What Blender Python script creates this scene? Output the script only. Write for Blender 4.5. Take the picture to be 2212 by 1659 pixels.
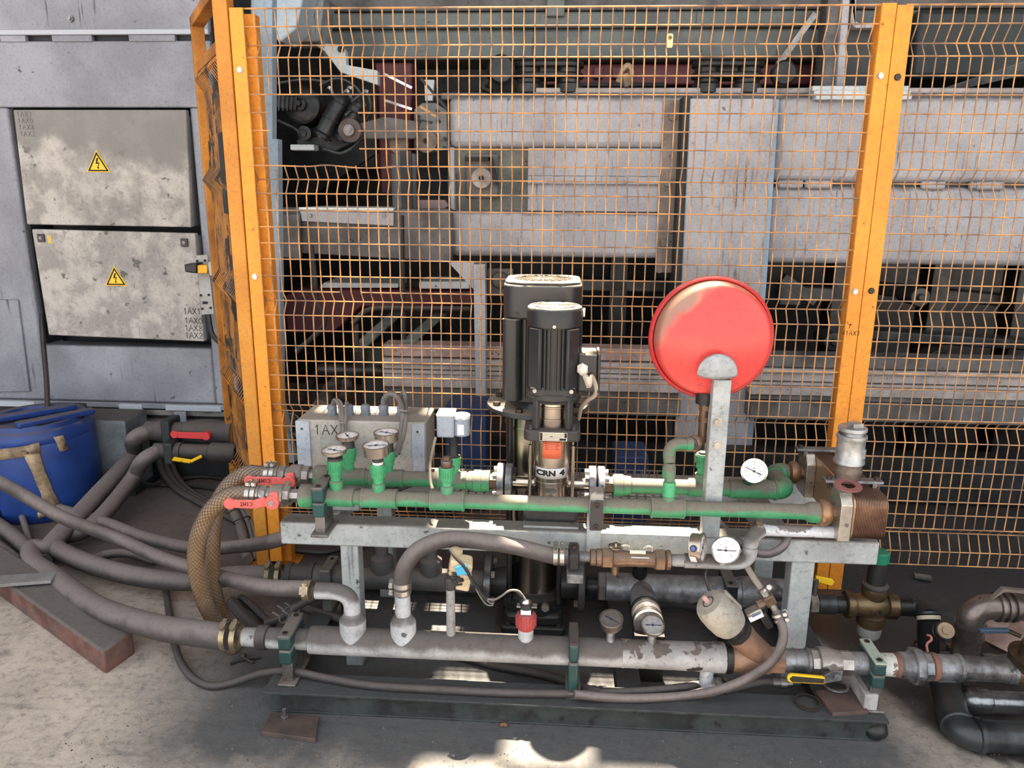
import bpy, bmesh, math, random
from mathutils import Vector as V, Matrix, noise
for o in list(bpy.data.objects): bpy.data.objects.remove(o)
scn = bpy.context.scene
COL = scn.collection
random.seed(7)
R = math.radians
PI = math.pi

# ------------------------------------------------------------------ camera
FPX, CX, CY, CAMH = 1661.0, 1106.0, 829.5, 1.45
_y, _p, _r = R(3.5), R(14.2), R(.46)
FW = V((-math.sin(_y)*math.cos(_p), math.cos(_y)*math.cos(_p), -math.sin(_p)))
_rt = V((math.cos(_y), math.sin(_y), 0)); _up = _rt.cross(FW)
RT = _rt*math.cos(_r) + _up*math.sin(_r); UP = -_rt*math.sin(_r) + _up*math.cos(_r)
CAM = V((0, 0, CAMH))
cam = bpy.data.cameras.new('camera'); camo = bpy.data.objects.new('camera', cam); COL.objects.link(camo)
cam.sensor_width = 36; cam.lens = 36*FPX/2212; cam.clip_start = .05; cam.clip_end = 200
camo.matrix_world = Matrix(((RT.x, UP.x, -FW.x, 0), (RT.y, UP.y, -FW.y, 0), (RT.z, UP.z, -FW.z, CAMH), (0, 0, 0, 1)))
scn.camera = camo

# ------------------------------------------------------------------ world, sun, exposure
w = bpy.data.worlds.new('world'); scn.world = w; w.use_nodes = True
wn = w.node_tree.nodes; wl = w.node_tree.links
bg = wn['Background']
bg.inputs[0].default_value = (.93, .97, 1.0, 1); bg.inputs[1].default_value = 1.42
sun = bpy.data.lights.new('sun', 'SUN'); sun.energy = 30; sun.angle = R(.8); sun.color = (1, .86, .66)
suno = bpy.data.objects.new('sun', sun); COL.objects.link(suno)
SUND = V((-.03, .334, .943)).normalized()
suno.rotation_euler = SUND.to_track_quat('Z', 'Y').to_euler()
suno.location = (0, 6, 9)
scn.view_settings.view_transform = 'Standard'; scn.view_settings.look = 'None'
scn.view_settings.gamma = 1; scn.view_settings.use_curve_mapping = False
scn.view_settings.exposure = .64

# ------------------------------------------------------------------ measuring helpers (photo pixel -> point on a real plane)
def ray(px, py): return FW + RT*((px-CX)/FPX) - UP*((py-CY)/FPX)
def at(px, py, Y):
    d = ray(px, py); return CAM + d*(Y/d.y)
def fl(px, py, Z=0.):
    d = ray(px, py); return CAM + d*((Z-CAMH)/d.z)
def prj(p):
    d = V(p)-CAM; z = d.dot(FW); return CX+FPX*d.dot(RT)/z, CY-FPX*d.dot(UP)/z
def xat(px, Y, Z):
    a, b = -6., 6.
    for _ in range(40):
        m = (a+b)/2
        if prj((m, Y, Z))[0] < px: a = m
        else: b = m
    return a
def zat(py, X, Y):
    a, b = -3., 6.
    for _ in range(40):
        m = (a+b)/2
        if prj((X, Y, m))[1] > py: a = m
        else: b = m
    return a

# ------------------------------------------------------------------ materials
def S(r, g, b):
    f = lambda c: (c/255/12.92) if c/255 <= .04045 else ((c/255+.055)/1.055)**2.4
    return (f(r), f(g), f(b), 1)
DUST = S(118, 106, 99)
MATS = {}
def M(name, col, col2=None, rough=.55, metal=0., dust=0., dustcol=DUST, dlo=.05, dhi=.75, spots=0., spotcol=S(30, 28, 27), sscale=28.,
      nscale=5., bump=.12, bscale=60., edge=.15, streak=0., streakcol=S(40, 38, 38), patch=0., patchcol=S(70, 45, 34), pscale=7., ior=1.45, drough=.9, stretch=None):
    if name in MATS: return MATS[name]
    m = bpy.data.materials.new(name); m.use_nodes = True; MATS[name] = m
    nt = m.node_tree; N = nt.nodes; L = nt.links; b = N['Principled BSDF']
    tc = N.new('ShaderNodeNewGeometry'); pos = tc.outputs['Position']
    if stretch:
        mp = N.new('ShaderNodeMapping'); mp.inputs['Scale'].default_value = stretch; L.new(pos, mp.inputs[0]); bpos = mp.outputs[0]
    else: bpos = pos
    def nz(scale, detail=4., src=None, rgh=.55):
        n = N.new('ShaderNodeTexNoise'); n.inputs['Scale'].default_value = scale; n.inputs['Detail'].default_value = detail
        n.inputs['Roughness'].default_value = rgh
        L.new(src or pos, n.inputs['Vector']); return n.outputs[0]
    def ramp(v, lo, hi):
        r = N.new('ShaderNodeMapRange'); r.interpolation_type = 'SMOOTHSTEP'
        r.inputs[1].default_value = lo; r.inputs[2].default_value = hi; L.new(v, r.inputs[0]); return r.outputs[0]
    def mul(a, k):
        r = N.new('ShaderNodeMath'); r.operation = 'MULTIPLY'; L.new(a, r.inputs[0])
        if isinstance(k, (int, float)): r.inputs[1].default_value = k
        else: L.new(k, r.inputs[1])
        r.use_clamp = True; return r.outputs[0]
    def mix(f, a, c):
        r = N.new('ShaderNodeMix'); r.data_type = 'RGBA'
        if isinstance(f, float): r.inputs[0].default_value = f
        else: L.new(f, r.inputs[0])
        for k, v in ((6, a), (7, c)):
            if isinstance(v, tuple): r.inputs[k].default_value = v
            else: L.new(v, r.inputs[k])
        return r.outputs[2]
    c = col
    if col2: c = mix(ramp(nz(nscale, 6, bpos, .62), .5-edge, .5+edge), c, col2)
    rg = None; mt = None
    if patch > 0:
        f = ramp(nz(pscale, 5, None, .6), .64-.22*patch, .68-.22*patch); c = mix(f, c, patchcol); mt = f
    if streak > 0:
        mp = N.new('ShaderNodeMapping'); mp.inputs['Scale'].default_value = (42, 42, 2.2); L.new(pos, mp.inputs[0])
        f = mul(mul(ramp(nz(1., 3, mp.outputs[0]), .60, .72), ramp(nz(2.6, 3), .45, .62)), streak); c = mix(f, c, streakcol)
    if spots > 0:
        f = mul(ramp(nz(sscale, 5, None, .62), .70-.12*spots, .76-.12*spots), .85); c = mix(f, c, spotcol)
        f2 = mul(ramp(nz(3.2, 6, None, .65), .48, .8), .55*spots); c = mix(f2, c, spotcol)
    if spots > 0 or dust > 0 or streak > 0:             # fine soot speckle
        f = mul(ramp(nz(75, 6, None, .72), .48, .74), .42); c = mix(f, c, S(66, 61, 58)); f = mul(ramp(nz(230, 3, None, .6), .58, .7), .30); c = mix(f, c, S(52, 49, 47))
    if dust > 0:
        sp = N.new('ShaderNodeSeparateXYZ'); L.new(tc.outputs['Normal'], sp.inputs[0])
        ad = N.new('ShaderNodeMath'); ad.operation = 'ADD'; L.new(sp.outputs[2], ad.inputs[0])
        r2 = N.new('ShaderNodeMath'); r2.operation = 'MULTIPLY_ADD'; L.new(nz(14, 5), r2.inputs[0]); r2.inputs[1].default_value = 1.1; r2.inputs[2].default_value = -.55
        L.new(r2.outputs[0], ad.inputs[1])
        f = mul(ramp(ad.outputs[0], dlo, dhi), dust); dc = mix(mul(ramp(nz(60, 6, None, .7), .46, .72), .5), dustcol, tuple(v*.55 for v in dustcol[:3])+(1,)); c = mix(f, c, dc); rg = f
    if isinstance(c, tuple): b.inputs['Base Color'].default_value = c
    else: L.new(c, b.inputs['Base Color'])
    b.inputs['Metallic'].default_value = metal; b.inputs['IOR'].default_value = ior
    if rg is not None:
        r = N.new('ShaderNodeMapRange'); L.new(rg, r.inputs[0]); r.inputs[3].default_value = rough; r.inputs[4].default_value = drough
        L.new(r.outputs[0], b.inputs['Roughness'])
        if metal > 0:
            r = N.new('ShaderNodeMapRange'); L.new(rg, r.inputs[0]); r.inputs[3].default_value = metal; r.inputs[4].default_value = 0
            L.new(r.outputs[0], b.inputs['Metallic'])
    else:
        r = N.new('ShaderNodeMapRange'); L.new(nz(nscale*3, 3), r.inputs[0]); r.inputs[3].default_value = max(rough-.12, .02); r.inputs[4].default_value = min(rough+.15, 1)
        L.new(r.outputs[0], b.inputs['Roughness'])
    if bump > 0:
        bp = N.new('ShaderNodeBump'); bp.inputs['Strength'].default_value = bump; bp.inputs['Distance'].default_value = .004
        L.new(nz(bscale, 4), bp.inputs['Height']); L.new(bp.outputs[0], b.inputs['Normal'])
    return m

def tone_cap(mat, c, d, lo, hi, col, namp=.05, nsc=14):          # blends in a second tone along a direction: tank dust, darker door top
    nt = mat.node_tree; N = nt.nodes; L = nt.links; b = N['Principled BSDF']; src = b.inputs['Base Color'].links[0].from_socket
    pos = N.new('ShaderNodeNewGeometry').outputs['Position']
    dt = N.new('ShaderNodeVectorMath'); dt.operation = 'DOT_PRODUCT'; dt.inputs[1].default_value = tuple(V(d).normalized()); L.new(pos, dt.inputs[0])
    n = N.new('ShaderNodeTexNoise'); n.inputs['Scale'].default_value = nsc; n.inputs['Detail'].default_value = 5; L.new(pos, n.inputs['Vector'])
    a = N.new('ShaderNodeMath'); a.operation = 'MULTIPLY_ADD'; L.new(n.outputs[0], a.inputs[0]); a.inputs[1].default_value = namp; L.new(dt.outputs['Value'], a.inputs[2])
    k = V(c).dot(V(d).normalized())+namp/2
    r = N.new('ShaderNodeMapRange'); r.interpolation_type = 'SMOOTHSTEP'; r.inputs[1].default_value = k+lo; r.inputs[2].default_value = k+hi; r.inputs[4].default_value = .85; L.new(a.outputs[0], r.inputs[0])
    m = N.new('ShaderNodeMix'); m.data_type = 'RGBA'; L.new(r.outputs[0], m.inputs[0]); L.new(src, m.inputs[6]); m.inputs[7].default_value = col; L.new(m.outputs[2], b.inputs['Base Color'])
green = M('green_plastic_pipe', S(78, 158, 112), S(60, 138, 94), .5, dust=.92, dlo=-.22, dhi=.42, nscale=6)
green_clean = M('green_plastic_fitting', S(74, 166, 114), S(58, 146, 98), .45, dust=.7, dlo=.25, dhi=1.0, nscale=12)
greypipe = M('grey_painted_pipe', S(180, 180, 180), S(158, 158, 158), .55, dust=.95, dlo=-.25, dhi=.40, spots=.5, nscale=9, dustcol=S(88, 81, 78))
greystub = M('pale_grey_painted_stub', S(190, 193, 198), S(172, 174, 178), .55, dust=.92, dlo=-.1, dhi=.5, spots=.6, nscale=12, dustcol=S(88, 81, 78))
chippipe = M('chipped_grey_pipe', S(172, 172, 174), S(140, 140, 142), .5, dust=.55, dlo=0., dhi=.8, patch=.35, patchcol=S(52, 44, 42), pscale=16, spots=.3)
zinc = M('galvanised_steel', S(150, 153, 158), S(96, 98, 102), .42, .75, dust=.45, dlo=.1, dhi=.9, nscale=22, spots=.5, sscale=40)
zincdark = M('oily_galvanised_pipe', S(120, 120, 122), S(58, 58, 60), .3, .65, nscale=20, spots=.6, sscale=30, dust=.25, dlo=.2, dhi=1)
frame = M('pale_grey_frame_paint', S(180, 184, 184), S(154, 158, 159), .5, dust=.75, dlo=.2, dhi=.85, spots=.55, nscale=7, streak=.5, dustcol=S(122, 112, 104))
orange = M('orange_powder_coat', S(240, 154, 50), S(228, 142, 44), .5, spots=.3, sscale=24, nscale=4, bump=.04, spotcol=S(110, 60, 22))
orangedirt = M('oil_stained_orange', S(214, 138, 44), S(150, 92, 32), .55, spots=.55, sscale=9, nscale=3, spotcol=S(70, 42, 22), bump=.05)
wire = M('worn_orange_wire', S(218, 160, 102), S(130, 104, 86), .5, nscale=10, edge=.17, bump=.05)
wireold = M('oily_orange_wire', S(190, 124, 48), S(96, 66, 38), .5, nscale=7, patch=.4, patchcol=S(40, 32, 26), pscale=4, bump=.05)
steel = M('bright_stainless_steel', S(206, 198, 188), S(176, 166, 154), .22, 1., nscale=3, bump=.02, stretch=(1, 1, .2))
chrome = M('polished_metal', S(225, 225, 228), None, .14, 1., bump=.02)
steeldull = M('dull_steel', S(150, 148, 146), S(116, 112, 110), .42, .9, nscale=15, dust=.55, dlo=.15, dhi=.9, spots=.3)
nickel = M('nickel_plated_brass', S(178, 174, 170), S(150, 144, 138), .28, .95, nscale=12, dust=.72, dlo=.1, dhi=.8)
black = M('black_motor_paint', S(46, 47, 49), S(37, 38, 40), .35, dust=.85, dustcol=S(158, 144, 128), dlo=.52, dhi=.86, nscale=4, spots=.12, bump=.03)
castblack = M('dark_cast_iron_paint', S(62, 60, 60), S(50, 49, 50), .5, dust=.65, dlo=.3, dhi=1, nscale=8, bump=.25, dustcol=S(96, 86, 82))
baseblack = M('oily_black_casting', S(38, 38, 38), S(28, 28, 29), .4, dust=.4, dlo=.4, dhi=1, nscale=8, bump=.2, dustcol=S(72, 68, 64))
rubber = M('dusty_rubber_hose', S(76, 71, 70), S(64, 59, 58), .75, dust=.85, dlo=-.25, dhi=.75, dustcol=S(130, 120, 118), bump=.08)
rubberdk = M('black_rubber_hose', S(58, 55, 55), S(46, 44, 44), .6, dust=.6, dlo=-.1, dhi=.9, dustcol=S(104, 95, 92), bump=.05)
cablegrey = M('grey_cable_sheath', S(128, 122, 118), S(108, 102, 98), .55, dust=.4, bump=.03)
cableblk = M('black_cable_sheath', S(40, 39, 40), None, .45, dust=.3, dlo=.2, dhi=1, bump=.03)
brass = M('tarnished_bronze', S(136, 111, 92), S(104, 84, 70), .38, .6, nscale=14, dust=.65, dlo=.05, dhi=.85, dustcol=S(118, 98, 84), bump=.1)
brassgold = M('oily_brass', S(116, 97, 68), S(68, 57, 44), .3, .6, nscale=10, spots=.5, bump=.1)
brasshex = M('bronze_union_nut', S(172, 132, 100), S(146, 108, 80), .4, .6, nscale=10, dust=.4, dlo=.3, dhi=1, bump=.08)
copperbody = M('copper_coloured_casting', S(150, 116, 95), S(120, 92, 77), .5, .35, nscale=9, dust=.4, dlo=.2, dhi=1, bump=.25, spots=.2)
redh = M('salmon_red_handle', S(238, 112, 104), S(226, 98, 92), .45, dust=.35, dlo=.5, dhi=1.1, dustcol=S(190, 150, 140), bump=.03)
redtank = M('glossy_red_enamel', S(226, 80, 74), S(218, 72, 68), .3, bump=.0, dust=.5, dlo=.55, dhi=.95, dustcol=S(216, 186, 152), drough=.6)
redrim = M('red_rim_enamel', S(206, 60, 62), None, .3, dust=.5, dlo=.5, dhi=1, dustcol=S(222, 160, 140), bump=.02)
rednut = M('dull_red_plastic', S(176, 72, 70), S(160, 62, 62), .5, dust=.3, bump=.03)
yellow = M('yellow_plastic_sleeve', S(238, 190, 30), None, .45, patch=.15, patchcol=S(40, 36, 28), pscale=30, bump=.03)
blackplas = M('black_plastic', S(36, 36, 38), None, .4, dust=.3, dlo=.4, dhi=1, bump=.03)
dkgreen = M('dark_green_clamp', S(38, 74, 72), S(30, 62, 60), .45, dust=.85, dlo=.3, dhi=.8, bump=.05, dustcol=S(120, 112, 106))
bolt = M('zinc_bolt', S(196, 192, 186), S(160, 156, 150), .35, .85, nscale=30, bump=.04)
boltdk = M('blackened_bolt', S(66, 58, 52), None, .5, .4, bump=.04)
whitep = M('white_dial_face', S(236, 232, 230), None, .3, bump=0)
ink = M('black_ink', S(24, 22, 24), None, .6, bump=0)
inkgrey = M('faded_marker_ink', S(70, 66, 64), None, .7, bump=0)
glassm = bpy.data.materials.new('clear_glass'); glassm.use_nodes = True
_b = glassm.node_tree.nodes['Principled BSDF']; _b.inputs['Transmission Weight'].default_value = 1; _b.inputs['Roughness'].default_value = .05; _b.inputs['IOR'].default_value = 1.45
cabdoor = M('smeared_pale_grey_door', S(186, 180, 174), S(152, 147, 143), .55, nscale=8, edge=.10, spots=.7, sscale=14, streak=.6, bump=.03, spotcol=S(74, 72, 70))
cabframe = M('steel_grey_cabinet', S(120, 122, 126), None, .5, bump=.03)
housing = M('blue_grey_machine_paint', S(152, 154, 164), S(126, 128, 138), .5, nscale=2.2, spots=.32, sscale=18, streak=1., bump=.04, spotcol=S(56, 58, 64), dust=.5, dlo=.4, dhi=.9, dustcol=S(86, 82, 80))
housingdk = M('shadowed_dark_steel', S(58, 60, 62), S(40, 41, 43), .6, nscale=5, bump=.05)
bigbeam = M('grimy_pale_grey_beam', S(184, 182, 187), S(160, 158, 164), .55, nscale=2.5, spots=.42, sscale=26, streak=.8, bump=.05, spotcol=S(96, 90, 88), dust=.8, dlo=.3, dhi=.9, dustcol=S(92, 86, 84))
beamdk = M('dirty_grey_steel', S(108, 106, 106), S(74, 72, 72), .55, nscale=6, spots=.4, bump=.06)
duct = M('green_grey_duct_paint', S(108, 115, 113), S(86, 92, 91), .5, nscale=3, spots=.3, sscale=18, streak=1., bump=.04)
maroon = M('maroon_machine_paint', S(104, 46, 52), S(80, 32, 40), .5, nscale=4, bump=.04, spots=.2)
oily = M('oily_black_steel', S(44, 46, 48), S(24, 25, 27), .32, .3, nscale=9, spots=.4, bump=.15)
oily2 = M('oily_dark_grey_steel', S(66, 69, 71), S(34, 36, 38), .35, .4, nscale=8, spots=.5, bump=.1)
paleplate = M('pale_sheet_metal', S(206, 214, 218), S(188, 196, 200), .5, nscale=5, spots=.25, bump=.03)
bluegrey = M('pale_blue_post_paint', S(158, 178, 196), S(140, 158, 176), .5, nscale=4, spots=.3, bump=.03)
rail = M('ribbed_pale_steel', S(180, 172, 170), S(150, 142, 140), .5, nscale=7, spots=.4, bump=.1, dust=.5, dlo=.4, dhi=1)
bluedrum = M('blue_plastic_drum', S(32, 68, 140), S(24, 52, 116), .4, nscale=6, spots=.3, sscale=9, spotcol=S(24, 36, 66), dust=.85, dlo=.45, dhi=.9, dustcol=S(92, 86, 90), bump=.04)
tape = M('dirty_packing_tape', S(178, 154, 124), S(116, 98, 78), .5, nscale=14, spots=.5, sscale=22, bump=.3, bscale=40)
timberm = M('rough_timber', S(126, 88, 78), S(92, 62, 54), .8, nscale=10, spots=.4, bump=.5, bscale=45, dust=.95, dlo=-.1, dhi=.6, dustcol=S(104, 98, 96))
flatbar = M('dusty_flat_bar', S(150, 146, 146), S(126, 122, 122), .7, nscale=6, spots=.2, bump=.1)
skidm = M('grimy_green_black_channel', S(56, 63, 61), S(34, 37, 37), .8, nscale=12, spots=.9, sscale=24, bump=.6, bscale=50, dust=.8, dlo=.2, dhi=.85, dustcol=S(72, 72, 74))
rustm = M('rusty_steel_plate', S(92, 76, 70), S(66, 58, 56), .7, nscale=9, spots=.3, bump=.3)
alu = M('brushed_aluminium_block', S(200, 194, 184), S(176, 168, 158), .38, .85, nscale=10, bump=.04, dust=.3, dlo=.5, dhi=1)
hxm = M('brown_stained_plates', S(150, 118, 98), S(118, 88, 74), .32, .75, nscale=10, bump=.05, dust=.3, dlo=.5, dhi=1)
beigeact = M('dusty_beige_actuator', S(170, 164, 151), S(140, 134, 125), .5, nscale=5, spots=.4, bump=.05)
bluetape = M('blue_insulating_tape', S(70, 160, 200), None, .45, bump=.2)
redsticker = M('orange_red_sticker', S(226, 112, 78), None, .5, bump=.03)
gasket = M('red_fibre_gasket', S(150, 96, 92), S(132, 82, 80), .7, bump=.05)
actgrey = M('blue_grey_plastic_housing', S(158, 166, 178), S(142, 150, 162), .5, dust=.4, dlo=.5, dhi=1, spots=.1, bump=.03)
gland = M('blue_grey_cable_gland', S(120, 126, 138), None, .5, dust=.3, dlo=.3, dhi=1, bump=.03)
braid = None

def braidmat():
    m = M('braided_clear_hose', S(160, 130, 98), S(132, 106, 78), .35, dust=.85, dlo=-.15, dhi=.6, bump=.05, dustcol=S(140, 127, 118))
    return m
braid = braidmat()
braidthread = M('braid_thread', S(104, 80, 56), None, .6, dust=.6, dlo=0, dhi=.8, bump=0, dustcol=S(122, 110, 102))

# ------------------------------------------------------------------ mesh helper
class MB:
    def __init__(s): s.v = []; s.f = []
    def add(s, vs, fs):
        o = len(s.v); s.v += [V(p) for p in vs]; s.f += [tuple(i+o for i in f) for f in fs]; return s
    def box(s, a, b, rot=None, c=None):
        x0, y0, z0 = a; x1, y1, z1 = b
        vs = [V((x, y, z)) for z in (z0, z1) for y in (y0, y1) for x in (x0, x1)]
        if rot is not None:
            c = V(c) if c is not None else (V(a)+V(b))/2
            vs = [rot @ (p-c) + c for p in vs]
        return s.add(vs, [(0, 2, 3, 1), (4, 5, 7, 6), (0, 1, 5, 4), (2, 6, 7, 3), (0, 4, 6, 2), (1, 3, 7, 5)])
    def obox(s, c, ax, ay, az, d):          # centre, three axes, full sizes
        c = V(c); ax, ay, az = V(ax).normalized(), V(ay).normalized(), V(az).normalized()
        vs = [c+ax*(i*d[0]/2)+ay*(j*d[1]/2)+az*(k*d[2]/2) for k in (-1, 1) for j in (-1, 1) for i in (-1, 1)]
        return s.add(vs, [(0, 2, 3, 1), (4, 5, 7, 6), (0, 1, 5, 4), (2, 6, 7, 3), (0, 4, 6, 2), (1, 3, 7, 5)])
    def bar(s, p0, p1, wdt, hgt, up=(0, 0, 1)):
        p0, p1 = V(p0), V(p1); t = (p1-p0); l = t.length; t = t/l
        sd = t.cross(V(up))
        if sd.length < 1e-4: sd = t.cross(V((1, 0, 0)))
        sd.normalize(); u = sd.cross(t)
        return s.obox((p0+p1)/2, t, sd, u, (l, wdt, hgt))
    def lathe(s, p0, axis, prof, n=20, cap=True, rot=0.):
        p0 = V(p0); ax = V(axis).normalized()
        a = ax.orthogonal().normalized()
        if abs(ax.z) < .5:
            a = V((0, 0, 1)) - ax*ax.z; a.normalize()
        elif abs(ax.z) > .9: a = V((1, 0, 0)) - ax*ax.x; a.normalize()
        b = ax.cross(a); vs = []; fs = []
        for t, r in prof:
            for i in range(n):
                q = 2*PI*i/n + rot
                vs.append(p0+ax*t+(a*math.cos(q)+b*math.sin(q))*max(r, 1e-5))
        for k in range(len(prof)-1):
            for i in range(n):
                j = (i+1) % n
                fs.append((k*n+i, k*n+j, (k+1)*n+j, (k+1)*n+i))
        if cap:
            fs.append(tuple(reversed(range(n)))); k = len(prof)-1
            fs.append(tuple(range(k*n, k*n+n)))
        return s.add(vs, fs)
    def cyl(s, p0, p1, r, r1=None, n=16, rot=0.):
        p0, p1 = V(p0), V(p1); d = p1-p0
        return s.lathe(p0, d, [(0, r), (d.length, r if r1 is None else r1)], n, True, rot)
    def hex(s, p0, p1, r, rot=0.): return s.cyl(p0, p1, r, None, 6, rot)
    def xl(s, Y, Z, prof, n=22, rot=0.):      # lathe along X from absolute (x, r)
        x0 = prof[0][0]
        return s.lathe((x0, Y, Z), (1, 0, 0), [(x-x0, r) for x, r in prof], n, True, rot)
    def tube(s, pts, r, n=10, sub=6, closed=False, cap=True):
        pts = [V(p) for p in pts]
        if sub > 1: pts = spline(pts, sub, closed)
        m = len(pts); rs = r if isinstance(r, (list, tuple)) else None
        T = []
        for i in range(m):
            a = pts[(i-1) % m] if (closed or i > 0) else pts[0]
            b = pts[(i+1) % m] if (closed or i < m-1) else pts[-1]
            d = b-a
            T.append(d.normalized() if d.length > 1e-9 else V((0, 0, 1)))
        u = T[0].orthogonal().normalized(); vs = []; fs = []
        for i in range(m):
            u = u - T[i]*u.dot(T[i])
            if u.length < 1e-6: u = T[i].orthogonal()
            u.normalize(); b = T[i].cross(u)
            rr = rs[min(len(rs)-1, int(i*len(rs)/m))] if rs else r
            for k in range(n):
                q = 2*PI*k/n; vs.append(pts[i]+(u*math.cos(q)+b*math.sin(q))*rr)
        for i in range(m if closed else m-1):
            i2 = (i+1) % m
            for k in range(n):
                k2 = (k+1) % n; fs.append((i*n+k, i*n+k2, i2*n+k2, i2*n+k))
        if cap and not closed:
            fs.append(tuple(reversed(range(n)))); fs.append(tuple(range((m-1)*n, m*n)))
        return s.add(vs, fs)
    def prism(s, poly, ext):
        poly = [V(p) for p in poly]; e = V(ext); n = len(poly)
        nrm = V((0, 0, 0))
        for i in range(n): nrm += poly[i].cross(poly[(i+1) % n])
        if nrm.dot(e) > 0: poly.reverse()
        vs = poly+[p+e for p in poly]
        fs = [tuple(range(n)), tuple(reversed(range(n, 2*n)))]
        for i in range(n):
            j = (i+1) % n; fs.append((i, i+n, j+n, j))
        return s.add(vs, fs)
    def torus(s, c, axis, Rr, r, n=28, k=8):
        ax = V(axis).normalized(); a = ax.orthogonal().normalized(); b = ax.cross(a); c = V(c)
        pts = [c+(a*math.cos(2*PI*i/n)+b*math.sin(2*PI*i/n))*Rr for i in range(n)]
        return s.tube(pts, r, k, 1, True)
    def sphere(s, c, r, n=12, squash=1.):
        return s.lathe(V(c)-V((0, 0, r*squash)), (0, 0, 1), [(r*squash*(1-math.cos(PI*i/8)), r*math.sin(PI*i/8)) for i in range(9)], n)
    def build(s, name, mat, parent=None, bevel=0., sharp=38., org=None, mesh_only=False):
        if parent is not None: o0 = V(parent['_w'])
        elif org is not None: o0 = V(org)
        else:
            xs = [p.x for p in s.v]; ys = [p.y for p in s.v]; zs = [p.z for p in s.v]
            o0 = V(((min(xs)+max(xs))/2, (min(ys)+max(ys))/2, min(zs)))
        me = bpy.data.meshes.new(name)
        me.from_pydata([tuple(p-o0) for p in s.v], [], s.f)
        if len(me.polygons):
            me.polygons.foreach_set('use_smooth', [True]*len(me.polygons))
            me.set_sharp_from_angle(angle=R(sharp))
        me.materials.append(mat)
        o = bpy.data.objects.new(name, me); COL.objects.link(o)
        o['_w'] = tuple(o0)
        if parent is not None: o.parent = parent
        else: o.location = o0
        if bevel > 0:
            md = o.modifiers.new('bevel', 'BEVEL'); md.width = bevel; md.segments = 2; md.limit_method = 'ANGLE'; md.angle_limit = R(40)
        return o
def spline(P, sub=6, closed=False):
    out = []; n = len(P)
    if n < 3: return list(P)
    for i in range(n if closed else n-1):
        if closed: a, b, c, d = P[(i-1) % n], P[i], P[(i+1) % n], P[(i+2) % n]
        else:
            b, c = P[i], P[i+1]; a = P[i-1] if i > 0 else b*2-c; d = P[i+2] if i+2 < n else c*2-b
        for k in range(sub):
            t = k/sub
            out.append(.5*((2*b)+(c-a)*t+(2*a-5*b+4*c-d)*t*t+(3*b-a-3*c+d)*t**3))
    if not closed: out.append(P[-1])
    return out
def arc(p0, p1, p2, n=7):            # rounded corner of a pipe run: quadratic
    p0, p1, p2 = V(p0), V(p1), V(p2)
    return [p0*(1-t)**2+p1*(2*t*(1-t))+p2*t*t for t in [i/n for i in range(n+1)]]
def thing(name, label, cat, loc=(0, 0, 0), group=None):
    o = bpy.data.objects.new(name, None); COL.objects.link(o); o.location = loc; o['_w'] = tuple(loc)
    o.empty_display_size = .05
    o['label'] = label; o['category'] = cat
    if group: o['group'] = group
    return o
def tag(o, label, cat, group=None):
    o['label'] = label; o['category'] = cat
    if group: o['group'] = group
    return o
def struct(o): o['kind'] = 'structure'; return o
def stuff(o): o['kind'] = 'stuff'; return o
def plab(o, label): o['label'] = label; return o

# stroke letters for handwriting and printed labels: list of polylines on a 0..1 x 0..1.4 cell
GL = {'1': [[(.25, 1.0), (.55, 1.4), (.5, 0)]], 'A': [[(.0, 0), (.5, 1.4), (.95, 0)], [(.2, .55), (.78, .55)]],
      'X': [[(.05, 1.4), (.95, 0)], [(.92, 1.4), (.05, 0)]], '0': [[(.5, 1.3), (.12, .9), (.15, .3), (.5, 0), (.85, .3), (.88, .9), (.5, 1.3)]],
      '8': [[(.5, .7), (.15, 1.05), (.5, 1.4), (.85, 1.05), (.5, .7), (.12, .35), (.5, 0), (.88, .35), (.5, .7)]],
      '2': [[(.12, 1.05), (.45, 1.4), (.85, 1.05), (.5, .5), (.1, .05), (.95, .0)]], '4': [[(.7, 0), (.7, 1.4), (.05, .45), (.95, .45)]],
      '6': [[(.8, 1.35), (.3, .9), (.12, .35), (.5, 0), (.85, .35), (.5, .7), (.15, .4)]],
      'C': [[(.9, 1.1), (.5, 1.4), (.1, .9), (.1, .45), (.5, 0), (.9, .3)]], 'I': [[(.5, 0), (.5, 1.4)]],
      'M': [[(.05, 0), (.1, 1.4), (.5, .5), (.9, 1.4), (.95, 0)]], 'T': [[(.05, 1.4), (.95, 1.4)], [(.5, 1.4), (.5, 0)]],
      'R': [[(.1, 0), (.1, 1.4), (.8, 1.2), (.8, .85), (.1, .7), (.9, 0)]], 'N': [[(.1, 0), (.1, 1.4), (.9, 0), (.9, 1.4)]],
      '^': [[(.5, 0), (.5, 1.4)], [(.15, .95), (.5, 1.4), (.85, .95)]], 'E': [[(.9, 1.4), (.1, 1.4), (.1, 0), (.9, 0)], [(.1, .7), (.75, .7)]]}
def write(mb, txt, o, ux, uz, h, r, adv=1.25):
    o = V(o); ux = V(ux).normalized(); uz = V(uz).normalized(); k = h/1.4; x = 0.
    for ch in txt:
        if ch != ' ':
            for pl in GL[ch]: mb.tube([o+ux*((x+a)*k)+uz*(b*k) for a, b in pl], r, 5, 1)
        x += adv
    return mb
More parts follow.
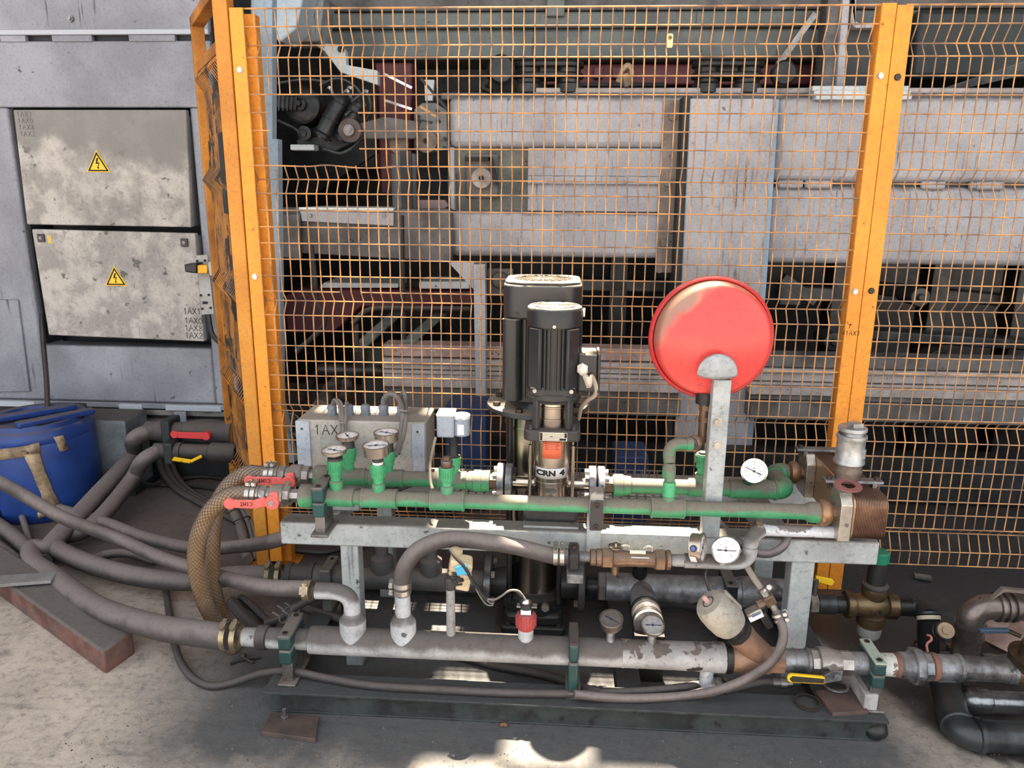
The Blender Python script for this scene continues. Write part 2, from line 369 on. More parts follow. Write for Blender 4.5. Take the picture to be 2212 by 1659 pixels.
# ================================================================== SETTING
def floor_material():
    m = bpy.data.materials.new('stained_concrete'); m.use_nodes = True
    nt = m.node_tree; N = nt.nodes; L = nt.links; b = N['Principled BSDF']
    pos = N.new('ShaderNodeNewGeometry').outputs['Position']
    def nz(s, d=5, r=.6, src=None):
        n = N.new('ShaderNodeTexNoise'); n.inputs['Scale'].default_value = s; n.inputs['Detail'].default_value = d; n.inputs['Roughness'].default_value = r
        L.new(src or pos, n.inputs['Vector']); return n.outputs[0]
    def mr(v, a, c, o0=0., o1=1.):
        r = N.new('ShaderNodeMapRange'); r.interpolation_type = 'SMOOTHSTEP'; r.inputs[1].default_value = a; r.inputs[2].default_value = c
        r.inputs[3].default_value = o0; r.inputs[4].default_value = o1; L.new(v, r.inputs[0]); return r.outputs[0]
    def op(o, a, c=None, k=None):
        r = N.new('ShaderNodeMath'); r.operation = o; L.new(a, r.inputs[0])
        if c is not None: L.new(c, r.inputs[1])
        if k is not None: r.inputs[1].default_value = k
        return r.outputs[0]
    def mix(f, a, c):
        r = N.new('ShaderNodeMix'); r.data_type = 'RGBA'; L.new(f, r.inputs[0])
        for k, v in ((6, a), (7, c)):
            if isinstance(v, tuple): r.inputs[k].default_value = v
            else: L.new(v, r.inputs[k])
        return r.outputs[2]
    sp = N.new('ShaderNodeSeparateXYZ'); L.new(pos, sp.inputs[0]); x, y = sp.outputs[0], sp.outputs[1]
    wob = op('MULTIPLY', op('SUBTRACT', nz(3.0), k=.5), k=.55)
    yw = op('ADD', y, wob); xw = op('ADD', x, op('MULTIPLY', op('SUBTRACT', nz(2.3, 4), k=.5), k=.5))
    c = mix(mr(nz(1.7, 6), .35, .65), S(206, 192, 178), S(172, 160, 150))
    c = mix(mr(nz(7, 7, .7), .5, .72), c, S(148, 138, 132))
    mp = N.new('ShaderNodeMapping'); mp.inputs['Scale'].default_value = (3, 26, 1); mp.inputs['Rotation'].default_value = (0, 0, .5); L.new(pos, mp.inputs[0])
    c = mix(op('MULTIPLY', mr(nz(1, 4, .6, mp.outputs[0]), .56, .7), k=.45), c, S(120, 112, 108))
    # grime and painted-in shade round the skid; grime heavier towards the machine
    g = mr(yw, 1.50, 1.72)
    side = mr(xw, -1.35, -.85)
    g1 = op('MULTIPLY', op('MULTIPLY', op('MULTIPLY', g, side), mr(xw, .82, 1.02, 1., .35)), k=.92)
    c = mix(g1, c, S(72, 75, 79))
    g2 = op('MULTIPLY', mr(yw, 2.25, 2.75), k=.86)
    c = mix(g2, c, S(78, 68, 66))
    # soaked oil on the right, past the edge of the old pad
    e = op('ADD', x, op('MULTIPLY', y, k=.444))
    e = op('ADD', e, op('MULTIPLY', op('SUBTRACT', nz(5, 4), k=.5), k=.16))
    oil = op('MULTIPLY', mr(e, 1.88, 1.95), mr(yw, 1.74, 1.82)); oil = op('MULTIPLY', oil, k=.93)
    c = mix(oil, c, S(40, 39, 40))
    c = mix(op('MULTIPLY', mr(nz(34, 6, .75), .46, .70), k=.5), c, S(66, 63, 62))
    pale = mr(nz(95, 3, .7), .72, .78); c = mix(op('MULTIPLY', pale, k=.5), c, S(176, 170, 164))
    drk = mr(nz(60, 4, .7), .64, .72); c = mix(op('MULTIPLY', drk, k=.55), c, S(58, 54, 53))
    blotch = op('MULTIPLY', mr(nz(2.4, 6, .7), .54, .70), k=.55); c = mix(blotch, c, S(104, 98, 98))
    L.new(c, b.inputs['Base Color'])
    rr = N.new('ShaderNodeMapRange'); L.new(oil, rr.inputs[0]); rr.inputs[3].default_value = .85; rr.inputs[4].default_value = .42; L.new(rr.outputs[0], b.inputs['Roughness'])
    bp = N.new('ShaderNodeBump'); bp.inputs['Strength'].default_value = .5; bp.inputs['Distance'].default_value = .006
    L.new(op('ADD', nz(26, 6, .65), op('MULTIPLY', nz(140, 3), k=.4)), bp.inputs['Height']); L.new(bp.outputs[0], b.inputs['Normal'])
    return m
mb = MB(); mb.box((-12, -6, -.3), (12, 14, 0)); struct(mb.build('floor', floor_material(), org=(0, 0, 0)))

concrete_roof = M('roof_sheet', S(120, 122, 124), None, .8, bump=0)
# roof over the hall with openings shaped to place the sun patches; the front of the hall is open
HX0, HX1, HY0, HY1, HZ = -.96, .32, 3.20, 4.36, 5.2
mb = MB()
mb.box((-12, .2, HZ), (12, HY0, HZ+.12)); mb.box((-12, HY1, HZ), (12, 14, HZ+.12))
mb.box((-12, HY0, HZ), (HX0, HY1, HZ+.12)); mb.box((HX1, HY0, HZ), (12, HY1, HZ+.12))
mb.box((HX0, HY0, HZ), (-.50, 4.08, HZ+.12))                       # unseen panel added to keep the sun off the left half
mb.box((-.50, 3.95, HZ), (HX1, HY1, HZ+.12)); mb.box((-.50, 3.575, HZ), (-.28, 3.70, HZ+.12)); mb.box((-.06, 3.575, HZ), (HX1, 3.70, HZ+.12)); mb.box((-.29, HY0, HZ), (-.04, 3.545, HZ+.12))  # unseen panels added to cut the sun into separate patches
for x, hw_ in ((-.64, .05),): mb.box((x-hw_, HY0, HZ-.02), (x+hw_, HY1, HZ+.14))  # added bar that breaks up the sunlight on the left
struct(mb.build('ceiling', concrete_roof, org=(0, 5, HZ)))
mb = MB(); mb.box((-12, 10.0, 0), (12, 10.2, HZ)); struct(mb.build('wall_back', housingdk, org=(0, 10, 0)))
mb = MB(); mb.box((-7.2, .2, 0), (-7.0, 10.0, HZ)); struct(mb.build('wall_left', M('left_wall_plaster', S(150, 152, 156), None, .8, bump=0), org=(-7.1, 5, 0)))
mb = MB(); mb.box((7.0, .2, 0), (7.2, 10.0, HZ)); struct(mb.build('wall_right', M('right_wall_plaster', S(170, 166, 160), None, .8, bump=0), org=(7.1, 5, 0)))

def plate(mb, pts, Y, d):          # flat panel from its outline seen at depth Y, d thick towards +Y
    return mb.prism([at(px, py, Y) for px, py in pts], (0, d, 0))

# ================================================================== MACHINE HOUSING on the left
YW = 3.60
h = thing('machine_housing', 'tall blue-grey machine housing with a recess for two cabinet doors, left of the fence', 'machine', (-2.3, YW, 0))
xl_, xr_ = -3.9, -1.58
zt = at(200, 232, YW).z; zs = at(200, 82, YW).z; zlip = at(240, 868, YW).z
zr0 = at(250, 748, YW).z
xrl = at(52, 490, YW).x; xrr = at(432, 490, YW).x
mb = MB(); mb.box((xl_, YW, zt), (xr_, YW+.03, zs-.012)); mb.build('upper_panel', housing, h, .006)
mb = MB(); mb.box((xl_, YW, zs+.02), (xr_, YW+.03, 2.9)); mb.build('top_panel', housing, h, .006)
mb = MB(); mb.box((xl_, YW-.012, zs+.012), (xr_, YW+.01, zs+.034)); mb.build('seam_strip', M('pale_seam_strip', S(176, 182, 192), None, .5), h, .003)
for a, b in ((0, 55), (112, 198), (278, 378)):
    mb = MB(); p = at(a, 72, YW); q = at(b, 72, YW); mb.box((p.x, YW-.006, zs-.016), (q.x, YW+.02, zs+.012)); mb.build('hinge_tab', housing, h, .003)
mb = MB(); mb.box((xl_, YW+.03, zs-.03), (xr_, YW+.04, zs+.03)); mb.build('seam_gap', housingdk, h)
mb = MB(); mb.box((xl_, YW, zlip), (xrl, YW+.12, zt)); mb.build('left_pillar', housing, h, .012)
mb = MB(); mb.box((xrr, YW, zlip), (xr_, YW+.12, zt)); mb.build('right_pillar', housing, h, .01)
mb = MB(); mb.box((xrl, YW, zlip), (xrr, YW+.12, zr0)); mb.build('lower_panel', housing, h, .012)
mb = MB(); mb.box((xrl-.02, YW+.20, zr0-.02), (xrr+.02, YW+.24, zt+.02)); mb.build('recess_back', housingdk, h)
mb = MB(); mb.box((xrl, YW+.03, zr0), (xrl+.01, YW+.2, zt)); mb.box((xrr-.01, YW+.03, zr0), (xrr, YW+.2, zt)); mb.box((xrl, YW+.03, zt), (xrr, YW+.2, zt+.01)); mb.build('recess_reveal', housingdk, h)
mb = MB(); plate(mb, [(-80, 646), (38, 648), (64, 846), (-80, 848)], YW-.012, .014); mb.build('access_cover', housing, h, .004)
p = at(154, 41, YW); mb = MB(); mb.cyl((p.x, YW-.012, p.z), (p.x, YW+.01, p.z), .014); mb.hex((p.x, YW-.02, p.z), (p.x, YW-.01, p.z), .009); mb.build('bolt', steeldull, h)
mb = MB(); mb.box((xl_, YW-.012, zlip-.028), (xr_, YW+.05, zlip)); mb.build('bottom_lip', housing, h, .004)
for a, b in ((0, 80), (130, 190), (260, 310), (360, 480)):
    p = at(a, 875, YW); q = at(b, 875, YW); mb = MB(); mb.box((p.x, YW-.018, zlip-.034), (q.x, YW, zlip-.006)); mb.build('hinge_tab', housingdk if a in (130,) else M('pale_seam_strip', S(176, 182, 192)), h, .003)
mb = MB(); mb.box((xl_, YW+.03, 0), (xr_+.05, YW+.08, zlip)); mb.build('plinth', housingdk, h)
z0 = at(400, 892, YW).z; z1 = at(400, 912, YW).z
for k, z in enumerate((z0, z1)):
    mb = MB(); mb.box((at(300, 892, YW).x, YW-.004, z-.016), (xr_+.04, YW+.03, z+.012)); mb.build('plinth_rail', M('stained_plinth_rail', S(134, 130, 128), S(90, 82, 78), .6, nscale=12, spots=.5), h, .003)
mb = MB(); p = at(385, 905, YW-.06); mb.box((p.x-.03, YW-.04, p.z-.06), (p.x+.03, YW-.03, zlip-.03)); mb.box((p.x-.03, YW-.13, p.z-.065), (p.x+.03, YW-.03, p.z-.055)); mb.build('pipe_bracket', housing, h, .003)

def warning(mbt, cx, cy, Y, s, par):
    c = at(cx, cy, Y)
    t = [c+V((-.5*s, 0, -.29*s)), c+V((.5*s, 0, -.29*s)), c+V((0, 0, .58*s))]
    cc = c
    def tri(k, y0, d): return [V((cc.x+(p.x-cc.x)*k, y0, cc.z+(p.z-cc.z)*k)) for p in t], (0, d, 0)
    m1 = MB(); m1.prism(*tri(1.08, Y-.003, .003)); sg = m1.build('warning_sign', M('warning_yellow', S(250, 196, 40), None, .45, bump=.02), par)
    m2 = MB()
    o, i = tri(.95, Y-.0042, 0)[0], tri(.74, Y-.0042, 0)[0]
    for a in range(3):
        b2 = (a+1) % 3; m2.prism([o[a], o[b2], i[b2], i[a]], (0, .0012, 0))
    k = s
    bz = [(-.02, .34), (.06, .34), (-.01, .10), (.09, .13), (.02, -.12), (.06, -.12), (.01, -.22), (-.05, -.10), (-.005, -.11), (.035, .06), (-.09, .04)]
    m2.prism([V((c.x+a*k, Y-.0042, c.z+b*k*.85)) for a, b in bz], (0, .0012, 0))
    m2.build('lightning_symbol', ink, sg)
def lockplate(px, py, Y, par, s=.017):
    c = at(px, py, Y)
    m = MB(); m.box((c.x-s, Y-.008, c.z-s*1.1), (c.x+s, Y+.002, c.z+s*1.1)); lk = m.build('lock', M('dark_lock', S(66, 62, 62), None, .5), par, .002)
    m = MB(); m.cyl((c.x, Y-.011, c.z), (c.x, Y-.006, c.z), .008); m.box((c.x-.0015, Y-.0125, c.z-.005), (c.x+.0015, Y-.0105, c.z+.005)); m.build('keyhole_barrel', steeldull, lk)

YD = YW-.03
cabdoor_up = cabdoor.copy(); cabdoor_up.name = 'smeared_door_dark_top'; tone_cap(cabdoor_up, at(220, 330, YD), (.12, 0, 1), -.04, .05, S(124, 121, 118), .35, 6)
cu = thing('electrical_cabinet', 'upper grey electrical cabinet door, smeared and dirty, with a yellow warning triangle, beside the gate', 'cabinet', tuple(at(220, 490, YD)))
dr = MB(); plate(dr, [(28, 237), (402, 237), (413, 491), (58, 485)], YD, .03); dr = dr.build('door', cabdoor_up, cu, .005)
mb = MB(); plate(mb, [(40, 250), (408, 250), (420, 488), (70, 480)], YD+.03, .2); mb.build('body', cabframe, cu)
warning(None, 212, 356, YD, .105, dr)
mb = MB()
for k, t in enumerate(('1AX1', '1AX0', '1AX8', '1AX2')):
    write(mb, t, at(36+k*2.5, 252+k*14, YD-.001), (1, 0, 0), (0, 0, 1), .022, .0011)
mb.build('faded_handwriting', M('very_faded_ink', S(118, 114, 112), None, .7, bump=0), dr)
cl = thing('electrical_cabinet', 'lower grey electrical cabinet door marked 1AX1 1AX0 1AX8 1AX2 by hand', 'cabinet', tuple(at(260, 735, YD)))
YD2 = YD-.02
dr = MB(); plate(dr, [(68, 495), (421, 504), (441, 738), (105, 724)], YD2, .035); dr = dr.build('door', cabdoor, cl, .005)
mb = MB(); plate(mb, [(82, 505), (428, 510), (446, 734), (116, 720)], YD2+.035, .2); mb.build('body', cabframe, cl)
warning(None, 250, 603, YD2, .10, dr)
lockplate(90, 514, YD2, dr); lockplate(399, 524, YD2, dr)
c = at(107, 517, YD2); mb = MB(); mb.box((c.x-.010, YD2-.0015, c.z-.019), (c.x+.011, YD2, c.z+.019)); mb.build('yellow_label', M('old_yellow_label', S(206, 178, 96), None, .6), dr)
mb = MB()
for k, (t, px, py) in enumerate((('1AX1', 396, 678), ('1AX0', 399, 698), ('1AX8', 399, 714), ('1AX2', 400, 730))):
    write(mb, t, at(px, py, YD2-.001), (1, 0, -.02), (0, 0, 1), .029, .0013, 1.1)
mb.build('handwriting', ink, dr)

# interlock switch between cabinet and gate
c = at(440, 615, YD2-.03)
sw = thing('interlock_switch', 'yellow and black safety interlock key on a drilled plate beside the lower cabinet door', 'switch', tuple(c))
mb = MB(); plate(mb, [(424, 552), (448, 550), (462, 678), (436, 680)], YD2-.05, .006); pl = mb.build('mounting_plate', M('drilled_pale_plate', S(182, 180, 176), S(160, 160, 156), .5, spots=.2), sw, .001)
mb = MB()
for px, py in ((426, 564), (443, 563), (434, 638), (451, 637), (437, 667), (455, 665)):
    q = at(px, py, YD2-.051); mb.cyl((q.x, YD2-.053, q.z), (q.x, YD2-.049, q.z), .006, None, 10)
q = at(443, 654, YD2-.051); mb.box((q.x-.012, YD2-.053, q.z-.006), (q.x+.012, YD2-.049, q.z+.006))
stuff(mb.build('slots_and_holes', ink, pl))
mb = MB(); plate(mb, [(424, 573), (448, 573), (448, 591), (426, 591)], YD2-.11, .05); mb.build('yellow_body', M('safety_yellow', S(246, 180, 36), None, .45, spots=.1), sw, .004)
mb = MB(); plate(mb, [(397, 571), (424, 568), (425, 591), (399, 588)], YD2-.12, .07); mb.build('key_guard', blackplas, sw, .006)
mb = MB(); plate(mb, [(447, 566), (459, 561), (461, 598), (451, 597)], YD2-.12, .08); mb.build('actuator_head', steeldull, sw, .004)
tag(MB().tube([at(450, 680, 3.5), at(458, 720, 3.48), at(476, 742, 3.45), at(492, 758, 3.42)], .012, 8).build('switch_cable', cableblk), 'short black cable hanging from the interlock switch plate', 'cable')

# suction hose dropping into the drum
tag(MB().tube([at(80, 520, 3.74), at(87, 640, 3.67), at(94, 745, 3.56), at(101, 830, 3.42), (at(108, 872, 3.3).x, 3.26, .36)], .012, 8).build('drain_hose', cableblk), 'thin dark hose hanging down the housing into the blue drum', 'hose')

# ================================================================== BLUE DRUM
DR_ = .235; DY = 3.2; DX = at(188, 960, DY).x-DR_*.97
dz = at(60, 905, DY).z
dm = thing('plastic_drum', 'blue plastic drum patched with peeling brown tape, at the left edge', 'drum', (DX, DY, 0))
mb = MB(); mb.lathe((DX, DY, 0), (0, 0, 1), [(0, DR_*.9), (.02, DR_*.97), (.06, DR_), (.2, DR_*1.015), (dz-.07, DR_), (dz-.06, DR_*.985), (dz-.05, DR_), (dz-.015, DR_*.97), (dz, DR_*.9)], 40); mb.build('shell', bluedrum, dm)
mb = MB(); mb.lathe((DX, DY, dz), (0, 0, 1), [(0, DR_*.9), (.02, DR_*.88), (.02, DR_*.7), (.006, DR_*.68)], 40); mb.build('lid_rim', bluedrum, dm)
mb = MB(); mb.prism([V((DX+.02, DY-.15, dz+.0065)), V((DX+.13, DY-.16, dz+.0065)), V((DX+.22, DY+.02, dz+.0065)), V((DX+.15, DY+.1, dz+.0065))], (0, 0, .016)); mb.build('bung_opening', ink, dm)
mb = MB(); mb.bar((DX-.16, DY-.17, dz+.03), (DX+.12, DY+.12, dz+.03), .05, .03); mb.bar((DX+.05, DY-.19, dz+.03), (DX+.24, DY+.06, dz+.03), .05, .028); mb.build('lid_rib', bluedrum, dm, .008)
def tapestrip(pts, wv, name):
    m = MB(); up = []; dn = []
    for (an, z, hw, tilt) in pts:
        rr = DR_*1.022+random.uniform(.0, .008)
        up.append(V((DX+rr*math.sin(an)+tilt, DY-rr*math.cos(an), z+hw))); dn.append(V((DX+rr*math.sin(an)-tilt, DY-rr*math.cos(an), z-hw)))
    vs = up+dn; n = len(up)
    m.add(vs, [(i, n+i, n+i+1, i+1) for i in range(n-1)])
    o = m.build(name, tape, dm, sharp=25); md = o.modifiers.new('t', 'SOLIDIFY'); md.thickness = .004
    return o
zz = dz-.055
tapestrip([(-.55+.17*i, zz-.045+.005*i+random.uniform(-.004, .004), .024, 0) for i in range(8)], 0, 'tape')
def tapev(an0, z0, an1, z1, hw, n=7):
    m = MB(); a = []; b = []
    for i in range(n):
        t = i/(n-1); an = an0+(an1-an0)*t; z = z0+(z1-z0)*t; rr = DR_*1.025+random.uniform(0, .006); dd = hw/DR_*random.uniform(.85, 1.15)
        a.append(V((DX+rr*math.sin(an-dd), DY-rr*math.cos(an-dd), z))); b.append(V((DX+rr*math.sin(an+dd), DY-rr*math.cos(an+dd), z)))
    m.add(a+b, [(i, i+1, n+i+1, n+i) for i in range(n-1)])
    o = m.build('tape', tape, dm, sharp=25); md = o.modifiers.new('t', 'SOLIDIFY'); md.thickness = .004
tapev(.50, dz-.09, .72, .06, .026); tapev(.95, dz-.03, 1.02, dz-.10, .02, 4); tapev(-.45, dz-.16, -.3, .05, .02)
tapestrip([(.45+.1*i, .05+.006*i, .014, 0) for i in range(5)], 0, 'tape')

# block behind the drum
mb = MB(); a = at(160, 906, 3.36); b = at(268, 906, 3.36)
mb.box((a.x-.1, 3.36, .02), (b.x, 3.56, a.z)); tag(mb.build('steel_pedestal', M('dusty_grey_block', S(120, 128, 134), S(96, 102, 108), .7, nscale=9, spots=.25, dust=.9, dlo=.3, dhi=.8, dustcol=S(84, 76, 72), bump=.15), bevel=.006), 'grey steel pedestal box standing between the blue drum and the wall pipes', 'box')
tag(MB().box((a.x-.12, 3.35, 0), (b.x+.02, 3.58, .02)).build('pedestal_foot', housingdk), 'dark foot plate under the grey pedestal box', 'plate')

# ================================================================== wall pipes with valves
def leverh(mb, p, L=.16, w=.022, dirx=-1, drop=.02):
    p = V(p); d = dirx
    mb.bar(p, p+V((d*.035, -.004, -.0)), w*.9, .012, (0, -1, 0))
    return mb
xa0, xa1 = at(318, 930, 3.36).x, -1.60
za = at(400, 932, 3.36).z; zb = at(400, 972, 3.3).z
pa = thing('wall_pipe', 'upper dark pipe along the housing foot with a red lever valve', 'pipe', (xa0, 3.36, za))
mb = MB(); mb.xl(3.36, za, [(xa0, .046), (xa0+.05, .046), (xa0+.055, .052), (xa0+.1, .052), (xa0+.1, .044), (xa0+.19, .044), (xa0+.195, .05), (xa0+.28, .054), (xa0+.36, .054), (xa0+.40, .05), (xa0+.42, .056), (xa1, .05)]); mb.build('pipe', rubberdk, pa)
q = at(370, 935, 3.36); mb = MB(); mb.box((q.x-.022, 3.305, za-.065), (q.x+.022, 3.42, za+.065)); mb.build('pipe_clamp', M('near_black_clamp', S(38, 46, 46), None, .5), pa, .008)
mb = MB(); p = at(376, 939, 3.29); p2 = at(445, 942, 3.29); mb.prism([V((p.x, 3.29, p.z-.016)), V((p2.x, 3.29, p2.z-.016)), V((p2.x+.02, 3.29, p2.z)), V((p2.x, 3.29, p2.z+.016)), V((p.x, 3.29, p.z+.013))], (0, .008, 0)); mb.cyl((p.x, 3.288, p.z), (p.x, 3.30, p.z), .018); mb.cyl((p2.x, 3.285, p2.z), (p2.x, 3.33, p2.z), .02); mb.build('valve_lever', M('red_lever', S(206, 58, 62), None, .45), pa, .002)
pb = thing('wall_pipe', 'lower dark pipe along the housing foot with a thin yellow lever valve', 'pipe', (xa0, 3.28, zb))
xb0 = at(335, 972, 3.28).x
mb = MB(); mb.xl(3.28, zb, [(xb0, .036), (xb0+.08, .036), (xb0+.08, .042), (xb0+.13, .042), (xb0+.13, .036), (xb0+.26, .036), (xb0+.27, .046), (xb0+.38, .046), (xb0+.39, .04), (xa1+.03, .04)]); mb.build('pipe', rubberdk, pb)
q = at(372, 972, 3.28); mb = MB(); mb.box((q.x-.022, 3.235, zb-.052), (q.x+.022, 3.33, zb+.052)); mb.build('pipe_clamp', MATS['near_black_clamp'], pb, .008)
mb = MB(); p = at(374, 991, 3.23); p2 = at(412, 997, 3.22); p3 = at(436, 985, 3.24); mb.bar(p, p2, .02, .006, (0, -.5, 1)); mb.bar(p2, p3, .016, .005, (0, -.5, 1)); mb.build('valve_lever', yellow, pb)

# ================================================================== hoses on the floor, left
def hose(name, pts, r, mat, label, n=12, sub=7, cat='hose', group=None):
    mb = MB(); mb.tube(pts, r, n, sub); return tag(mb.build(name, mat, org=tuple(pts[0])), label, cat, group)
A0 = V((xa0+.02, 3.36, za))
hose('rubber_hose', [A0, A0+V((-.06, -.05, -.03)), fl(285, 985, .19), fl(200, 1080, .13), fl(135, 1150, .09), fl(100, 1185, .065), fl(70, 1186, .062), fl(72, 1215, .062), fl(110, 1243, .064), fl(210, 1312, .09), fl(330, 1352, .14), at(415, 1366, 1.95), V((xat(494, 1.92, .19), 1.92, .19))], .038, rubber, 'widest rubber hose, bent sharply at the left and clamped to the front grey pipe', 16, 8)
B0 = V((xb0+.02, 3.28, zb))
hose('rubber_hose', [B0, B0+V((-.05, -.06, -.03)), fl(285, 1035, .14), fl(220, 1115, .09), fl(175, 1148, .07), fl(130, 1160, .06), fl(118, 1178, .06), fl(150, 1200, .06), fl(250, 1235, .08), fl(380, 1255, .10), fl(500, 1245, .145), V((xat(592, 2.3, .185), 2.3, .185))], .035, rubber, 'second widest rubber hose, running behind the front one to the rear grey pipe', 16, 8)
hose('rubber_hose', [at(-70, 1012, 2.5), at(0, 1042, 2.52), at(60, 1075, 2.54), at(140, 1120, 2.50), fl(260, 1166, .17), fl(350, 1206, .20), fl(480, 1247, .245), at(570, 1268, 1.97), at(660, 1272, 1.92)], .0235, rubber, 'medium hose crossing above the two widest hoses to the pale elbow', 12, 7)
hose('rubber_hose', [fl(95, 1090, .05), fl(150, 1106, .07), fl(230, 1130, .09), fl(320, 1163, .10), fl(420, 1184, .13), fl(520, 1180, .19), at(600, 1166, 2.2), at(660, 1140, 2.35)], .024, rubber, 'medium hose curving behind the braided hoses towards the left end of the frame', 12, 7)
hose('rubber_hose', [fl(-40, 1110, .03), fl(20, 1152, .032), fl(70, 1195, .032), fl(96, 1216, .03)], .031, rubber, 'hose entering from the left edge and passing under the widest hose', 12, 6, group=None)
hose('rubber_hose', [fl(-40, 1160, .03), fl(20, 1205, .032), fl(55, 1235, .032), fl(80, 1252, .03)], .031, rubber, 'lowest hose entering from the left edge, nearest the timber', 12, 6)
hose('rubber_hose', [fl(-30, 1068, .06), fl(10, 1068, .07), fl(35, 1088, .06), fl(52, 1130, .04), fl(68, 1190, .02)], .013, rubber, 'thin hose arching down at the left edge in front of the drum', 10, 7)
hose('rubber_hose', [fl(190, 1216, .03), fl(230, 1198, .05), fl(280, 1196, .05), fl(335, 1212, .03)], .018, rubber, 'short hose loop showing between the two widest hoses', 10, 7)
hose('black_cable', [fl(160, 1050, .02), fl(192, 1018, .08), fl(230, 1003, .14), fl(270, 1020, .12), fl(310, 1044, .05), fl(360, 1044, .015), fl(430, 1030, .012), fl(500, 1040, .012), fl(560, 1056, .012)], .0085, cableblk, 'thin black cable draped over the two hoses that leave the wall pipes', 8, 8, 'cable')
hose('black_cable', [fl(270, 1052, .012), fl(350, 1048, .014), fl(430, 1052, .012), fl(500, 1060, .012), fl(570, 1040, .012)], .0085, cableblk, 'thin black cable lying on the stained floor below the yellow lever', 8, 8, 'cable')
for k, (dx, lab) in enumerate(((0, 'left'), (14, 'middle'), (27, 'right'))):
    hose('dark_hose', [fl(342+dx, 985, .12), fl(352+dx, 1020, .06), fl(380+dx, 1056, .02), fl(440+dx, 1092, .016), fl(510+dx, 1126, .016), fl(560, 1160, .016)], .016-.002*k, rubberdk, 'dark hose dropping from the wall pipes behind the braided hoses, %s of three' % lab, 9, 7)

# bundle of ducts tied together near the post foot
hose('ribbed_conduit', [fl(492, 1076, .10), fl(508, 1110, .08), fl(524, 1150, .05), fl(535, 1210, .02)], .022, cablegrey, 'thick grey conduit in the tied bundle beside the left fence post', 10, 7, 'conduit')
for k, lab in ((0, 'nearer'), (1, 'farther')):
    hose('thin_conduit', [fl(502+9*k, 1066, .12), fl(522+9*k, 1100, .09), fl(540+8*k, 1140, .06), fl(552+8*k, 1205, .02)], .010, cablegrey, 'slim grey conduit in the tied bundle, %s the post' % ('farther from' if k == 0 else 'nearest'), 8, 7, 'conduit')
p = fl(520, 1118, .085)
for k, (px, py) in enumerate(((513, 1103), (522, 1124))):
    q = fl(px, py, .085); mb = MB(); mb.torus(q, (.45, -.45, -.75), .036, .003, 20, 6); tag(mb.build('cable_tie', cableblk, org=tuple(q)), 'black cable tie round the grey conduit bundle, %s of the two' % ('upper' if k == 0 else 'lower'), 'cable tie')
hose('black_hose', [fl(640, 1190, .03), fl(700, 1194, .03), fl(740, 1184, .035), fl(790, 1160, .05), fl(820, 1140, .06)], .011, cableblk, 'glossy black hose curving on the floor behind the left leg', 9, 7)

# timber and flat bar, floor plate
t0, t1 = fl(228, 1458, 0), fl(-60, 1245, 0)
tb = MB(); d = (t1-t0).normalized(); sd = V((d.y, -d.x, 0)); sd = sd if sd.x > 0 else -sd
a = t0; bq = fl(293, 1412, 0)
wd = bq-a
hh = .085
tb.prism([a, bq, bq+V((0, 0, hh)), a+V((0, 0, hh*.95))], (t1-t0))
tag(tb.build('timber_beam', timberm, bevel=.008), 'thick dusty timber beam lying on the floor under the widest hose', 'timber')
mb = MB(); p, q = fl(-80, 1262, .10), fl(118, 1247, .10); mb.bar(p, q, .07, .012); tag(mb.build('flat_bar', flatbar, bevel=.002), 'flat grey steel bar laid across the timber beam at the left edge', 'bar')
fp = thing('anchor_plate', 'square dark steel floor plate with an anchor bolt in front of the skid', 'plate', tuple(fl(625, 1580, 0)))
P = [fl(565, 1590, 0), fl(682, 1606, 0), fl(690, 1556, 0), fl(588, 1545, 0)]
mb = MB(); mb.prism(P, (0, 0, .014)); mb.build('plate', rustm, fp, .002)
p = fl(615, 1552, .014); mb = MB(); mb.cyl(p, p+V((0, 0, .03)), .006, None, 10); mb.hex(p, p+V((0, 0, .008)), .011); mb.build('anchor_bolt', steeldull, fp)
# ================================================================== SAFETY FENCE
YF = 2.70; PIT = .03571; FD = .034
ROWS = [2.02, 1.965, 1.913, 1.87, 1.812, 1.754, 1.696, 1.638, 1.58, 1.523, 1.478, 1.43, 1.373, 1.316, 1.26, 1.204, 1.145, 1.09, 1.052, 1.004, .948, .892, .836, .78, .725, .668, .635, .585, .53, .474, .417, .362, .31, .255, .225, .165, .11]
PEAK = {1.913, 1.478, 1.052, .635, .225}
def wy(z):
    i = 0
    for k in range(len(ROWS)-1):
        if ROWS[k] >= z >= ROWS[k+1]:
            a = FD if ROWS[k] in PEAK else 0; b = FD if ROWS[k+1] in PEAK else 0
            t = (ROWS[k]-z)/(ROWS[k]-ROWS[k+1]); return a+(b-a)*t
    return 0.
WR = .0024
def vwire_mesh(z1, z0, bend=0.):
    zs = [z1]+[z for z in ROWS if z0 < z < z1]+[z0]
    mb = MB(); mb.tube([V((random.uniform(-.0006, .0006), wy(z), z)) for z in zs], WR, 5, 1); return mb
VM = []
for k in range(4):
    mb = vwire_mesh(2.024, .106); o = mb.build('vertical_wire', wire, org=(0, 0, 0)); VM.append(o.data); bpy.data.objects.remove(o)
def vwire(par, x, y, z1=None, z0=None, mat=wire):
    if z1 is None: me = VM[int(abs(x)*1000) % 4]
    else:
        o = vwire_mesh(z1, z0).build('vertical_wire', mat, org=(0, 0, 0)); me = o.data; bpy.data.objects.remove(o)
    o = bpy.data.objects.new('vertical_wire', me); COL.objects.link(o); o.parent = par
    w0 = V(par['_w']); o.location = (x-w0.x, y-w0.y, -w0.z); o['_w'] = tuple(w0)
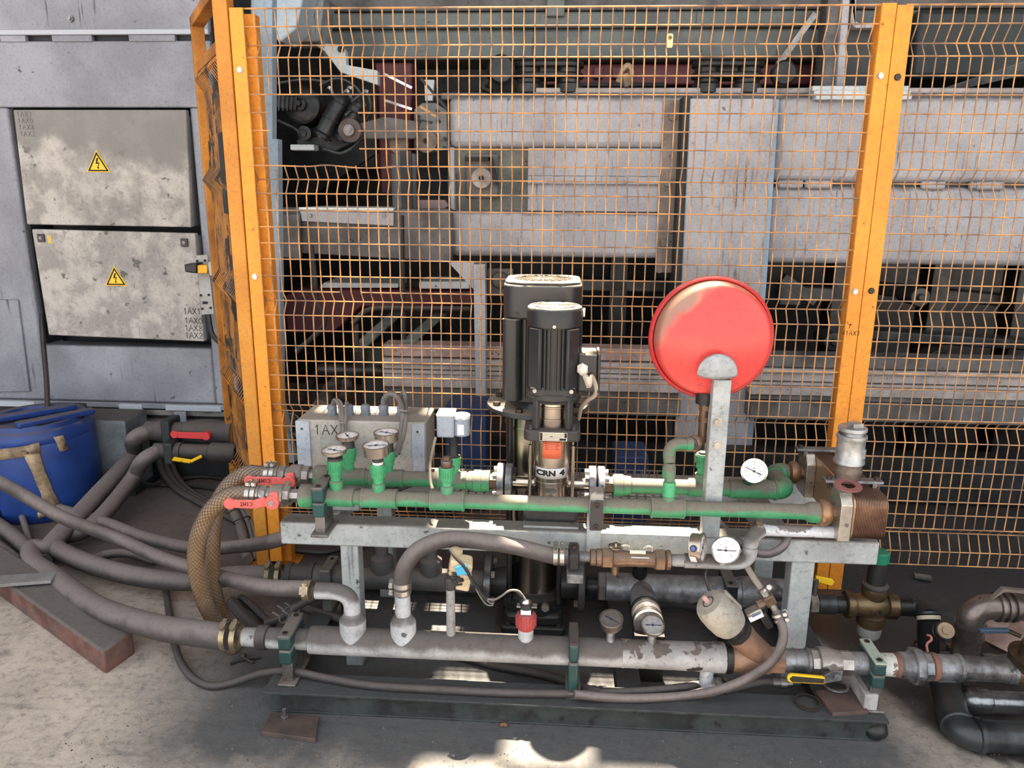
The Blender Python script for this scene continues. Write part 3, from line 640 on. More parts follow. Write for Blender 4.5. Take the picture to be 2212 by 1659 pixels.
def hwire(par, x0, x1, z, y, off=-.0045, sag=None):
    mb = MB(); Y = y+off+(FD if z in PEAK else 0)
    pts = [V((x0, Y, z)), V((x1, Y, z))]
    if sag: pts = [V((x0+(x1-x0)*t, Y+random.uniform(-.004, .004), z+s)) for t, s in sag]
    r = WR if z < 2.0 else .003
    mb.tube(pts, r, 5, 1 if not sag else 4); mb.build('horizontal_wire', wire, par)

XL0, XL1, XL2 = -1.107, -1.060, -1.038
XR0, XR1, XR2 = .985, 1.030, 1.082
pn = thing('mesh_fence', 'orange welded mesh fence panel with a hole cut in its upper left, behind the pumps', 'fence', (0, YF, 0))
mb = MB(); mb.box((XL0, YF-.014, .03), (XL1, YF-.009, 2.022)); mb.box((XL0, YF-.009, .03), (XL0+.005, YF+.03, 2.022)); mb.build('side_bar', orange, pn, .0015)
mb = MB(); mb.box((XR0, YF-.014, .0), (XR1, YF-.009, 2.024)); mb.box((XR0, YF-.009, 0), (XR0+.004, YF+.03, 2.024)); mb.build('side_bar', orange, pn, .0015)
for z in (1.83, 1.142, .33):
    mb = MB(); x = (XL0+XL1)/2; mb.hex((x, YF-.022, z), (x, YF-.013, z), .0095, .3); mb.cyl((x, YF-.0155, z), (x, YF-.0135, z), .011); mb.build('bolt', bolt, pn)
    mb = MB(); x = (XR0+XR1)/2-.004; mb.hex((x, YF-.022, z-.02), (x, YF-.013, z-.02), .0095, .3); mb.cyl((x, YF-.0155, z-.02), (x, YF-.0135, z-.02), .011); mb.build('bolt', bolt, pn)
hx = [at(582, 280, YF).x, at(778, 280, YF).x]     # cut-out
hz1, hz0 = 1.754, 1.523
bx = [at(737, 620, YF).x, at(789, 620, YF).x]     # broken wires further down
x = -.2789
while x > XL1+.02: x -= PIT
xs = []
x += PIT
while x < XR0-.006: xs.append(x); x += PIT
xs.insert(0, xs[0]-PIT)
for x in xs:
    if hx[0]+.006 < x < hx[1]-.006:
        vwire(pn, x, YF, 2.024, hz1-.002); vwire(pn, x, YF, hz0+.002, .106)
    elif bx[0]-.0 < x < bx[1]:
        vwire(pn, x, YF, 2.024, 1.128); vwire(pn, x, YF, 1.068, .106)
    else: vwire(pn, x, YF)
for z in ROWS:
    if hz0 < z < hz1-.001:
        hwire(pn, XL1-.02, hx[0]+.004, z, YF); hwire(pn, hx[1]-.004, XR0+.02, z, YF)
    elif z == hz0:
        hwire(pn, XL1-.02, XR0+.02, z, YF, sag=[(0, 0), (.05, 0), (.10, -.002), (.13, .003), (.17, -.004), (.2, -.006), (.24, -.003), (.3, 0), (1, 0)])
    elif z == 1.09:
        hwire(pn, XL1-.02, bx[0]-.004, z, YF); hwire(pn, bx[1]-.012, XR0+.02, z, YF)
    else: hwire(pn, XL1-.02, XR0+.02, z, YF)
mb = MB()
write(mb, '41AX1', at(1817, 724, YF-.0145), (1, 0, 0), (0, 0, 1), .016, .0009, 1.15)
write(mb, '^', at(1831, 709, YF-.0145), (1, 0, 0), (.2, 0, 1), .016, .0009)
mb.build('handwriting', ink, pn)
# posts
def post(name, x0, x1, y0, y1, z1, mat, label):
    t = thing(name, label, 'post', ((x0+x1)/2, (y0+y1)/2, 0))
    mb = MB(); mb.box((x0, y0, .008), (x1, y1, z1)); mb.build('upright', mat, t, .003)
    mb = MB(); mb.box((x0-.03, y0-.03, 0), (x1+.03, y1+.03, .008)); mb.build('foot_plate', orangedirt, t)
    return t
t = post('fence_post', XL1-.03, XL2, YF+.032, YF+.075, 2.012, orange, 'orange fence post behind the left edge of the mesh panel')
t = post('fence_post', at(1897, 60, YF+.032).x, XR1+.01, YF+.032, YF+.08, 2.012, orange, 'orange fence post behind the joint of the two mesh panels')
# right-hand panel
p2 = thing('mesh_fence', 'orange welded mesh fence panel at the right edge of the picture', 'fence', (1.6, YF, 0))
mb = MB(); mb.box((XR1+.002, YF-.014, .0), (XR2, YF-.009, 2.018)); mb.box((XR1+.002, YF-.009, 0), (XR1+.006, YF+.03, 2.018)); mb.build('side_bar', orange, p2, .0015)
for z in (1.806, 1.125, .33):
    mb = MB(); x = XR1+.028; mb.hex((x, YF-.021, z), (x, YF-.013, z), .0095, .2); mb.cyl((x, YF-.0155, z), (x, YF-.0135, z), .011); mb.build('bolt', boltdk, p2)
x = XR2+.022
while x < 2.3: vwire(p2, x, YF); x += PIT
for z in ROWS: hwire(p2, XR2-.02, 2.3, z, YF)
# open gate leaf, seen almost edge-on
G0, G1 = V((-1.135, 2.735, 0)), V((at(438, 330, 3.38).x+.02, 3.38, 0))
gd = (G1-G0).normalized(); gn = V((gd.y, -gd.x, 0)); gn = gn if gn.y < 0 and gn.x < 0 else -gn
gn = V((-gd.y, gd.x, 0)); gn = gn if gn.x < 0 else -gn       # outward, towards the housing
ZG0, ZG1 = .12, 2.13
gp = post('gate_post', -1.160, -1.110, YF-.02, YF+.03, 2.24, M('shaded_orange_paint', S(216, 146, 54), S(196, 126, 44), .55, spots=.3, nscale=3, bump=.04, spotcol=S(90, 54, 24)), 'shaded orange gate post left of the mesh panel, taller than the fence')  # darker orange: the less lit face is put into the colour
g = thing('fence_gate', 'orange mesh gate leaf standing open, seen edge-on, stained with oil', 'gate', tuple(G0))
def gpt(s, z, o=0.): return G0+gd*s+gn*o+V((0, 0, z))
GL_ = (G1-G0).length
def gbar(name, s0, z0, s1, z1, wv, tv, mat=orangedirt):
    mb = MB(); a, b = gpt(s0, z0), gpt(s1, z1); mb.bar(a, b, tv, wv, (0, 0, 1) if abs(z1-z0) < .1 else tuple(gd)); return mb.build(name, mat, g, .002)
gbar('near_stile', .02, ZG0, .02, ZG1, .04, .05); gbar('far_stile', GL_-.02, ZG0, GL_-.02, ZG1, .04, .05)
gbar('top_rail', 0, ZG1-.02, GL_, ZG1-.02, .04, .05); gbar('upper_rail', .04, ZG1-.20, GL_-.04, ZG1-.20, .04, .04); gbar('bottom_rail', 0, ZG0+.02, GL_, ZG0+.02, .04, .05)
# mesh of the leaf: too dense to tell wires apart from here
def gy(z):
    best = 0.
    for c in (1.88, 1.478, 1.052, .78, .635, .225):
        d = abs(z-c)
        if d < .05: best = max(best, 1-d/.05)
    return best*.032
mb = MB()
zs = sorted({ZG0+.04, ZG1-.2} | {c+d for c in (1.88, 1.478, 1.052, .635, .225) for d in (-.05, 0, .05)})
n = int((GL_-.08)/.0357)
for i in range(n+1):
    s = .04+i*(GL_-.08)/n
    mb.tube([gpt(s, z, gy(z)) for z in zs], .0026, 4, 1, cap=False)
z = ZG0+.06
while z < ZG1-.2:
    mb.tube([gpt(.03, z, gy(z)-.004), gpt(GL_-.03, z, gy(z)-.004)], .0026, 4, 1, cap=False); z += .055
stuff(mb.build('wire_mesh', wireold, g))
mb = MB(); c0 = gpt(.30, 1.50, -.012); mb.obox(c0+gn*.02, gd, gn, (0, 0, 1), (.09, .006, .30)); lp = mb.build('lock_plate', housingdk, g, .001)
mb = MB(); mb.obox(c0+gd*(-.05)+gn*-.01, gd, gn, (0, 0, 1), (.022, .03, .22)); mb.build('hinge', steeldull, g, .003)
# label tag on the mesh
c = at(1447, 88, YF-.01); k = thing('tag', 'small cream tag hanging on the upper mesh above the red tank', 'tag', tuple(c))
mb = MB(); w_, h_ = .0095, .021
mb.prism([V((c.x+a*w_, YF-.012, c.z+b*h_)) for a, b in ((-.7, -1), (.7, -1), (1, -.8), (1, .8), (.7, 1), (-.7, 1), (-1, .8), (-1, -.8))], (0, .003, 0)); mb.build('card', M('cream_tag', S(238, 208, 150), None, .6), k)
mb = MB(); mb.cyl((c.x, YF-.014, c.z+.009), (c.x, YF-.011, c.z+.009), .006); mb.build('hole', M('tag_hole', S(120, 86, 56), None, .7), k)
# ================================================================== MACHINE BEHIND THE FENCE
YB = 4.0
def bx(name, px0, py0, px1, py1, Y, depth, mat, par=None, bev=.01):
    a, b = at(px0, py0, Y), at(px1, py1, Y)
    mb = MB(); mb.box((min(a.x, b.x), Y, min(a.z, b.z)), (max(a.x, b.x), Y+depth, max(a.z, b.z))); return mb.build(name, mat, par, bev)
# main box beam, left length
b = thing('machine_beam', 'broad pale grey box beam with a square window, behind the middle of the fence', 'machine', (0, YB, 1.1))
TL, BR = at(970, 207, YB), at(1476, 556, YB)
zt, zb_ = TL.z, at(1200, 556, YB).z; zm = at(1250, 393, YB).z
w0, w1 = at(985, 318, YB), at(1139, 456, YB)
xL, xR = TL.x, BR.x
mb = MB(); mb.box((xL, YB, w0.z), (xR, YB+.5, zt)); mb.build('upper_plate', bigbeam, b, .03)
mb = MB(); mb.box((w1.x, YB, zm+.006), (xR, YB+.05, w0.z)); mb.box((xL-.0, YB, w1.z), (w0.x-.01, YB+.05, w0.z)); mb.build('web_plate', bigbeam, b, .004)
mb = MB(); mb.box((w1.x, YB-.012, zm-.012), (xR-.12, YB+.01, zm+.03)); mb.build('flange_lip', bigbeam, b, .006)
mb = MB(); mb.box((w1.x, YB+.012, w1.z), (xR, YB+.05, zm+.006)); mb.build('lower_web', bigbeam, b, .004)
mb = MB(); mb.box((xL, YB, zb_), (xR, YB+.5, w1.z)); mb.build('lower_plate', bigbeam, b, .03)
mb = MB(); mb.box((w0.x-.05, YB+.05, w1.z-.02), (w1.x+.05, YB+.09, w0.z+.02)); mb.build('window_plate', M('mottled_olive_plate', S(112, 114, 106), S(78, 80, 76), .6, nscale=8, spots=.5, bump=.1), b)
c = at(1041, 385, YB+.03)
mb = MB(); mb.box((c.x-.085, YB+.03, c.z-.10), (c.x+.085, YB+.05, c.z+.12)); mb.build('boss_plate', beamdk, b, .01)
mb = MB(); mb.cyl((c.x, YB+.0, c.z), (c.x, YB+.04, c.z), .052, None, 24); mb.build('roller_end', M('worn_roller_face', S(170, 158, 150), S(120, 112, 108), .5, .3, nscale=12), b, .004)
mb = MB(); mb.cyl((c.x, YB-.006, c.z), (c.x, YB+.004, c.z), .014, None, 12); mb.build('shaft_hole', ink, b)
mb = MB()
for (a, q) in (((1006, 344), (1060, 344)), ((1060, 340), (1075, 400))):
    p, r2 = at(a[0], a[1], YB+.03), at(q[0], q[1], YB+.03); mb.bar(p+V((0, -.02, 0)), r2+V((0, -.02, 0)), .02, .02, (0, 1, 0))
mb.build('cable_hook', ink, b)
# right length
b2 = thing('machine_beam', 'pale grey box beam to the right of the wide column, behind both mesh panels', 'machine', (2, YB, 1.1))
xr = 2.9; x0 = at(1668, 400, YB).x
mb = MB(); mb.box((x0, YB, zm+.008), (xr, YB+.5, zt)); mb.build('upper_plate', bigbeam, b2, .03)
mb = MB(); mb.box((x0, YB+.01, zb_-.015), (xr, YB+.5, zm-.008)); mb.build('lower_plate', bigbeam, b2, .03)
for pa_, pb_ in ((1680, 1736), (1740, 1800), (1992, 2044), (2096, 2172)):
    p, q = at(pa_, 396, YB-.01), at(pb_, 396, YB-.01); mb = MB(); mb.box((p.x, YB-.014, zm-.024), (q.x, YB+.02, zm+.02)); mb.build('weld_tab', bigbeam, b2, .012)
mb = MB(); mb.box((x0, YB+.03, zm-.02), (xr, YB+.06, zm+.02)); mb.build('seam_gap', housingdk, b2)
# bolted splice between beam and column
sp_ = thing('splice_plate', 'brown stained vertical bolted strip left of the wide column', 'plate', tuple(at(1455, 590, YB-.02)))
mb = MB(); plate(mb, [(1434, 216), (1476, 216), (1460, 590), (1416, 590)], YB-.02, .03); mb.build('strip', M('brown_stained_steel', S(150, 136, 126), S(104, 94, 88), .55, nscale=4, spots=.5, streak=.6), sp_, .004)
mb = MB(); plate(mb, [(1472, 218), (1492, 218), (1476, 590), (1456, 590)], YB-.01, .05); mb.build('dark_gap', housingdk, sp_)
for px, py in ((1453, 252), (1443, 395), (1434, 525), (1424, 582)):
    q = at(px, py, YB-.03); mb = MB(); mb.hex((q.x, YB-.035, q.z), (q.x, YB-.018, q.z), .021); mb.build('bolt', M('brown_stained_steel', (1, 1, 1, 1)), sp_, .002)
# wide column
YC = 3.85
cl_ = thing('machine_column', 'wide pale grey column with a square top, behind the red tank', 'column', tuple(at(1560, 1000, YC)))
mb = MB(); plate(mb, [(1492, 212), (1672, 212), (1644, 615), (1612, 1000), (1454, 1000), (1477, 520)], YC, .3); mb.build('front_plate', bigbeam, cl_, .006)
mb = MB(); plate(mb, [(1667, 214), (1684, 214), (1656, 615), (1622, 1000), (1610, 1000), (1640, 615)], YC+.02, .25); mb.build('side_flange', bluegrey, cl_, .004)
mb = MB(); plate(mb, [(1476, 208), (1496, 208), (1474, 600), (1450, 1000), (1436, 1000), (1456, 600)], YC+.02, .2); mb.build('dark_edge', housingdk, cl_, .004)
# rail and roller chain on the beam
rl = thing('beam_rail', 'long grey rail running along the top of the box beams', 'rail', (0.6, YB+.05, zt))
zr = zt+.0
mb = MB(); mb.box((xL-.05, YB+.06, zr-.012), (xr, YB+.3, zr+.022)); mb.build('rail', beamdk, rl, .006)
mb = MB(); mb.box((at(1150, 190, YB).x, YB+.10, zr+.022), (xr, YB+.22, zr+.05)); mb.build('running_strip', rail, rl, .004)
def carriage(px0, px1, label):
    a, b_ = at(px0, 160, YB+.06), at(px1, 160, YB+.06); z0 = zr+.05; t = thing('roller_carriage', label, 'roller', ((a.x+b_.x)/2, YB+.2, z0))
    H = at(1200, 128, YB+.06).z-z0
    r = .078; Yc = YB+.16
    def capsule(z_, h_, rr, nm, mat):
        m = MB(); poly = []
        for i in range(13): q = PI/2+PI*i/12; poly.append(V((a.x+r+rr*math.cos(q), Yc+rr*math.sin(q), z_)))
        for i in range(13): q = -PI/2+PI*i/12; poly.append(V((b_.x-r+rr*math.cos(q), Yc+rr*math.sin(q), z_)))
        m.prism(poly, (0, 0, h_)); return m.build(nm, mat, t, .008)
    capsule(z0+H-.03, .03, r, 'top_plate', oily); capsule(z0+.045, .03, r, 'bottom_plate', oily)
    for x in (a.x+r, b_.x-r):
        m = MB(); m.lathe((x, Yc, z0-.03), (0, 0, 1), [(0, r*.7), (.01, r*.92), (.05, r*.92), (.06, r*.78), (.085, r*.78), (.09, r*.82), (H+.0, r*.82)], 24); m.build('roller', oily2, t)
    m = MB(); m.box((a.x+r, Yc-.03, z0+.06), (b_.x-r, Yc+.05, z0+H-.02)); m.build('spacer_block', oily2, t)
carriage(1107, 1262, 'black roller carriage riding on the beam rail above the small pump')
carriage(1500, 1660, 'black roller carriage riding on the beam rail above the red tank')
c = at(1084, 152, YB+.1); tag(MB().lathe((c.x, YB+.05, c.z), (0, 1, 0), [(0, .06), (.01, .07), (.05, .07), (.06, .05)], 20).build('guide_wheel', oily), 'black oily guide wheel left of the first roller carriage', 'wheel')
c = at(1690, 160, YB+.1); tag(MB().lathe((c.x, YB+.05, c.z), (0, 1, 0), [(0, .05), (.01, .06), (.05, .06), (.06, .04)], 20).build('guide_wheel', oily), 'black oily guide wheel right of the second roller carriage', 'wheel')
# oily cable chain bits
mb = MB(); mb.tube([at(1058, 150, YB+.1), at(1050, 175, YB+.08), at(1046, 190, YB+.08), at(1062, 198, YB+.06)], .016, 7, 5); tag(mb.build('oily_chain', oily), 'oily black chain hanging by the first guide wheel', 'chain')
# maroon beam beyond
YM = 4.7
m_ = thing('maroon_beam', 'maroon beam beyond the rail between the two roller carriages', 'beam', tuple(at(1400, 190, YM)))
bx('beam', 1180, 138, 1760, 184, YM, .25, maroon, m_); bx('foot', 1220, 178, 1440, 188, YM-.02, .1, housingdk, m_)
for px in (1290, 1330):
    q = at(px, 158, YM-.03); mb = MB(); mb.box((q.x-.02, YM-.05, q.z-.03), (q.x+.03, YM, q.z+.03)); mb.build('bracket', maroon, m_, .004)
mb = MB(); mb.tube([at(1335, 178, YB+.12), at(1346, 150, YB+.12), at(1358, 142, YB+.12), at(1364, 160, YB+.12), at(1352, 188, YB+.1)], .014, 7, 6); mb.tube([at(1350, 160, YB+.1), at(1356, 186, YB+.1)], .02, 7, 1); tag(mb.build('rag_knot', tape), 'brown rag knotted on the rail between the two carriages', 'rag')
# big overhead duct
YU = 4.6
du = thing('overhead_girder', 'long green-grey girder running across the top behind the fence', 'girder', (0, YU, 2.0))
zA, zB, zC, zD = at(1100, 28, YU).z, at(1100, 62, YU).z, at(1100, 92, YU).z, at(1100, 128, YU).z
mb = MB(); mb.box((at(690, 80, YU).x, YU, zD), (3.4, YU+.4, zB)); mb.build('lower_web', duct, du, .02)
mb = MB(); mb.box((at(640, 80, YU).x, YU-.03, zB), (3.4, YU+.4, zA)); mb.build('upper_web', duct, du, .012)
mb = MB(); mb.box((-1.6, YU-.01, zA+.01), (3.4, YU+.4, zA+.25)); mb.build('top_flange', beamdk, du, .01)
for px in (1200,):
    q = at(px, 10, YU-.06); mb = MB(); mb.box((q.x-.05, YU-.06, zA-.03), (q.x+.05, YU, zA+.25)); mb.build('stiffener', duct, du, .008)
# upright plates with round cornered window, top right
YV = 4.3
v = thing('upright_bracket', 'grey upright support frame with a rounded window, top right above the beam', 'frame', tuple(at(1830, 205, YV)))
mb = MB(); plate(mb, [(1822, -20), (1838, -20), (1824, 186), (1806, 186)], YV, .12); mb.build('upright_edge', bigbeam, v, .006)
mb = MB(); plate(mb, [(1790, -20), (1822, -20), (1806, 186), (1772, 186)], YV+.03, .12); mb.build('upright_web', beamdk, v, .004)
mb = MB()
for poly in ([(1836, -20), (1846, -20), (1840, 52), (1848, 60), (1900, 60), (1925, 60), (1925, 52), (1860, 52), (1848, 46), (1850, -20)],):
    plate(mb, poly, YV, .1)
mb.build('window_frame', bigbeam, v)
mb = MB(); plate(mb, [(1825, 62), (1960, 62), (1950, 186), (1812, 186)], YV+.06, .05); mb.build('dark_panel', housingdk, v)
for k in range(3):
    a, q = at(1756+k*2, 178+k*10, YB-.02), at(1966, 187+k*10, YB-.02)
    mb = MB(); mb.box((a.x, YB-.02-.012*k, q.z-.02), (q.x, YB+.25, q.z+.004)); mb.build('foot_plate', paleplate, v, .004)
tag(MB().bar(at(1760, 30, YV), at(1680, 140, YV), .03, .03).build('pneumatic_strut', steeldull), 'bare metal strut slanting above the second roller carriage', 'strut')
# right dark beams at the top
bx('dark_girder', 1985, 18, 2400, 170, 4.5, .4, M('dark_green_girder', S(46, 54, 54), S(34, 40, 41), .5, nscale=3), None, .03); tag(bpy.context.scene.collection.objects[-1], 'dark green girder at the top right corner behind the mesh', 'girder')
mb = MB()
for k in range(5): mb.bar(at(2030, 200-k*1, 4.2-.01*k), at(2300, 140-k*9, 4.2-.01*k), .01, .012)
tag(mb.build('ribbed_tray', oily2), 'slanting dark ribbed tray on the beam at the right edge', 'tray')

# ---------------------------------------------------------------- lower ribbed beds
YR = 3.7
def ribbed(label, px0, px1, Y, pys, xend=None, skew=0.):
    t = thing('ribbed_bed', label, 'machine', tuple(at((px0+px1)/2, pys[-1][1], Y)))
    for (p0, p1, out, mat, nm) in pys:
        a, b_ = at(px0, p0, Y), at(px1 if xend is None else px0+200, p1, Y); x1 = b_.x if xend is None else xend
        mb = MB(); mb.box((a.x, Y-out, at((px0+900)/2 if px0 < 900 else px0, p1, Y).z), (x1, Y+.12, at((px0+900)/2 if px0 < 900 else px0, p0, Y).z)); mb.build(nm, mat, t, .004)
    return t
LR = [(744, 770, .0, M('pinkish_steel', S(186, 160, 152), S(150, 128, 122), .5, nscale=8, spots=.4), 'top_bar'), (772, 784, .02, rail, 'rib'), (785, 797, .0, rail, 'rib'), (798, 806, .014, rail, 'rib'), (807, 816, .0, rail, 'rib'), (817, 834, .016, rail, 'rib'), (835, 850, -.01, beamdk, 'groove'), (851, 885, .0, beamdk, 'skirt')]
ribbed('pale ribbed steel bed behind the mesh, between the control box and the pumps', 828, 1470, YR, LR)
LR2 = [(766, 792, .0, beamdk, 'top_bar'), (793, 803, .02, rail, 'rib'), (804, 822, .0, rail, 'rib'), (823, 830, .014, rail, 'rib'), (831, 852, .004, rail, 'rib'), (853, 864, -.01, beamdk, 'groove'), (865, 905, .0, beamdk, 'skirt')]
ribbed('pale ribbed steel bed behind the mesh at the right, beyond the wide column', 1622, 2300, YR+.02, LR2, 2.7)
YP = 3.62
pc = thing('support_post', 'narrow pale grey leg under the box beam, left of the big pump motor', 'leg', tuple(at(1040, 920, YP)))
mb = MB(); plate(mb, [(1022, 570), (1048, 570), (1050, 922), (1028, 922)], YP, .08); mb.build('tube', bigbeam, pc, .004)
mb = MB(); plate(mb, [(968, 566), (1024, 566), (1024, 626)], YP+.02, .02); mb.build('gusset', bigbeam, pc)
mb = MB(); plate(mb, [(1052, 582), (1108, 582), (1108, 640), (1052, 640)], YP+.12, .05); mb.build('bearing_plate', beamdk, pc, .004)
q = at(1080, 605, YP+.1); mb = MB(); mb.cyl((q.x, YP+.09, q.z), (q.x, YP+.13, q.z), .04, None, 20); mb.build('bearing', oily2, pc, .004)
# dark bars, rollers and braces in the shade below the beams, hung on uprights
lm = thing('lower_mechanism', 'oily dark bars, rollers and braces in the shade below the box beams', 'machine', (.8, 4.4, 0))
for k, (p0, p1, y0, y1, Yk, mt) in enumerate(((1250, 1480, 590, 640, 4.3, oily2), (1640, 1830, 600, 655, 4.3, oily2), (1870, 2212, 700, 745, 4.2, oily2), (1900, 2212, 600, 650, 4.4, oily))):
    a, b_ = at(p0, y0, Yk), at(p1, y1, Yk); mb = MB(); mb.bar((a.x, Yk, (a.z+b_.z)/2), (b_.x, Yk, (a.z+b_.z)/2-.02*k), .12, abs(a.z-b_.z)*.6, (0, 0, 1)); mb.build('dark_bar', mt, lm, .01)
a, b_ = at(1690, 600, 4.1), at(1760, 650, 4.1); mb = MB(); mb.bar(a, b_, .05, .05); mb.build('brace', oily2, lm)
q = at(1706, 640, 4.1); mb = MB(); mb.box((q.x-.06, 4.08, q.z-.05), (q.x+.06, 4.16, q.z+.07)); mb.build('bearing_block', oily2, lm, .01)
for k, (px, py) in enumerate(((1980, 640), (2020, 780), (1795, 735))):
    q = at(px, py, 4.1); mb = MB(); mb.cyl((q.x, 4.05, q.z), (q.x, 4.25, q.z), .05+.02*(k == 1), None, 20); mb.cyl((q.x, 4.03, q.z), (q.x, 4.06, q.z), .02, None, 12); mb.build('dark_roller', oily2, lm, .006)
for px in (1330, 1560, 1795, 2000, 2180):
    x = at(px, 700, 4.35).x; mb = MB(); mb.box((x-.05, 4.24, 0), (x+.05, 4.40, zb_+.02)); mb.build('upright', oily, lm, .006)
mb = MB(); mb.box((-2.2, 5.6, 0), (3.6, 5.7, 1.6)); tag(mb.build('dark_screen', oily), 'dark oily backing screen deep inside the machine', 'panel')
mb = MB(); mb.box((-.6, 3.55, .0), (2.9, 3.66, at(1300, 905, 3.6).z-.13)); tag(mb.build('machine_bed', oily, bevel=.01), 'oily black machine bed low behind the mesh', 'machine')
# blue crates seen low through the mesh
for k, (p0, y0, p1, y1, Yk, lab) in enumerate(((960, 880, 1050, 960, 3.3, 'dark blue crate behind the mesh beside the grey actuator'), (1330, 985, 1400, 1030, 3.2, 'dark blue crate low behind the mesh right of the pumps'))):
    a, b_ = at(p0, y0, Yk), at(p1, y1, Yk); mb = MB(); mb.box((a.x, Yk, 0), (b_.x, Yk+.22, a.z)); tag(mb.build('blue_crate', M('dark_blue_plastic', S(30, 52, 92), None, .5), bevel=.01), lab, 'crate')

# ---------------------------------------------------------------- dark mechanism on the left
pb = thing('end_post', 'pale blue-grey post just right of the left fence post, behind the mesh', 'post', tuple(at(600, 930, 3.0)))
mb = MB(); plate(mb, [(545, -20), (588, -20), (588, 300), (600, 300), (608, 870), (636, 1000), (596, 1000), (566, 300)], 3.0, .05); mb.build('post', bluegrey, pb, .003)
hd = thing('machine_cover', 'pale blue machine cover in the top left behind the mesh', 'machine', tuple(at(620, 60, 3.9)))
mb = MB(); plate(mb, [(540, -30), (660, -30), (640, 60), (606, 90), (540, 60)], 3.9, .2); mb.build('cover', M('pale_blue_cover', S(188, 204, 216), S(170, 186, 198), .5, spots=.2), hd, .01)
mb = MB(); plate(mb, [(628, -10), (700, -10), (690, 90), (606, 90)], 4.1, .2); mb.build('stained_cover', M('stained_cover', S(150, 156, 160), S(110, 114, 118), .5, nscale=6, spots=.5, streak=1.), hd, .01)
mb = MB(); plate(mb, [(672, 92), (735, 96), (745, 108), (748, 140), (815, 152), (816, 184), (735, 156), (700, 110)], 4.2, .06); mb.build('support_arm', paleplate, hd, .004)
q = at(736, 106, 4.19); mb = MB(); mb.cyl((q.x, 4.185, q.z), (q.x, 4.21, q.z), .016); mb.build('arm_hole', ink, hd)
mb = MB(); plate(mb, [(590, 90), (700, 96), (740, 150), (815, 185), (815, 330), (600, 470), (596, 200)], 4.9, .05); mb.build('dark_cavity', oily, hd)
rc = thing('red_column', 'dark red upright machine column left of the box beam, behind the mesh', 'column', tuple(at(850, 330, 4.5)))
mb = MB(); plate(mb, [(808, 135), (890, 135), (890, 205), (880, 420), (822, 420), (816, 200)], 4.5, .2); mb.build('upright', maroon, rc, .01)
# drive unit
Yd = 4.0
dv = thing('drive_unit', 'oily black drive unit with wheel and cylinders seen through the hole in the mesh', 'machine', tuple(at(690, 345, Yd)))
q = at(662, 232, Yd); mb = MB(); mb.lathe((q.x, Yd, q.z), (-.1, -1, .1), [(-.05, .09), (.05, .09), (.06, .075), (.062, .03), (.08, .03), (.085, .015), (.1, .012)], 30); mb.build('flywheel', oily, dv)
for k, (a0, a1, rr) in enumerate((((738, 214), (696, 295), .042), ((775, 222), (738, 300), .036))):
    p, r2 = at(a0[0], a0[1], Yd-.12), at(a1[0], a1[1], Yd-.14); d = (r2-p); mb = MB(); mb.lathe(p-d*.1, d, [(0, rr*.5), (.02, rr*.9), (.03, rr), (d.length*1.0, rr), (d.length*1.05, rr*.8), (d.length*1.15, rr*.7)], 16); mb.build('cylinder', oily2, dv)
    for f in (.05, .5, .95):
        mb = MB(); s = p+d*f; mb.lathe(s, d, [(0, rr*1.15), (.012, rr*1.15)], 16); mb.build('cylinder_band', oily, dv)
    for f in (.0, .03):
        for sg in (-1, 1):
            mb = MB(); s = p+d*f+V((sg*rr*.8, -.02, .02)); mb.tube([s, s+V((sg*.012, -.02, .03)), s+V((sg*.03, -.02, .025))], .006, 6, 4); mb.build('hose_nipple', chrome, dv)
q = at(622, 222, Yd-.05); mb = MB(); mb.obox(q, (1, 0, -.15), (0, 1, 0), (.15, 0, 1), (.1, .06, .07)); mb.build('motor_block', oily2, dv, .008)
for k in range(5):
    mb = MB(); s = at(604+k*9, 222, Yd-.085); mb.obox(s, (1, 0, -.15), (0, 1, 0), (.15, 0, 1), (.006, .012, .075)); mb.build('cooling_fin', oily2, dv)
q = at(658, 288, Yd-.05); mb = MB(); mb.lathe((q.x, Yd-.03, q.z), (0, -1, 0), [(0, .035), (.03, .035), (.035, .018), (.05, .018)], 18); mb.build('idler', oily2, dv)
mb = MB(); mb.prism([at(a, b_, Yd-.02) for a, b_ in ((640, 300), (700, 290), (770, 260), (780, 300), (720, 330), (640, 322))], (0, .08, 0)); mb.build('bracket', oily, dv, .006)
q = at(760, 283, Yd-.16); mb = MB(); mb.lathe((q.x, Yd-.16, q.z), (0, -1, 0), [(0, .055), (.04, .055), (.042, .03), (.05, .03)], 24); mb.build('belt_pulley', M('brown_worn_pulley', S(92, 80, 76), S(60, 54, 52), .5, .3), dv)
mb = MB(); mb.lathe((q.x, Yd-.2, q.z), (0, -1, 0), [(0, .026), (.02, .026), (.021, .014), (.028, .014)], 20); mb.build('pulley_hub', steeldull, dv)
mb = MB(); mb.prism([at(a, b_, Yd-.14) for a, b_ in ((770, 268), (830, 252), (905, 262), (900, 300), (850, 300), (782, 300))], (0, .04, 0)); mb.build('lever_arm', beamdk, dv, .006)
mb = MB(); mb.box((at(644, 318, Yd).x, Yd-.12, at(660, 327, Yd).z), (at(694, 318, Yd).x, Yd-.04, at(660, 315, Yd).z)); mb.build('sensor_box', paleplate, dv, .004)
for pts in ([(700, 322), (740, 330), (780, 300), (800, 250)], [(760, 220), (790, 200), (800, 240), (770, 290)], [(690, 185), (730, 170), (770, 190), (790, 230)], [(600, 180), (660, 172), (720, 180)], [(745, 250), (760, 240), (775, 255), (768, 275)], [(600, 260), (640, 280), (650, 300)]):
    mb = MB(); mb.tube([at(a, b_, Yd-.18+.02*i) for i, (a, b_) in enumerate(pts)], .008, 7, 6); mb.build('oily_hose', oily2, dv)
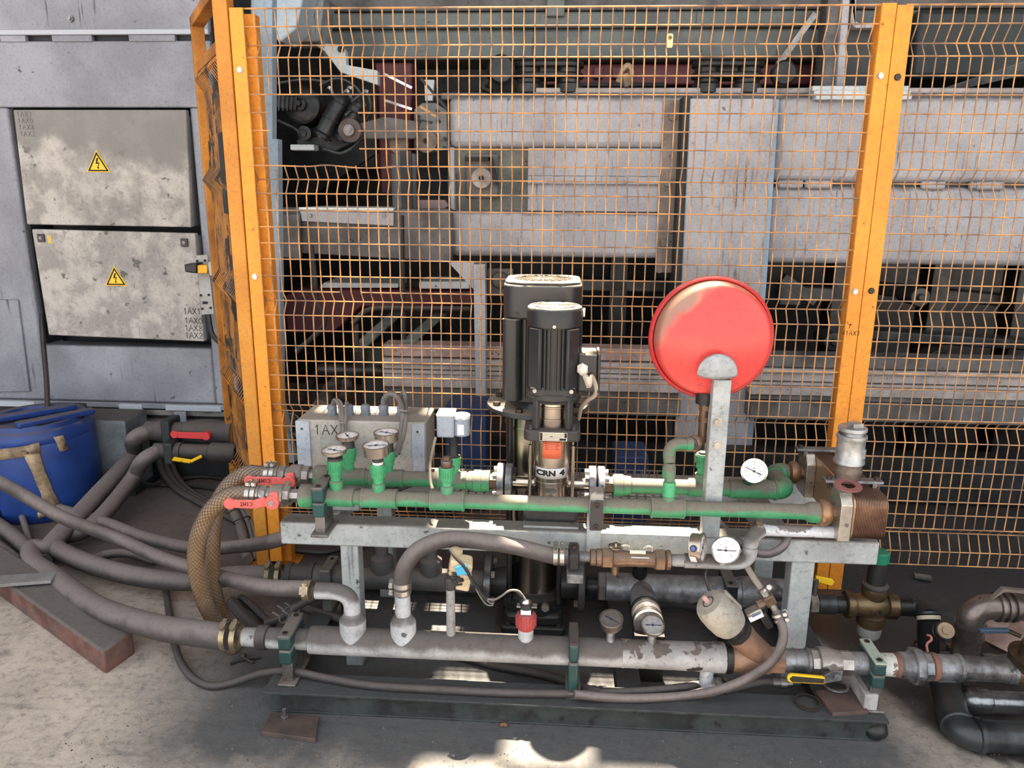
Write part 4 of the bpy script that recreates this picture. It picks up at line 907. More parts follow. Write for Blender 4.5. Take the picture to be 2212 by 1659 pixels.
# discs and rods by the beam end
gd_ = thing('gear_plate', 'grey bolted bearing plate with a round disc at the end of the box beam', 'machine', tuple(at(930, 330, 4.05)))
mb = MB(); mb.prism([at(a, b_, 4.05) for a, b_ in ((894, 236), (912, 222), (940, 222), (965, 238), (968, 322), (930, 330), (894, 322))], (0, .05, 0)); mb.build('plate', M('grey_bearing_plate', S(132, 134, 134), S(104, 106, 106), .5, spots=.3), gd_, .006)
for px, py in ((903, 252), (945, 240), (948, 262), (962, 300), (961, 320), (905, 262)):
    q = at(px, py, 4.04); mb = MB(); mb.cyl((q.x, 4.03, q.z), (q.x, 4.055, q.z), .009); mb.build('bolt', oily, gd_)
q = at(921, 305, 4.0); mb = MB(); mb.lathe((q.x, 4.0, q.z), (0, -1, 0), [(-.05, .055), (0, .058), (.012, .056), (.014, .045), (.016, .045)], 28); mb.build('disc', M('worn_disc', S(128, 118, 110), S(92, 84, 80), .5, .2, nscale=10), gd_)
mb = MB(); mb.cyl((q.x, 3.975, q.z), (q.x, 3.99, q.z), .012); mb.build('disc_bore', ink, gd_)
q = at(862, 312, 3.95); mb = MB(); mb.lathe((q.x, 3.95, q.z), (.1, -1, 0), [(-.03, .045), (0, .05), (.02, .046), (.022, .02)], 24); mb.build('second_disc', M('worn_disc', (1, 1, 1, 1)), gd_)
mb = MB(); plate(mb, [(893, 256), (897, 256), (934, 262), (931, 268)], 3.96, .02); mb.build('sensor_mount', blackplas, gd_)
for a, b_, c_ in (((830, 160), (890, 190), chrome), ((832, 217), (890, 236), chrome), ((908, 230), (942, 252), M('orange_straw', S(200, 150, 90), None, .5)), ((910, 170), (965, 235), oily)):
    mb = MB(); mb.bar(at(a[0], a[1], 3.95), at(b_[0], b_[1], 3.95), .012 if c_ is not oily else .03, .012); mb.build('rod', c_, gd_)
mb = MB(); plate(mb, [(916, 172), (938, 172), (934, 218), (918, 218)], 4.1, .03); mb.build('white_box', paleplate, gd_, .003)
# drum-like guide and grey chute
cn = thing('chute_cylinder', 'grey upright cylinder casing left of the box beam window, behind the mesh', 'machine', tuple(at(870, 465, 3.9)))
p = at(872, 332, 3.9); z1_ = p.z; z0_ = at(872, 462, 3.9).z
mb = MB(); mb.cyl((p.x, 3.9, z0_), (p.x, 3.9, z1_), .062, None, 24); mb.build('casing', M('slate_casing', S(108, 110, 114), S(88, 90, 94), .5), cn, .006)
mb = MB(); mb.box((p.x-.004, 3.83, z0_-.01), (p.x+.05, 3.85, z1_+.01)); mb.build('casing_rib', housingdk, cn)
mb = MB(); plate(mb, [(884, 432), (960, 432), (968, 445), (930, 470), (884, 470)], 3.95, .05); mb.build('deflector', M('brownish_plate', S(136, 118, 116), None, .5), cn)
mb = MB(); mb.tube([at(869, 465, 3.8), at(871, 600, 3.8), at(874, 760, 3.8), at(876, 900, 3.8)], .010, 6, 4); mb.build('hanging_cable', cableblk, cn)
st = thing('conveyor_table', 'grey steel table with a white top, left of the box beam behind the mesh', 'table', tuple(at(800, 550, 3.8)))
mb = MB(); mb.prism([at(606, 545, 3.8), at(972, 566, 3.8), at(972, 452, 3.8), at(606, 448, 3.8)], (0, .12, 0)); mb.build('apron', beamdk, st, .006)
ztb = at(750, 454, 3.78).z
mb = MB(); a, b_ = at(645, 454, 3.78), at(850, 458, 3.78); mb.prism([V((a.x, 3.78, ztb)), V((b_.x, 3.78, ztb)), V((b_.x+.0, 4.1, ztb)), V((a.x+.03, 4.1, ztb))], (0, 0, .012)); mb.build('white_top', M('white_sheet', S(232, 236, 234), None, .5, spots=.15), st, .002)
mb = MB(); plate(mb, [(648, 456), (850, 460), (850, 488), (652, 478)], 3.77, .012); mb.build('front_cover', M('grey_cover', S(172, 172, 178), None, .5, spots=.2), st, .003)
for px in (670, 830):
    q = at(px, 466, 3.765); mb = MB(); mb.cyl((q.x, 3.755, q.z), (q.x, 3.772, q.z), .009); mb.build('bolt', steeldull, st)
mb = MB(); plate(mb, [(606, 462), (648, 462), (648, 560), (606, 555)], 3.76, .04); mb.build('end_plate', beamdk, st, .004)
bx('bright_plate', 972, 430, 995, 456, 4.3, .03, M('white_sheet', (1, 1, 1, 1)), st)
# red cross beam and diagonal channels
rb = thing('red_crossbeam', 'dark red cross beam low behind the mesh, left of the big pump', 'beam', tuple(at(850, 660, 4.1)))
mb = MB(); plate(mb, [(648, 622), (1022, 628), (1022, 660), (780, 664), (720, 720), (620, 720), (612, 640)], 4.1, .15); mb.build('beam', M('dark_maroon', S(86, 30, 36), S(66, 24, 30), .5, nscale=4), rb, .01)
mb = MB(); plate(mb, [(700, 610), (860, 612), (860, 622), (690, 622)], 4.08, .25); mb.build('top_plate', paleplate, rb, .004)
mb = MB(); plate(mb, [(905, 608), (1012, 608), (1014, 624), (905, 624)], 4.08, .25); mb.build('top_plate', paleplate, rb, .004)
for k, (a0, a1) in enumerate((((775, 750), (862, 672)), ((875, 745), (952, 678)))):
    c0, c1 = at(a0[0], a0[1], 3.72), at(a1[0], a1[1], 4.3)
    ch = thing('diagonal_channel', ('left', 'right')[k]+' of the two dark channels running back diagonally with pale tops', 'channel', tuple(c0))
    mb = MB(); mb.bar(c0, c1, .07, .01); mb.build('top_flange', M('pale_green_grey_top', S(150, 160, 158), S(110, 120, 118), .5, nscale=10, spots=.3), ch)
    mb = MB(); mb.bar(c0+V((.0, 0, -.07)), c1+V((0, 0, -.07)), .05, .13); mb.build('web', oily2, ch)
mb = MB(); mb.box((at(775, 770, 3.74).x, 3.76, 0), (at(832, 770, 3.74).x, 3.9, at(800, 752, 3.74).z)); tag(mb.build('dark_stand', M('dark_green_steel', S(44, 58, 54), S(32, 42, 40), .5), bevel=.01), 'dark green stand left of the ribbed bed', 'stand')
c0, c1 = at(690, 798, 3.75), at(835, 798, 3.75); tag(MB().cyl((c0.x, 3.75, c0.z), (c1.x, 3.75, c0.z), .03).build('cross_tube', oily2), 'dark horizontal tube running to the ribbed bed', 'tube')
for k, (a0, a1, rr, lab) in enumerate((((690, 880, 3.2), (735, 810, 3.9), .035, 'pale cylinder lying at an angle behind the control box'), ((640, 880, 3.2), (690, 800, 3.9), .022, 'slim dark rod left of the pale angled cylinder'), ((612, 925, 3.1), (650, 895, 3.3), .035, 'short pale pipe stub showing left of the control box'), ((612, 955, 3.1), (642, 940, 3.25), .03, 'lower pale pipe stub showing left of the control box'), ((730, 870, 3.5), (762, 800, 3.9), .03, 'curved grey duct behind the control box glands'))):
    p, q = at(*a0), at(*a1); mb = MB(); mb.lathe(p, q-p, [(0, rr), ((q-p).length*.45, rr), ((q-p).length*.47, rr*1.15), ((q-p).length*.55, rr*1.15), ((q-p).length*.57, rr*.9), ((q-p).length, rr*.9)], 16); tag(mb.build('angled_cylinder', zincdark if k != 1 else oily2), lab, 'pipe')
mb = MB(); mb.box((-1.2, 3.15, 0), (-.45, 3.4, .25)); tag(mb.build('machine_plinth', oily, bevel=.01), 'oily black base block behind the left end of the fence', 'base')
for k, pts in enumerate(([(672, 530, 3.6), (680, 600, 3.6), (684, 650, 3.62), (700, 700, 3.65), (640, 760, 3.7)], [(760, 700, 3.7), (800, 668, 3.75), (900, 666, 3.8), (1020, 668, 3.85)], [(770, 700, 3.72), (770, 730, 3.72), (772, 760, 3.72)])):
    mb = MB(); mb.tube([at(*p) for p in pts], .013, 8, 7); tag(mb.build('dark_hose', rubberdk), ('dark hose looping down behind the left part of the mesh', 'dark hose lying along the red cross beam', 'short dark hose beside the left diagonal channel')[k], 'hose')
# ================================================================== SKID AND SUPPORT FRAME
def dpt(X, Y, Z): return (V((X, Y, Z))-CAM).dot(FW)/FPX      # metres per photo pixel at a point
def hst(par, Y, Z, name, mat, items, n=22, rot=0.):            # turned piece along X from (pixel, pixel radius) pairs
    pr = []
    for px, rp in items:
        x = xat(px, Y, Z); pr.append((x, rp*dpt(x, Y, Z)))
    mb = MB(); mb.xl(Y, Z, pr, n, rot); return mb.build(name, mat, par)
def vst(par, X, Y, name, mat, items, n=22, rot=0., bev=0.):    # turned upright piece from (pixel row of its centre, pixel radius) pairs, top first
    pr = []
    for py, rp in items:
        z = zat(py, X, Y); pr.append((z, rp*dpt(X, Y, z)))
    pr.reverse(); z0 = pr[0][0]
    mb = MB(); mb.lathe((X, Y, z0), (0, 0, 1), [(z-z0, r) for z, r in pr], n, True, rot); return mb.build(name, mat, par, bev)
SX0, SX1 = -.805, .905
sk = thing('skid_base', 'low grimy green-black steel channel base the whole pump unit stands on', 'base', (0, 1.9, 0))
mb = MB(); mb.box((SX0, 1.828, .072), (SX1, 1.925, .080)); mb.box((SX0+.012, 1.852, 0), (SX1-.02, 1.862, .072)); mb.box((SX0+.012, 1.85, 0), (SX1-.02, 1.925, .006)); mb.build('front_channel', skidm, sk, .002)
mb = MB(); mb.box((SX0, 2.50, .062), (SX1, 2.60, .070)); mb.box((SX0+.012, 2.53, 0), (SX1-.02, 2.54, .062)); mb.build('rear_channel', skidm, sk, .002)
for x0, x1 in ((SX0, SX0+.075), (.19, .26), (SX1-.16, SX1-.06)):
    mb = MB(); mb.box((x0, 1.925, .064), (x1, 2.52, .071)); mb.box((x0+.02, 1.925, 0), (x0+.028, 2.52, .064)); mb.build('cross_channel', skidm, sk, .002)
ZB0, ZB1 = .413, .485
sf = thing('pump_rack', 'pale grey square tube frame carrying the pumps and green pipes above the skid', 'frame', (0, 2.1, 0))
mb = MB(); mb.box((-.817, 2.07, ZB0), (.926, 2.142, ZB1)); mb.build('front_beam', frame, sf, .006)
mb = MB(); mb.box((-.80, 2.50, ZB0), (.91, 2.57, ZB1)); mb.build('rear_beam', frame, sf, .006)
for x0, x1 in ((-.735, -.66), (-.08, .0), (.62, .69)):
    mb = MB(); mb.box((x0, 2.142, ZB0+.005), (x1, 2.50, ZB1+.002)); mb.build('cross_beam', frame, sf, .005)
for (px0, px1, py) in ((738, 776, 1250), (1702, 1752, 1300)):
    a, b_ = at(px0, py, 2.082), at(px1, py, 2.082)
    mb = MB(); mb.box((a.x, 2.082, .0), (b_.x, 2.14, ZB0)); mb.build('leg', frame, sf, .004)
    mb = MB(); mb.box((a.x+.01, 2.50, .0), (b_.x+.01, 2.56, ZB0)); mb.build('leg', frame, sf, .004)
mb = MB(); mb.box((-.735, 2.16, ZB1+.002), (-.60, 2.28, ZB1+.030)); mb.build('bearer_block', frame, sf, .004)
a, b_ = at(1268, 1120, 2.058), at(1300, 1120, 2.058)
mb = MB(); mb.box((a.x, 2.058, ZB0), (b_.x, 2.07, .56)); mb.build('clamp_strip', frame, sf, .002)
mb = MB(); p, q = at(1130, 1140, 2.09), at(1250, 1140, 2.09); mb.box((p.x, 2.088, ZB1), (q.x, 2.29, ZB1+.008)); mb.build('pump_plate', frame, sf, .002)

def gauge(label, c, axis, r, dep, na=2.4, face=whitep, casemat=None, hub=True, up=(0, 0, 1), group=None, stem=None, pivot=0.):
    c = V(c); ax = V(axis).normalized(); u = V(up)-ax*V(up).dot(ax); u.normalize(); s = u.cross(ax)
    cm = casemat or M('brushed_gauge_case', S(190, 178, 166), S(160, 148, 138), .3, .9, nscale=4, bump=.02)
    t = thing('pressure_gauge', label, 'gauge', tuple(c-ax*dep), group)
    mb = MB(); mb.lathe(c-ax*dep, ax, [(0, r*.86), (.002, r*.93), (dep-.003, r*.93), (dep-.003, r), (dep+.002, r), (dep+.003, r*.90), (dep-.002, r*.89)], 32, False); mb.build('case', cm, t)
    mb = MB(); mb.lathe(c-ax*dep, ax, [(0, r*.86), (.0005, r*.86)], 32); mb.build('case_back', cm, t)
    mb = MB(); mb.lathe(c-ax*.003, ax, [(0, r*.89), (.0012, r*.89)], 32); fc = mb.build('dial', face, t)
    mb = MB()
    for k in range(25):
        a = R(-135+270*k/24); d = s*math.sin(a)+u*math.cos(a); L = .13 if k % 4 == 0 else .07
        mb.obox(c-ax*.0013+d*r*(.78-L/2), d, d.cross(ax), ax, (r*L, r*(.022 if k % 4 == 0 else .012), .0006))
    for k in range(0, 25, 4):
        a = R(-135+270*k/24); d = s*math.sin(a)+u*math.cos(a); mb.obox(c-ax*.0013+d*r*.54, s, u, ax, (r*.05, r*.075, .0005)); 
    mb.obox(c-ax*.0013+u*r*.22, s, u, ax, (r*.22, r*.05, .0005))
    mb.build('dial_marks', M('dial_print', S(122, 116, 128), None, .6, bump=0), fc)
    mb = MB(); d = s*math.sin(na)+u*math.cos(na); mb.obox(c+ax*.0002+d*r*.18, d, d.cross(ax), ax, (r*1.05, r*.045, .0008)); mb.obox(c+ax*.0002-d*r*.45, d, d.cross(ax), ax, (r*.3, r*.09, .0008)); mb.cyl(c-ax*.001, c+ax*.0012, r*.09, None, 12); mb.build('needle', M('needle_blue_black', S(46, 50, 78), None, .4, bump=0), t)
    return t

# --------------------------------------------------------------- pipe clamps
def clamp(label, px0, px1, Y, Z, r, zbot, wide, bodymat=dkgreen, topmat=None, base=True):
    x0, x1 = xat(px0, Y-r, Z), xat(px1, Y-r, Z); xc = (x0+x1)/2
    t = thing('pipe_clamp', label, 'clamp', (xc, Y, zbot))
    tz = Z+r+.012
    mb = MB(); mb.prism([V((x0, Y-wide, Z-r-.014)), V((x1, Y-wide, Z-r-.014)), V((x1, Y-wide, Z-.0015)), V((x0, Y-wide, Z-.0015))], (0, 2*wide, 0)); mb.build('lower_block', bodymat, t, .005)
    mb = MB(); mb.box((x0, Y-wide, Z+.0015), (x1, Y+wide, tz)); mb.build('upper_block', bodymat, t, .006)
    mb = MB(); mb.box((x0+.001, Y-wide-.002, tz), (x1-.001, Y+wide+.002, tz+.005)); cp = mb.build('cover_plate', topmat or M('dusty_clamp_plate', S(128, 128, 124), S(104, 104, 102), .5, dust=.7, dlo=.5, dhi=1), t, .002)
    for yy in (Y-wide*.76, Y+wide*.76):
        mb = MB(); mb.cyl((xc, yy, tz+.005), (xc, yy, tz+.008), .0075, None, 14); mb.build('screw', boltdk, cp)
        mb = MB(); mb.cyl((xc, yy, tz+.0078), (xc, yy, tz+.0085), .0038, None, 6); mb.build('screw_socket', ink, cp)
    if base:
        mb = MB(); mb.box((x0-.008, Y-wide-.004, zbot), (x1+.008, Y+wide+.004, zbot+.008)); mb.box((x0+.003, Y-wide*.8, zbot+.008), (x1-.003, Y+wide*.8, Z-r-.014)); mb.build('foot', steeldull, t, .002)
    return t
YFp, ZFp = 2.03, .588
YRp, ZRp = 2.19, .588
clamp('dark green pipe clamp on the left end of the front green pipe', 678, 704, YFp, ZFp, .030, ZB1, .052)
# front-facing clamp on the grey strip
xm0, xm1 = xat(1274, 2.0, ZFp), xat(1303, 2.0, ZFp)
t = thing('pipe_clamp', 'black plated clamp with two hex screws holding the middle of the front green pipe', 'clamp', ((xm0+xm1)/2, 2.04, .52))
mb = MB(); mb.box((xm0, 1.998, ZFp-.056), (xm1, 2.056, ZFp+.048)); mb.build('block', M('grey_clamp_block', S(168, 160, 152), None, .5, dust=.5), t, .005)
mb = MB(); mb.box((xm0+.001, 1.990, ZFp-.060), (xm1-.001, 1.998, ZFp+.030)); cp = mb.build('cover_plate', M('black_cover_plate', S(62, 58, 60), None, .5), t, .003)
for dz_ in (.016, -.048):
    mb = MB(); c = V(((xm0+xm1)/2, 1.990, ZFp+dz_)); mb.cyl(c, c+V((0, -.004, 0)), .0085, None, 14); mb.build('screw', boltdk, cp)
    mb = MB(); mb.cyl(c+V((0, -.0038, 0)), c+V((0, -.0045, 0)), .0042, None, 6); mb.build('screw_socket', ink, cp)

# --------------------------------------------------------------- FRONT GREEN PIPE
def gpipe(par, Y, Z, a, b_): return hst(par, Y, Z, 'pipe', green, [(a, 16.5), (b_, 16.5)])
def tee(par, Y, Z, a, b_, r, bpx, btop, br):
    hst(par, Y, Z, 'tee', green, [(a, r*.9), (a+1, r), (a+5, r), (a+6, r*.96), (b_-6, r*.96), (b_-5, r), (b_-1, r), (b_, r*.9)])
    X = xat(bpx, Y, Z)
    z = Z+.012
    ztop = zat(btop, X, Y); mb = MB(); k = br*dpt(X, Y, Z)
    mb.lathe((X, Y, z), (0, 0, 1), [(0, k*.72), ((ztop-z)*.5, k*.98), ((ztop-z)*.62, k), (ztop-z-.002, k), (ztop-z, k*.9)], 22); mb.build('branch_socket', green, par)
    return X
def adapter(par, X, Y, ytop, ybot, r, mat=green_clean):
    """ribbed female adapter: knurled head, slotted waist and neck"""
    z1, z0 = zat(ytop, X, Y), zat(ybot, X, Y); h = z1-z0; k = r*dpt(X, Y, z0)
    mb = MB(); mb.lathe((X, Y, z0), (0, 0, 1), [(0, k*.66), (h*.33, k*.66), (h*.34, k*.82), (h*.54, k*.84), (h*.55, k*.93), (h*.95, k*.95), (h, k*.9)], 26)
    for i in range(22):
        q = 2*PI*i/22; d = V((math.cos(q), math.sin(q), 0)); mb.obox(V((X, Y, z0+h*.75))+d*k*.95, d, (-d.y, d.x, 0), (0, 0, 1), (k*.12, k*.13, h*.36))
    for i in range(8):
        q = 2*PI*i/8+.2; d = V((math.cos(q), math.sin(q), 0)); mb.obox(V((X, Y, z0+h*.42))+d*k*.83, d, (-d.y, d.x, 0), (0, 0, 1), (k*.10, k*.10, h*.2))
    mb.build('ribbed_adapter', mat, par)
    return z1
gf = thing('green_pipe', 'front green plastic pipe running the length of the frame, dusty on top', 'pipe', (0, YFp, ZFp))
gpipe(gf, YFp, ZFp, 649, 1750)
hst(gf, YFp, ZFp, 'socket', green, [(649, 23), (651, 26), (676, 26), (681, 22)])
X1 = tee(gf, YFp, ZFp, 705, 766, 21.5, 728, 1037, 14.5)
X2 = tee(gf, YFp, ZFp, 781, 858, 22, 819, 1043, 14)
X3 = tee(gf, YFp, ZFp, 929, 1004, 22.5, 966, 1048, 14)
X4 = tee(gf, YFp, ZFp, 1405, 1479, 23, 1443, 1070, 13)
hst(gf, YFp, ZFp, 'end_socket', green, [(1738, 17), (1746, 21), (1750, 23), (1769, 23)])
z1f = adapter(gf, X1, YFp, 992, 1040, 17); z2f = adapter(gf, X2, YFp, 1002, 1046, 16.5); z3f = adapter(gf, X3, YFp, 1008, 1052, 17.5)
vst(gf, X1, YFp, 'dark_bush', castblack, [(988, 16), (993, 16.5)]); vst(gf, X2, YFp, 'white_seal', M('ptfe_white', S(232, 230, 228), None, .5), [(997, 11.5), (1003, 12)])
vst(gf, X2, YFp, 'dark_bush', castblack, [(988, 9), (990, 11.5), (996, 12), (998, 9)])
vst(gf, X3, YFp, 'brown_plug', brass, [(996, 9), (998, 12.5), (1000, 13), (1008, 12), (1010, 14.5)]); vst(gf, X3, YFp, 'plug_square', brass, [(987, 8.5), (996, 8.5)], 4, PI/4)
vst(gf, X3, YFp, 'plug_flange', steeldull, [(994, 13), (997, 13.5), (998, 12)])
# union to the heat exchanger
hst(gf, YFp, ZFp, 'union_nut', brasshex, [(1767, 22), (1770, 27), (1776, 29.5), (1783, 28.5), (1791, 24), (1794, 20)], 26)
for k in range(8):
    pass
hst(gf, YFp, ZFp, 'union_tail', brass, [(1793, 18.5), (1810, 18.5)], 8)
# branch to the tank: small bore pipe, swelling, elbow, pipe back right
mb = MB(); z0 = zat(1068, X4, YFp); P = [V((X4, YFp, z0)), V((X4+.001, YFp+.01, zat(1030, X4, YFp))), V((X4, YFp+.02, zat(1010, X4, YFp)))]
mb.tube(P, [.0145, .0165], 14, 5); mb.build('branch_pipe', green, gf)
vst(gf, X4, YFp, 'branch_collar', green_clean, [(1040, 12), (1043, 14), (1066, 13.5), (1070, 14)])
ztop = zat(958, X4, YFp+.04)
mb = MB(); mb.lathe((X4, YFp+.02, zat(1036, X4, YFp+.02)), (0, .02, 1), [(0, .012), (.01, .0185), (.035, .019), (.05, .0135)], 18); mb.build('branch_coupler', green, gf)
pe = [V((X4, YFp+.022, zat(1006, X4, YFp))), V((X4-.002, YFp+.03, ztop-.03))]+arc((X4-.002, YFp+.03, ztop-.028), (X4-.002, YFp+.035, ztop), (X4+.028, YFp+.04, ztop), 6)+[V((X4+.05, YFp+.045, ztop-.002))]
mb = MB(); mb.tube(pe, .0165, 14, 2); mb.build('branch_elbow', green, gf)
# rings where the elbow is welded
mb = MB(); mb.lathe((X4+.046, YFp+.045, ztop-.002), (1, .1, 0), [(0, .019), (.018, .019)], 18); mb.build('elbow_socket', green, gf)
TJ = V((X4+.062, YFp+.047, ztop-.002))
gauge('thin round gauge facing up on the front green pipe, leftmost gauge', (X1-.001, YFp, zat(972, X1, YFp)), (-.02, -.06, 1), .0365, .010, 1.9, up=(0, 1, 0))
gauge('deep steel gauge facing up on the front green pipe, right of the thin one', (X2-.004, YFp, zat(962, X2, YFp)), (-.03, -.08, 1), .0385, .030, 1.45, up=(0, 1, 0))
mb = MB(); mb.cyl((X1, YFp, z1f-.004), (X1, YFp, zat(981, X1, YFp)), .011); mb.build('gauge_neck', castblack, gf)
mb = MB(); mb.cyl((X2, YFp, zat(994, X2, YFp)), (X2, YFp, zat(982, X2, YFp)), .010); mb.build('gauge_neck', castblack, gf)

# --------------------------------------------------------------- REAR GREEN PIPE
gr = thing('green_pipe', 'rear green plastic pipe in line with the small pump flanges', 'pipe', (0, YRp, ZRp))
gpipe(gr, YRp, ZRp, 690, 1040); gpipe(gr, YRp, ZRp, 1355, 1600)
hst(gr, YRp, ZRp, 'socket', green, [(681, 21), (684, 24), (706, 24), (711, 20)])
Xa = tee(gr, YRp, ZRp, 713, 791, 19.5, 756, 1012, 13); Xb = tee(gr, YRp, ZRp, 798, 872, 19.5, 839, 1018, 12.5); Xc = tee(gr, YRp, ZRp, 945, 1008, 20, 980, 1024, 13)
hst(gr, YRp, ZRp, 'end_socket', green, [(1008, 17), (1014, 20.5), (1023, 21), (1024, 24), (1040, 24), (1041, 22.5), (1058, 24), (1059, 20)])
hst(gr, YRp, ZRp, 'hex_tail', brass, [(1058, 17), (1075, 17)], 6); hst(gr, YRp, ZRp, 'hex_tail', brass, [(1306, 19), (1324, 19)], 6)
def flange(par, px0, px1, r, boltside):
    hst(par, YRp, ZRp, 'flange', zinc, [(px0, r-2), (px0+1.5, r), (px1-1.5, r), (px1, r-2)], 34)
    for k in range(4):
        q = PI/4+k*PI/2; dy, dz_ = math.cos(q)*r*.74*.00133, math.sin(q)*r*.74*.00133
        xa, xb = xat(px0-5, YRp, ZRp), xat(px1+5, YRp, ZRp)
        mb = MB()
        if boltside < 0: mb.hex((xat(px0-8, YRp, ZRp), YRp+dy, ZRp+dz_), (xat(px0, YRp, ZRp), YRp+dy, ZRp+dz_), .0105)
        else: mb.hex((xat(px1, YRp, ZRp), YRp+dy, ZRp+dz_), (xat(px1+8, YRp, ZRp), YRp+dy, ZRp+dz_), .0105)
        mb.build('flange_bolt', boltdk if boltside > 0 and px0 < 1200 else bolt, par)
flange(gr, 1074, 1090, 40, -1); flange(gr, 1290, 1306, 40, 1)
hst(gr, YRp, ZRp, 'end_socket', green, [(1323, 20), (1326, 24), (1345, 24), (1346, 21.5), (1362, 20), (1364, 17)])
hst(gr, YRp, ZRp, 'tee', green, [(1486, 18), (1488, 20), (1536, 20), (1538, 18)])
Xd = xat(1513, YRp, ZRp); mb = MB(); mb.cyl((Xd, YRp, ZRp), (Xd, YRp, ZRp+.045), .019); mb.build('branch_socket', green, gr)
adapter(gr, Xd, YRp, 980, 1024, 15); vst(gr, Xd, YRp, 'dark_insert', castblack, [(976, 9), (981, 10)])
adapter(gr, Xa, YRp, 966, 1012, 16); adapter(gr, Xb, YRp, 974, 1020, 16); adapter(gr, Xc, YRp, 986, 1026, 16)
for X, y0, y1 in ((Xa, 952, 968), (Xb, 955, 976)):
    vst(gr, X, YRp, 'dark_bush', castblack, [(y0, 12), (y0+4, 13), (y1, 14)])
gauge('thin round gauge facing up on the rear green pipe before the control box writing', (Xa-.002, YRp, zat(941, Xa, YRp)), (-.02, -.06, 1), .0355, .010, 2.6, up=(0, 1, 0))
gauge('deep steel gauge facing up on the rear green pipe, standing highest of the gauges', (Xb-.002, YRp, zat(934, Xb, YRp)), (-.02, -.05, 1), .0385, .026, 1.9, up=(0, 1, 0))
# elbows back to the heat exchanger
xe = xat(1697, YRp, ZRp); ye2 = fl(1700, 1020, ZRp).y
hst(gr, YRp, ZRp, 'tee', green, [(1574, 18), (1576, 20.5), (1671, 20.5), (1672, 23), (1676, 23), (1677, 21)])
rg = .0285
pts = [V((xat(1668, YRp, ZRp), YRp, ZRp))]+arc((xe-.03, YRp, ZRp), (xe, YRp, ZRp), (xe, YRp+.035, ZRp), 7)
mb = MB(); mb.tube(pts, rg, 18, 1); mb.build('elbow', green_clean, gr)
mb = MB(); mb.lathe((xe, YRp+.03, ZRp), (0, 1, 0), [(0, rg*1.06), (.012, rg*1.06), (.013, rg*.85), (ye2-YRp-.06, rg*.85)], 20); mb.build('elbow_link', green, gr)
xr2 = xat(1665, ye2, ZRp)
pts = arc((xe, ye2-.04, ZRp), (xe, ye2, ZRp), (xe+.035, ye2, ZRp), 7)
mb = MB(); mb.tube(pts, rg, 18, 1); mb.build('elbow', green_clean, gr)
mb = MB(); mb.lathe((xe+.03, ye2, ZRp), (1, 0, 0), [(0, rg*.98), (.012, rg*.98), (.013, rg*.85), (.03, rg*.85)], 20); mb.build('elbow_socket', green, gr)
xn = xe+.05
mb = MB(); mb.lathe((xn, ye2, ZRp), (1, 0, 0), [(0, .024), (.006, .033), (.016, .036), (.026, .034), (.034, .026)], 26); mb.build('union_nut', brasshex, gr)
xblk = xat(1752, ye2, ZRp)
mb = MB(); mb.lathe((xn+.034, ye2, ZRp), (1, 0, 0), [(0, .022), (xblk-xn-.034, .022)], 8); mb.build('union_tail', brass, gr)
# gauge on the rear pipe, facing the viewer
gc = at(1629, 1018, YRp-.055); gax = V((-.08, -1, .18)).normalized()
mb = MB(); mb.tube([V((xat(1612, YRp, ZRp), YRp, ZRp+.012)), V((gc.x, gc.y, gc.z))-gax*.02], .015, 14, 1); mb.build('gauge_branch', M('dark_green_plastic', S(30, 92, 62), S(24, 78, 54), .5), gr)
gauge('round white gauge facing the viewer on the rear green pipe, left of the elbow', tuple(gc), tuple(gax), .038, .016, -1.15, casemat=chrome)

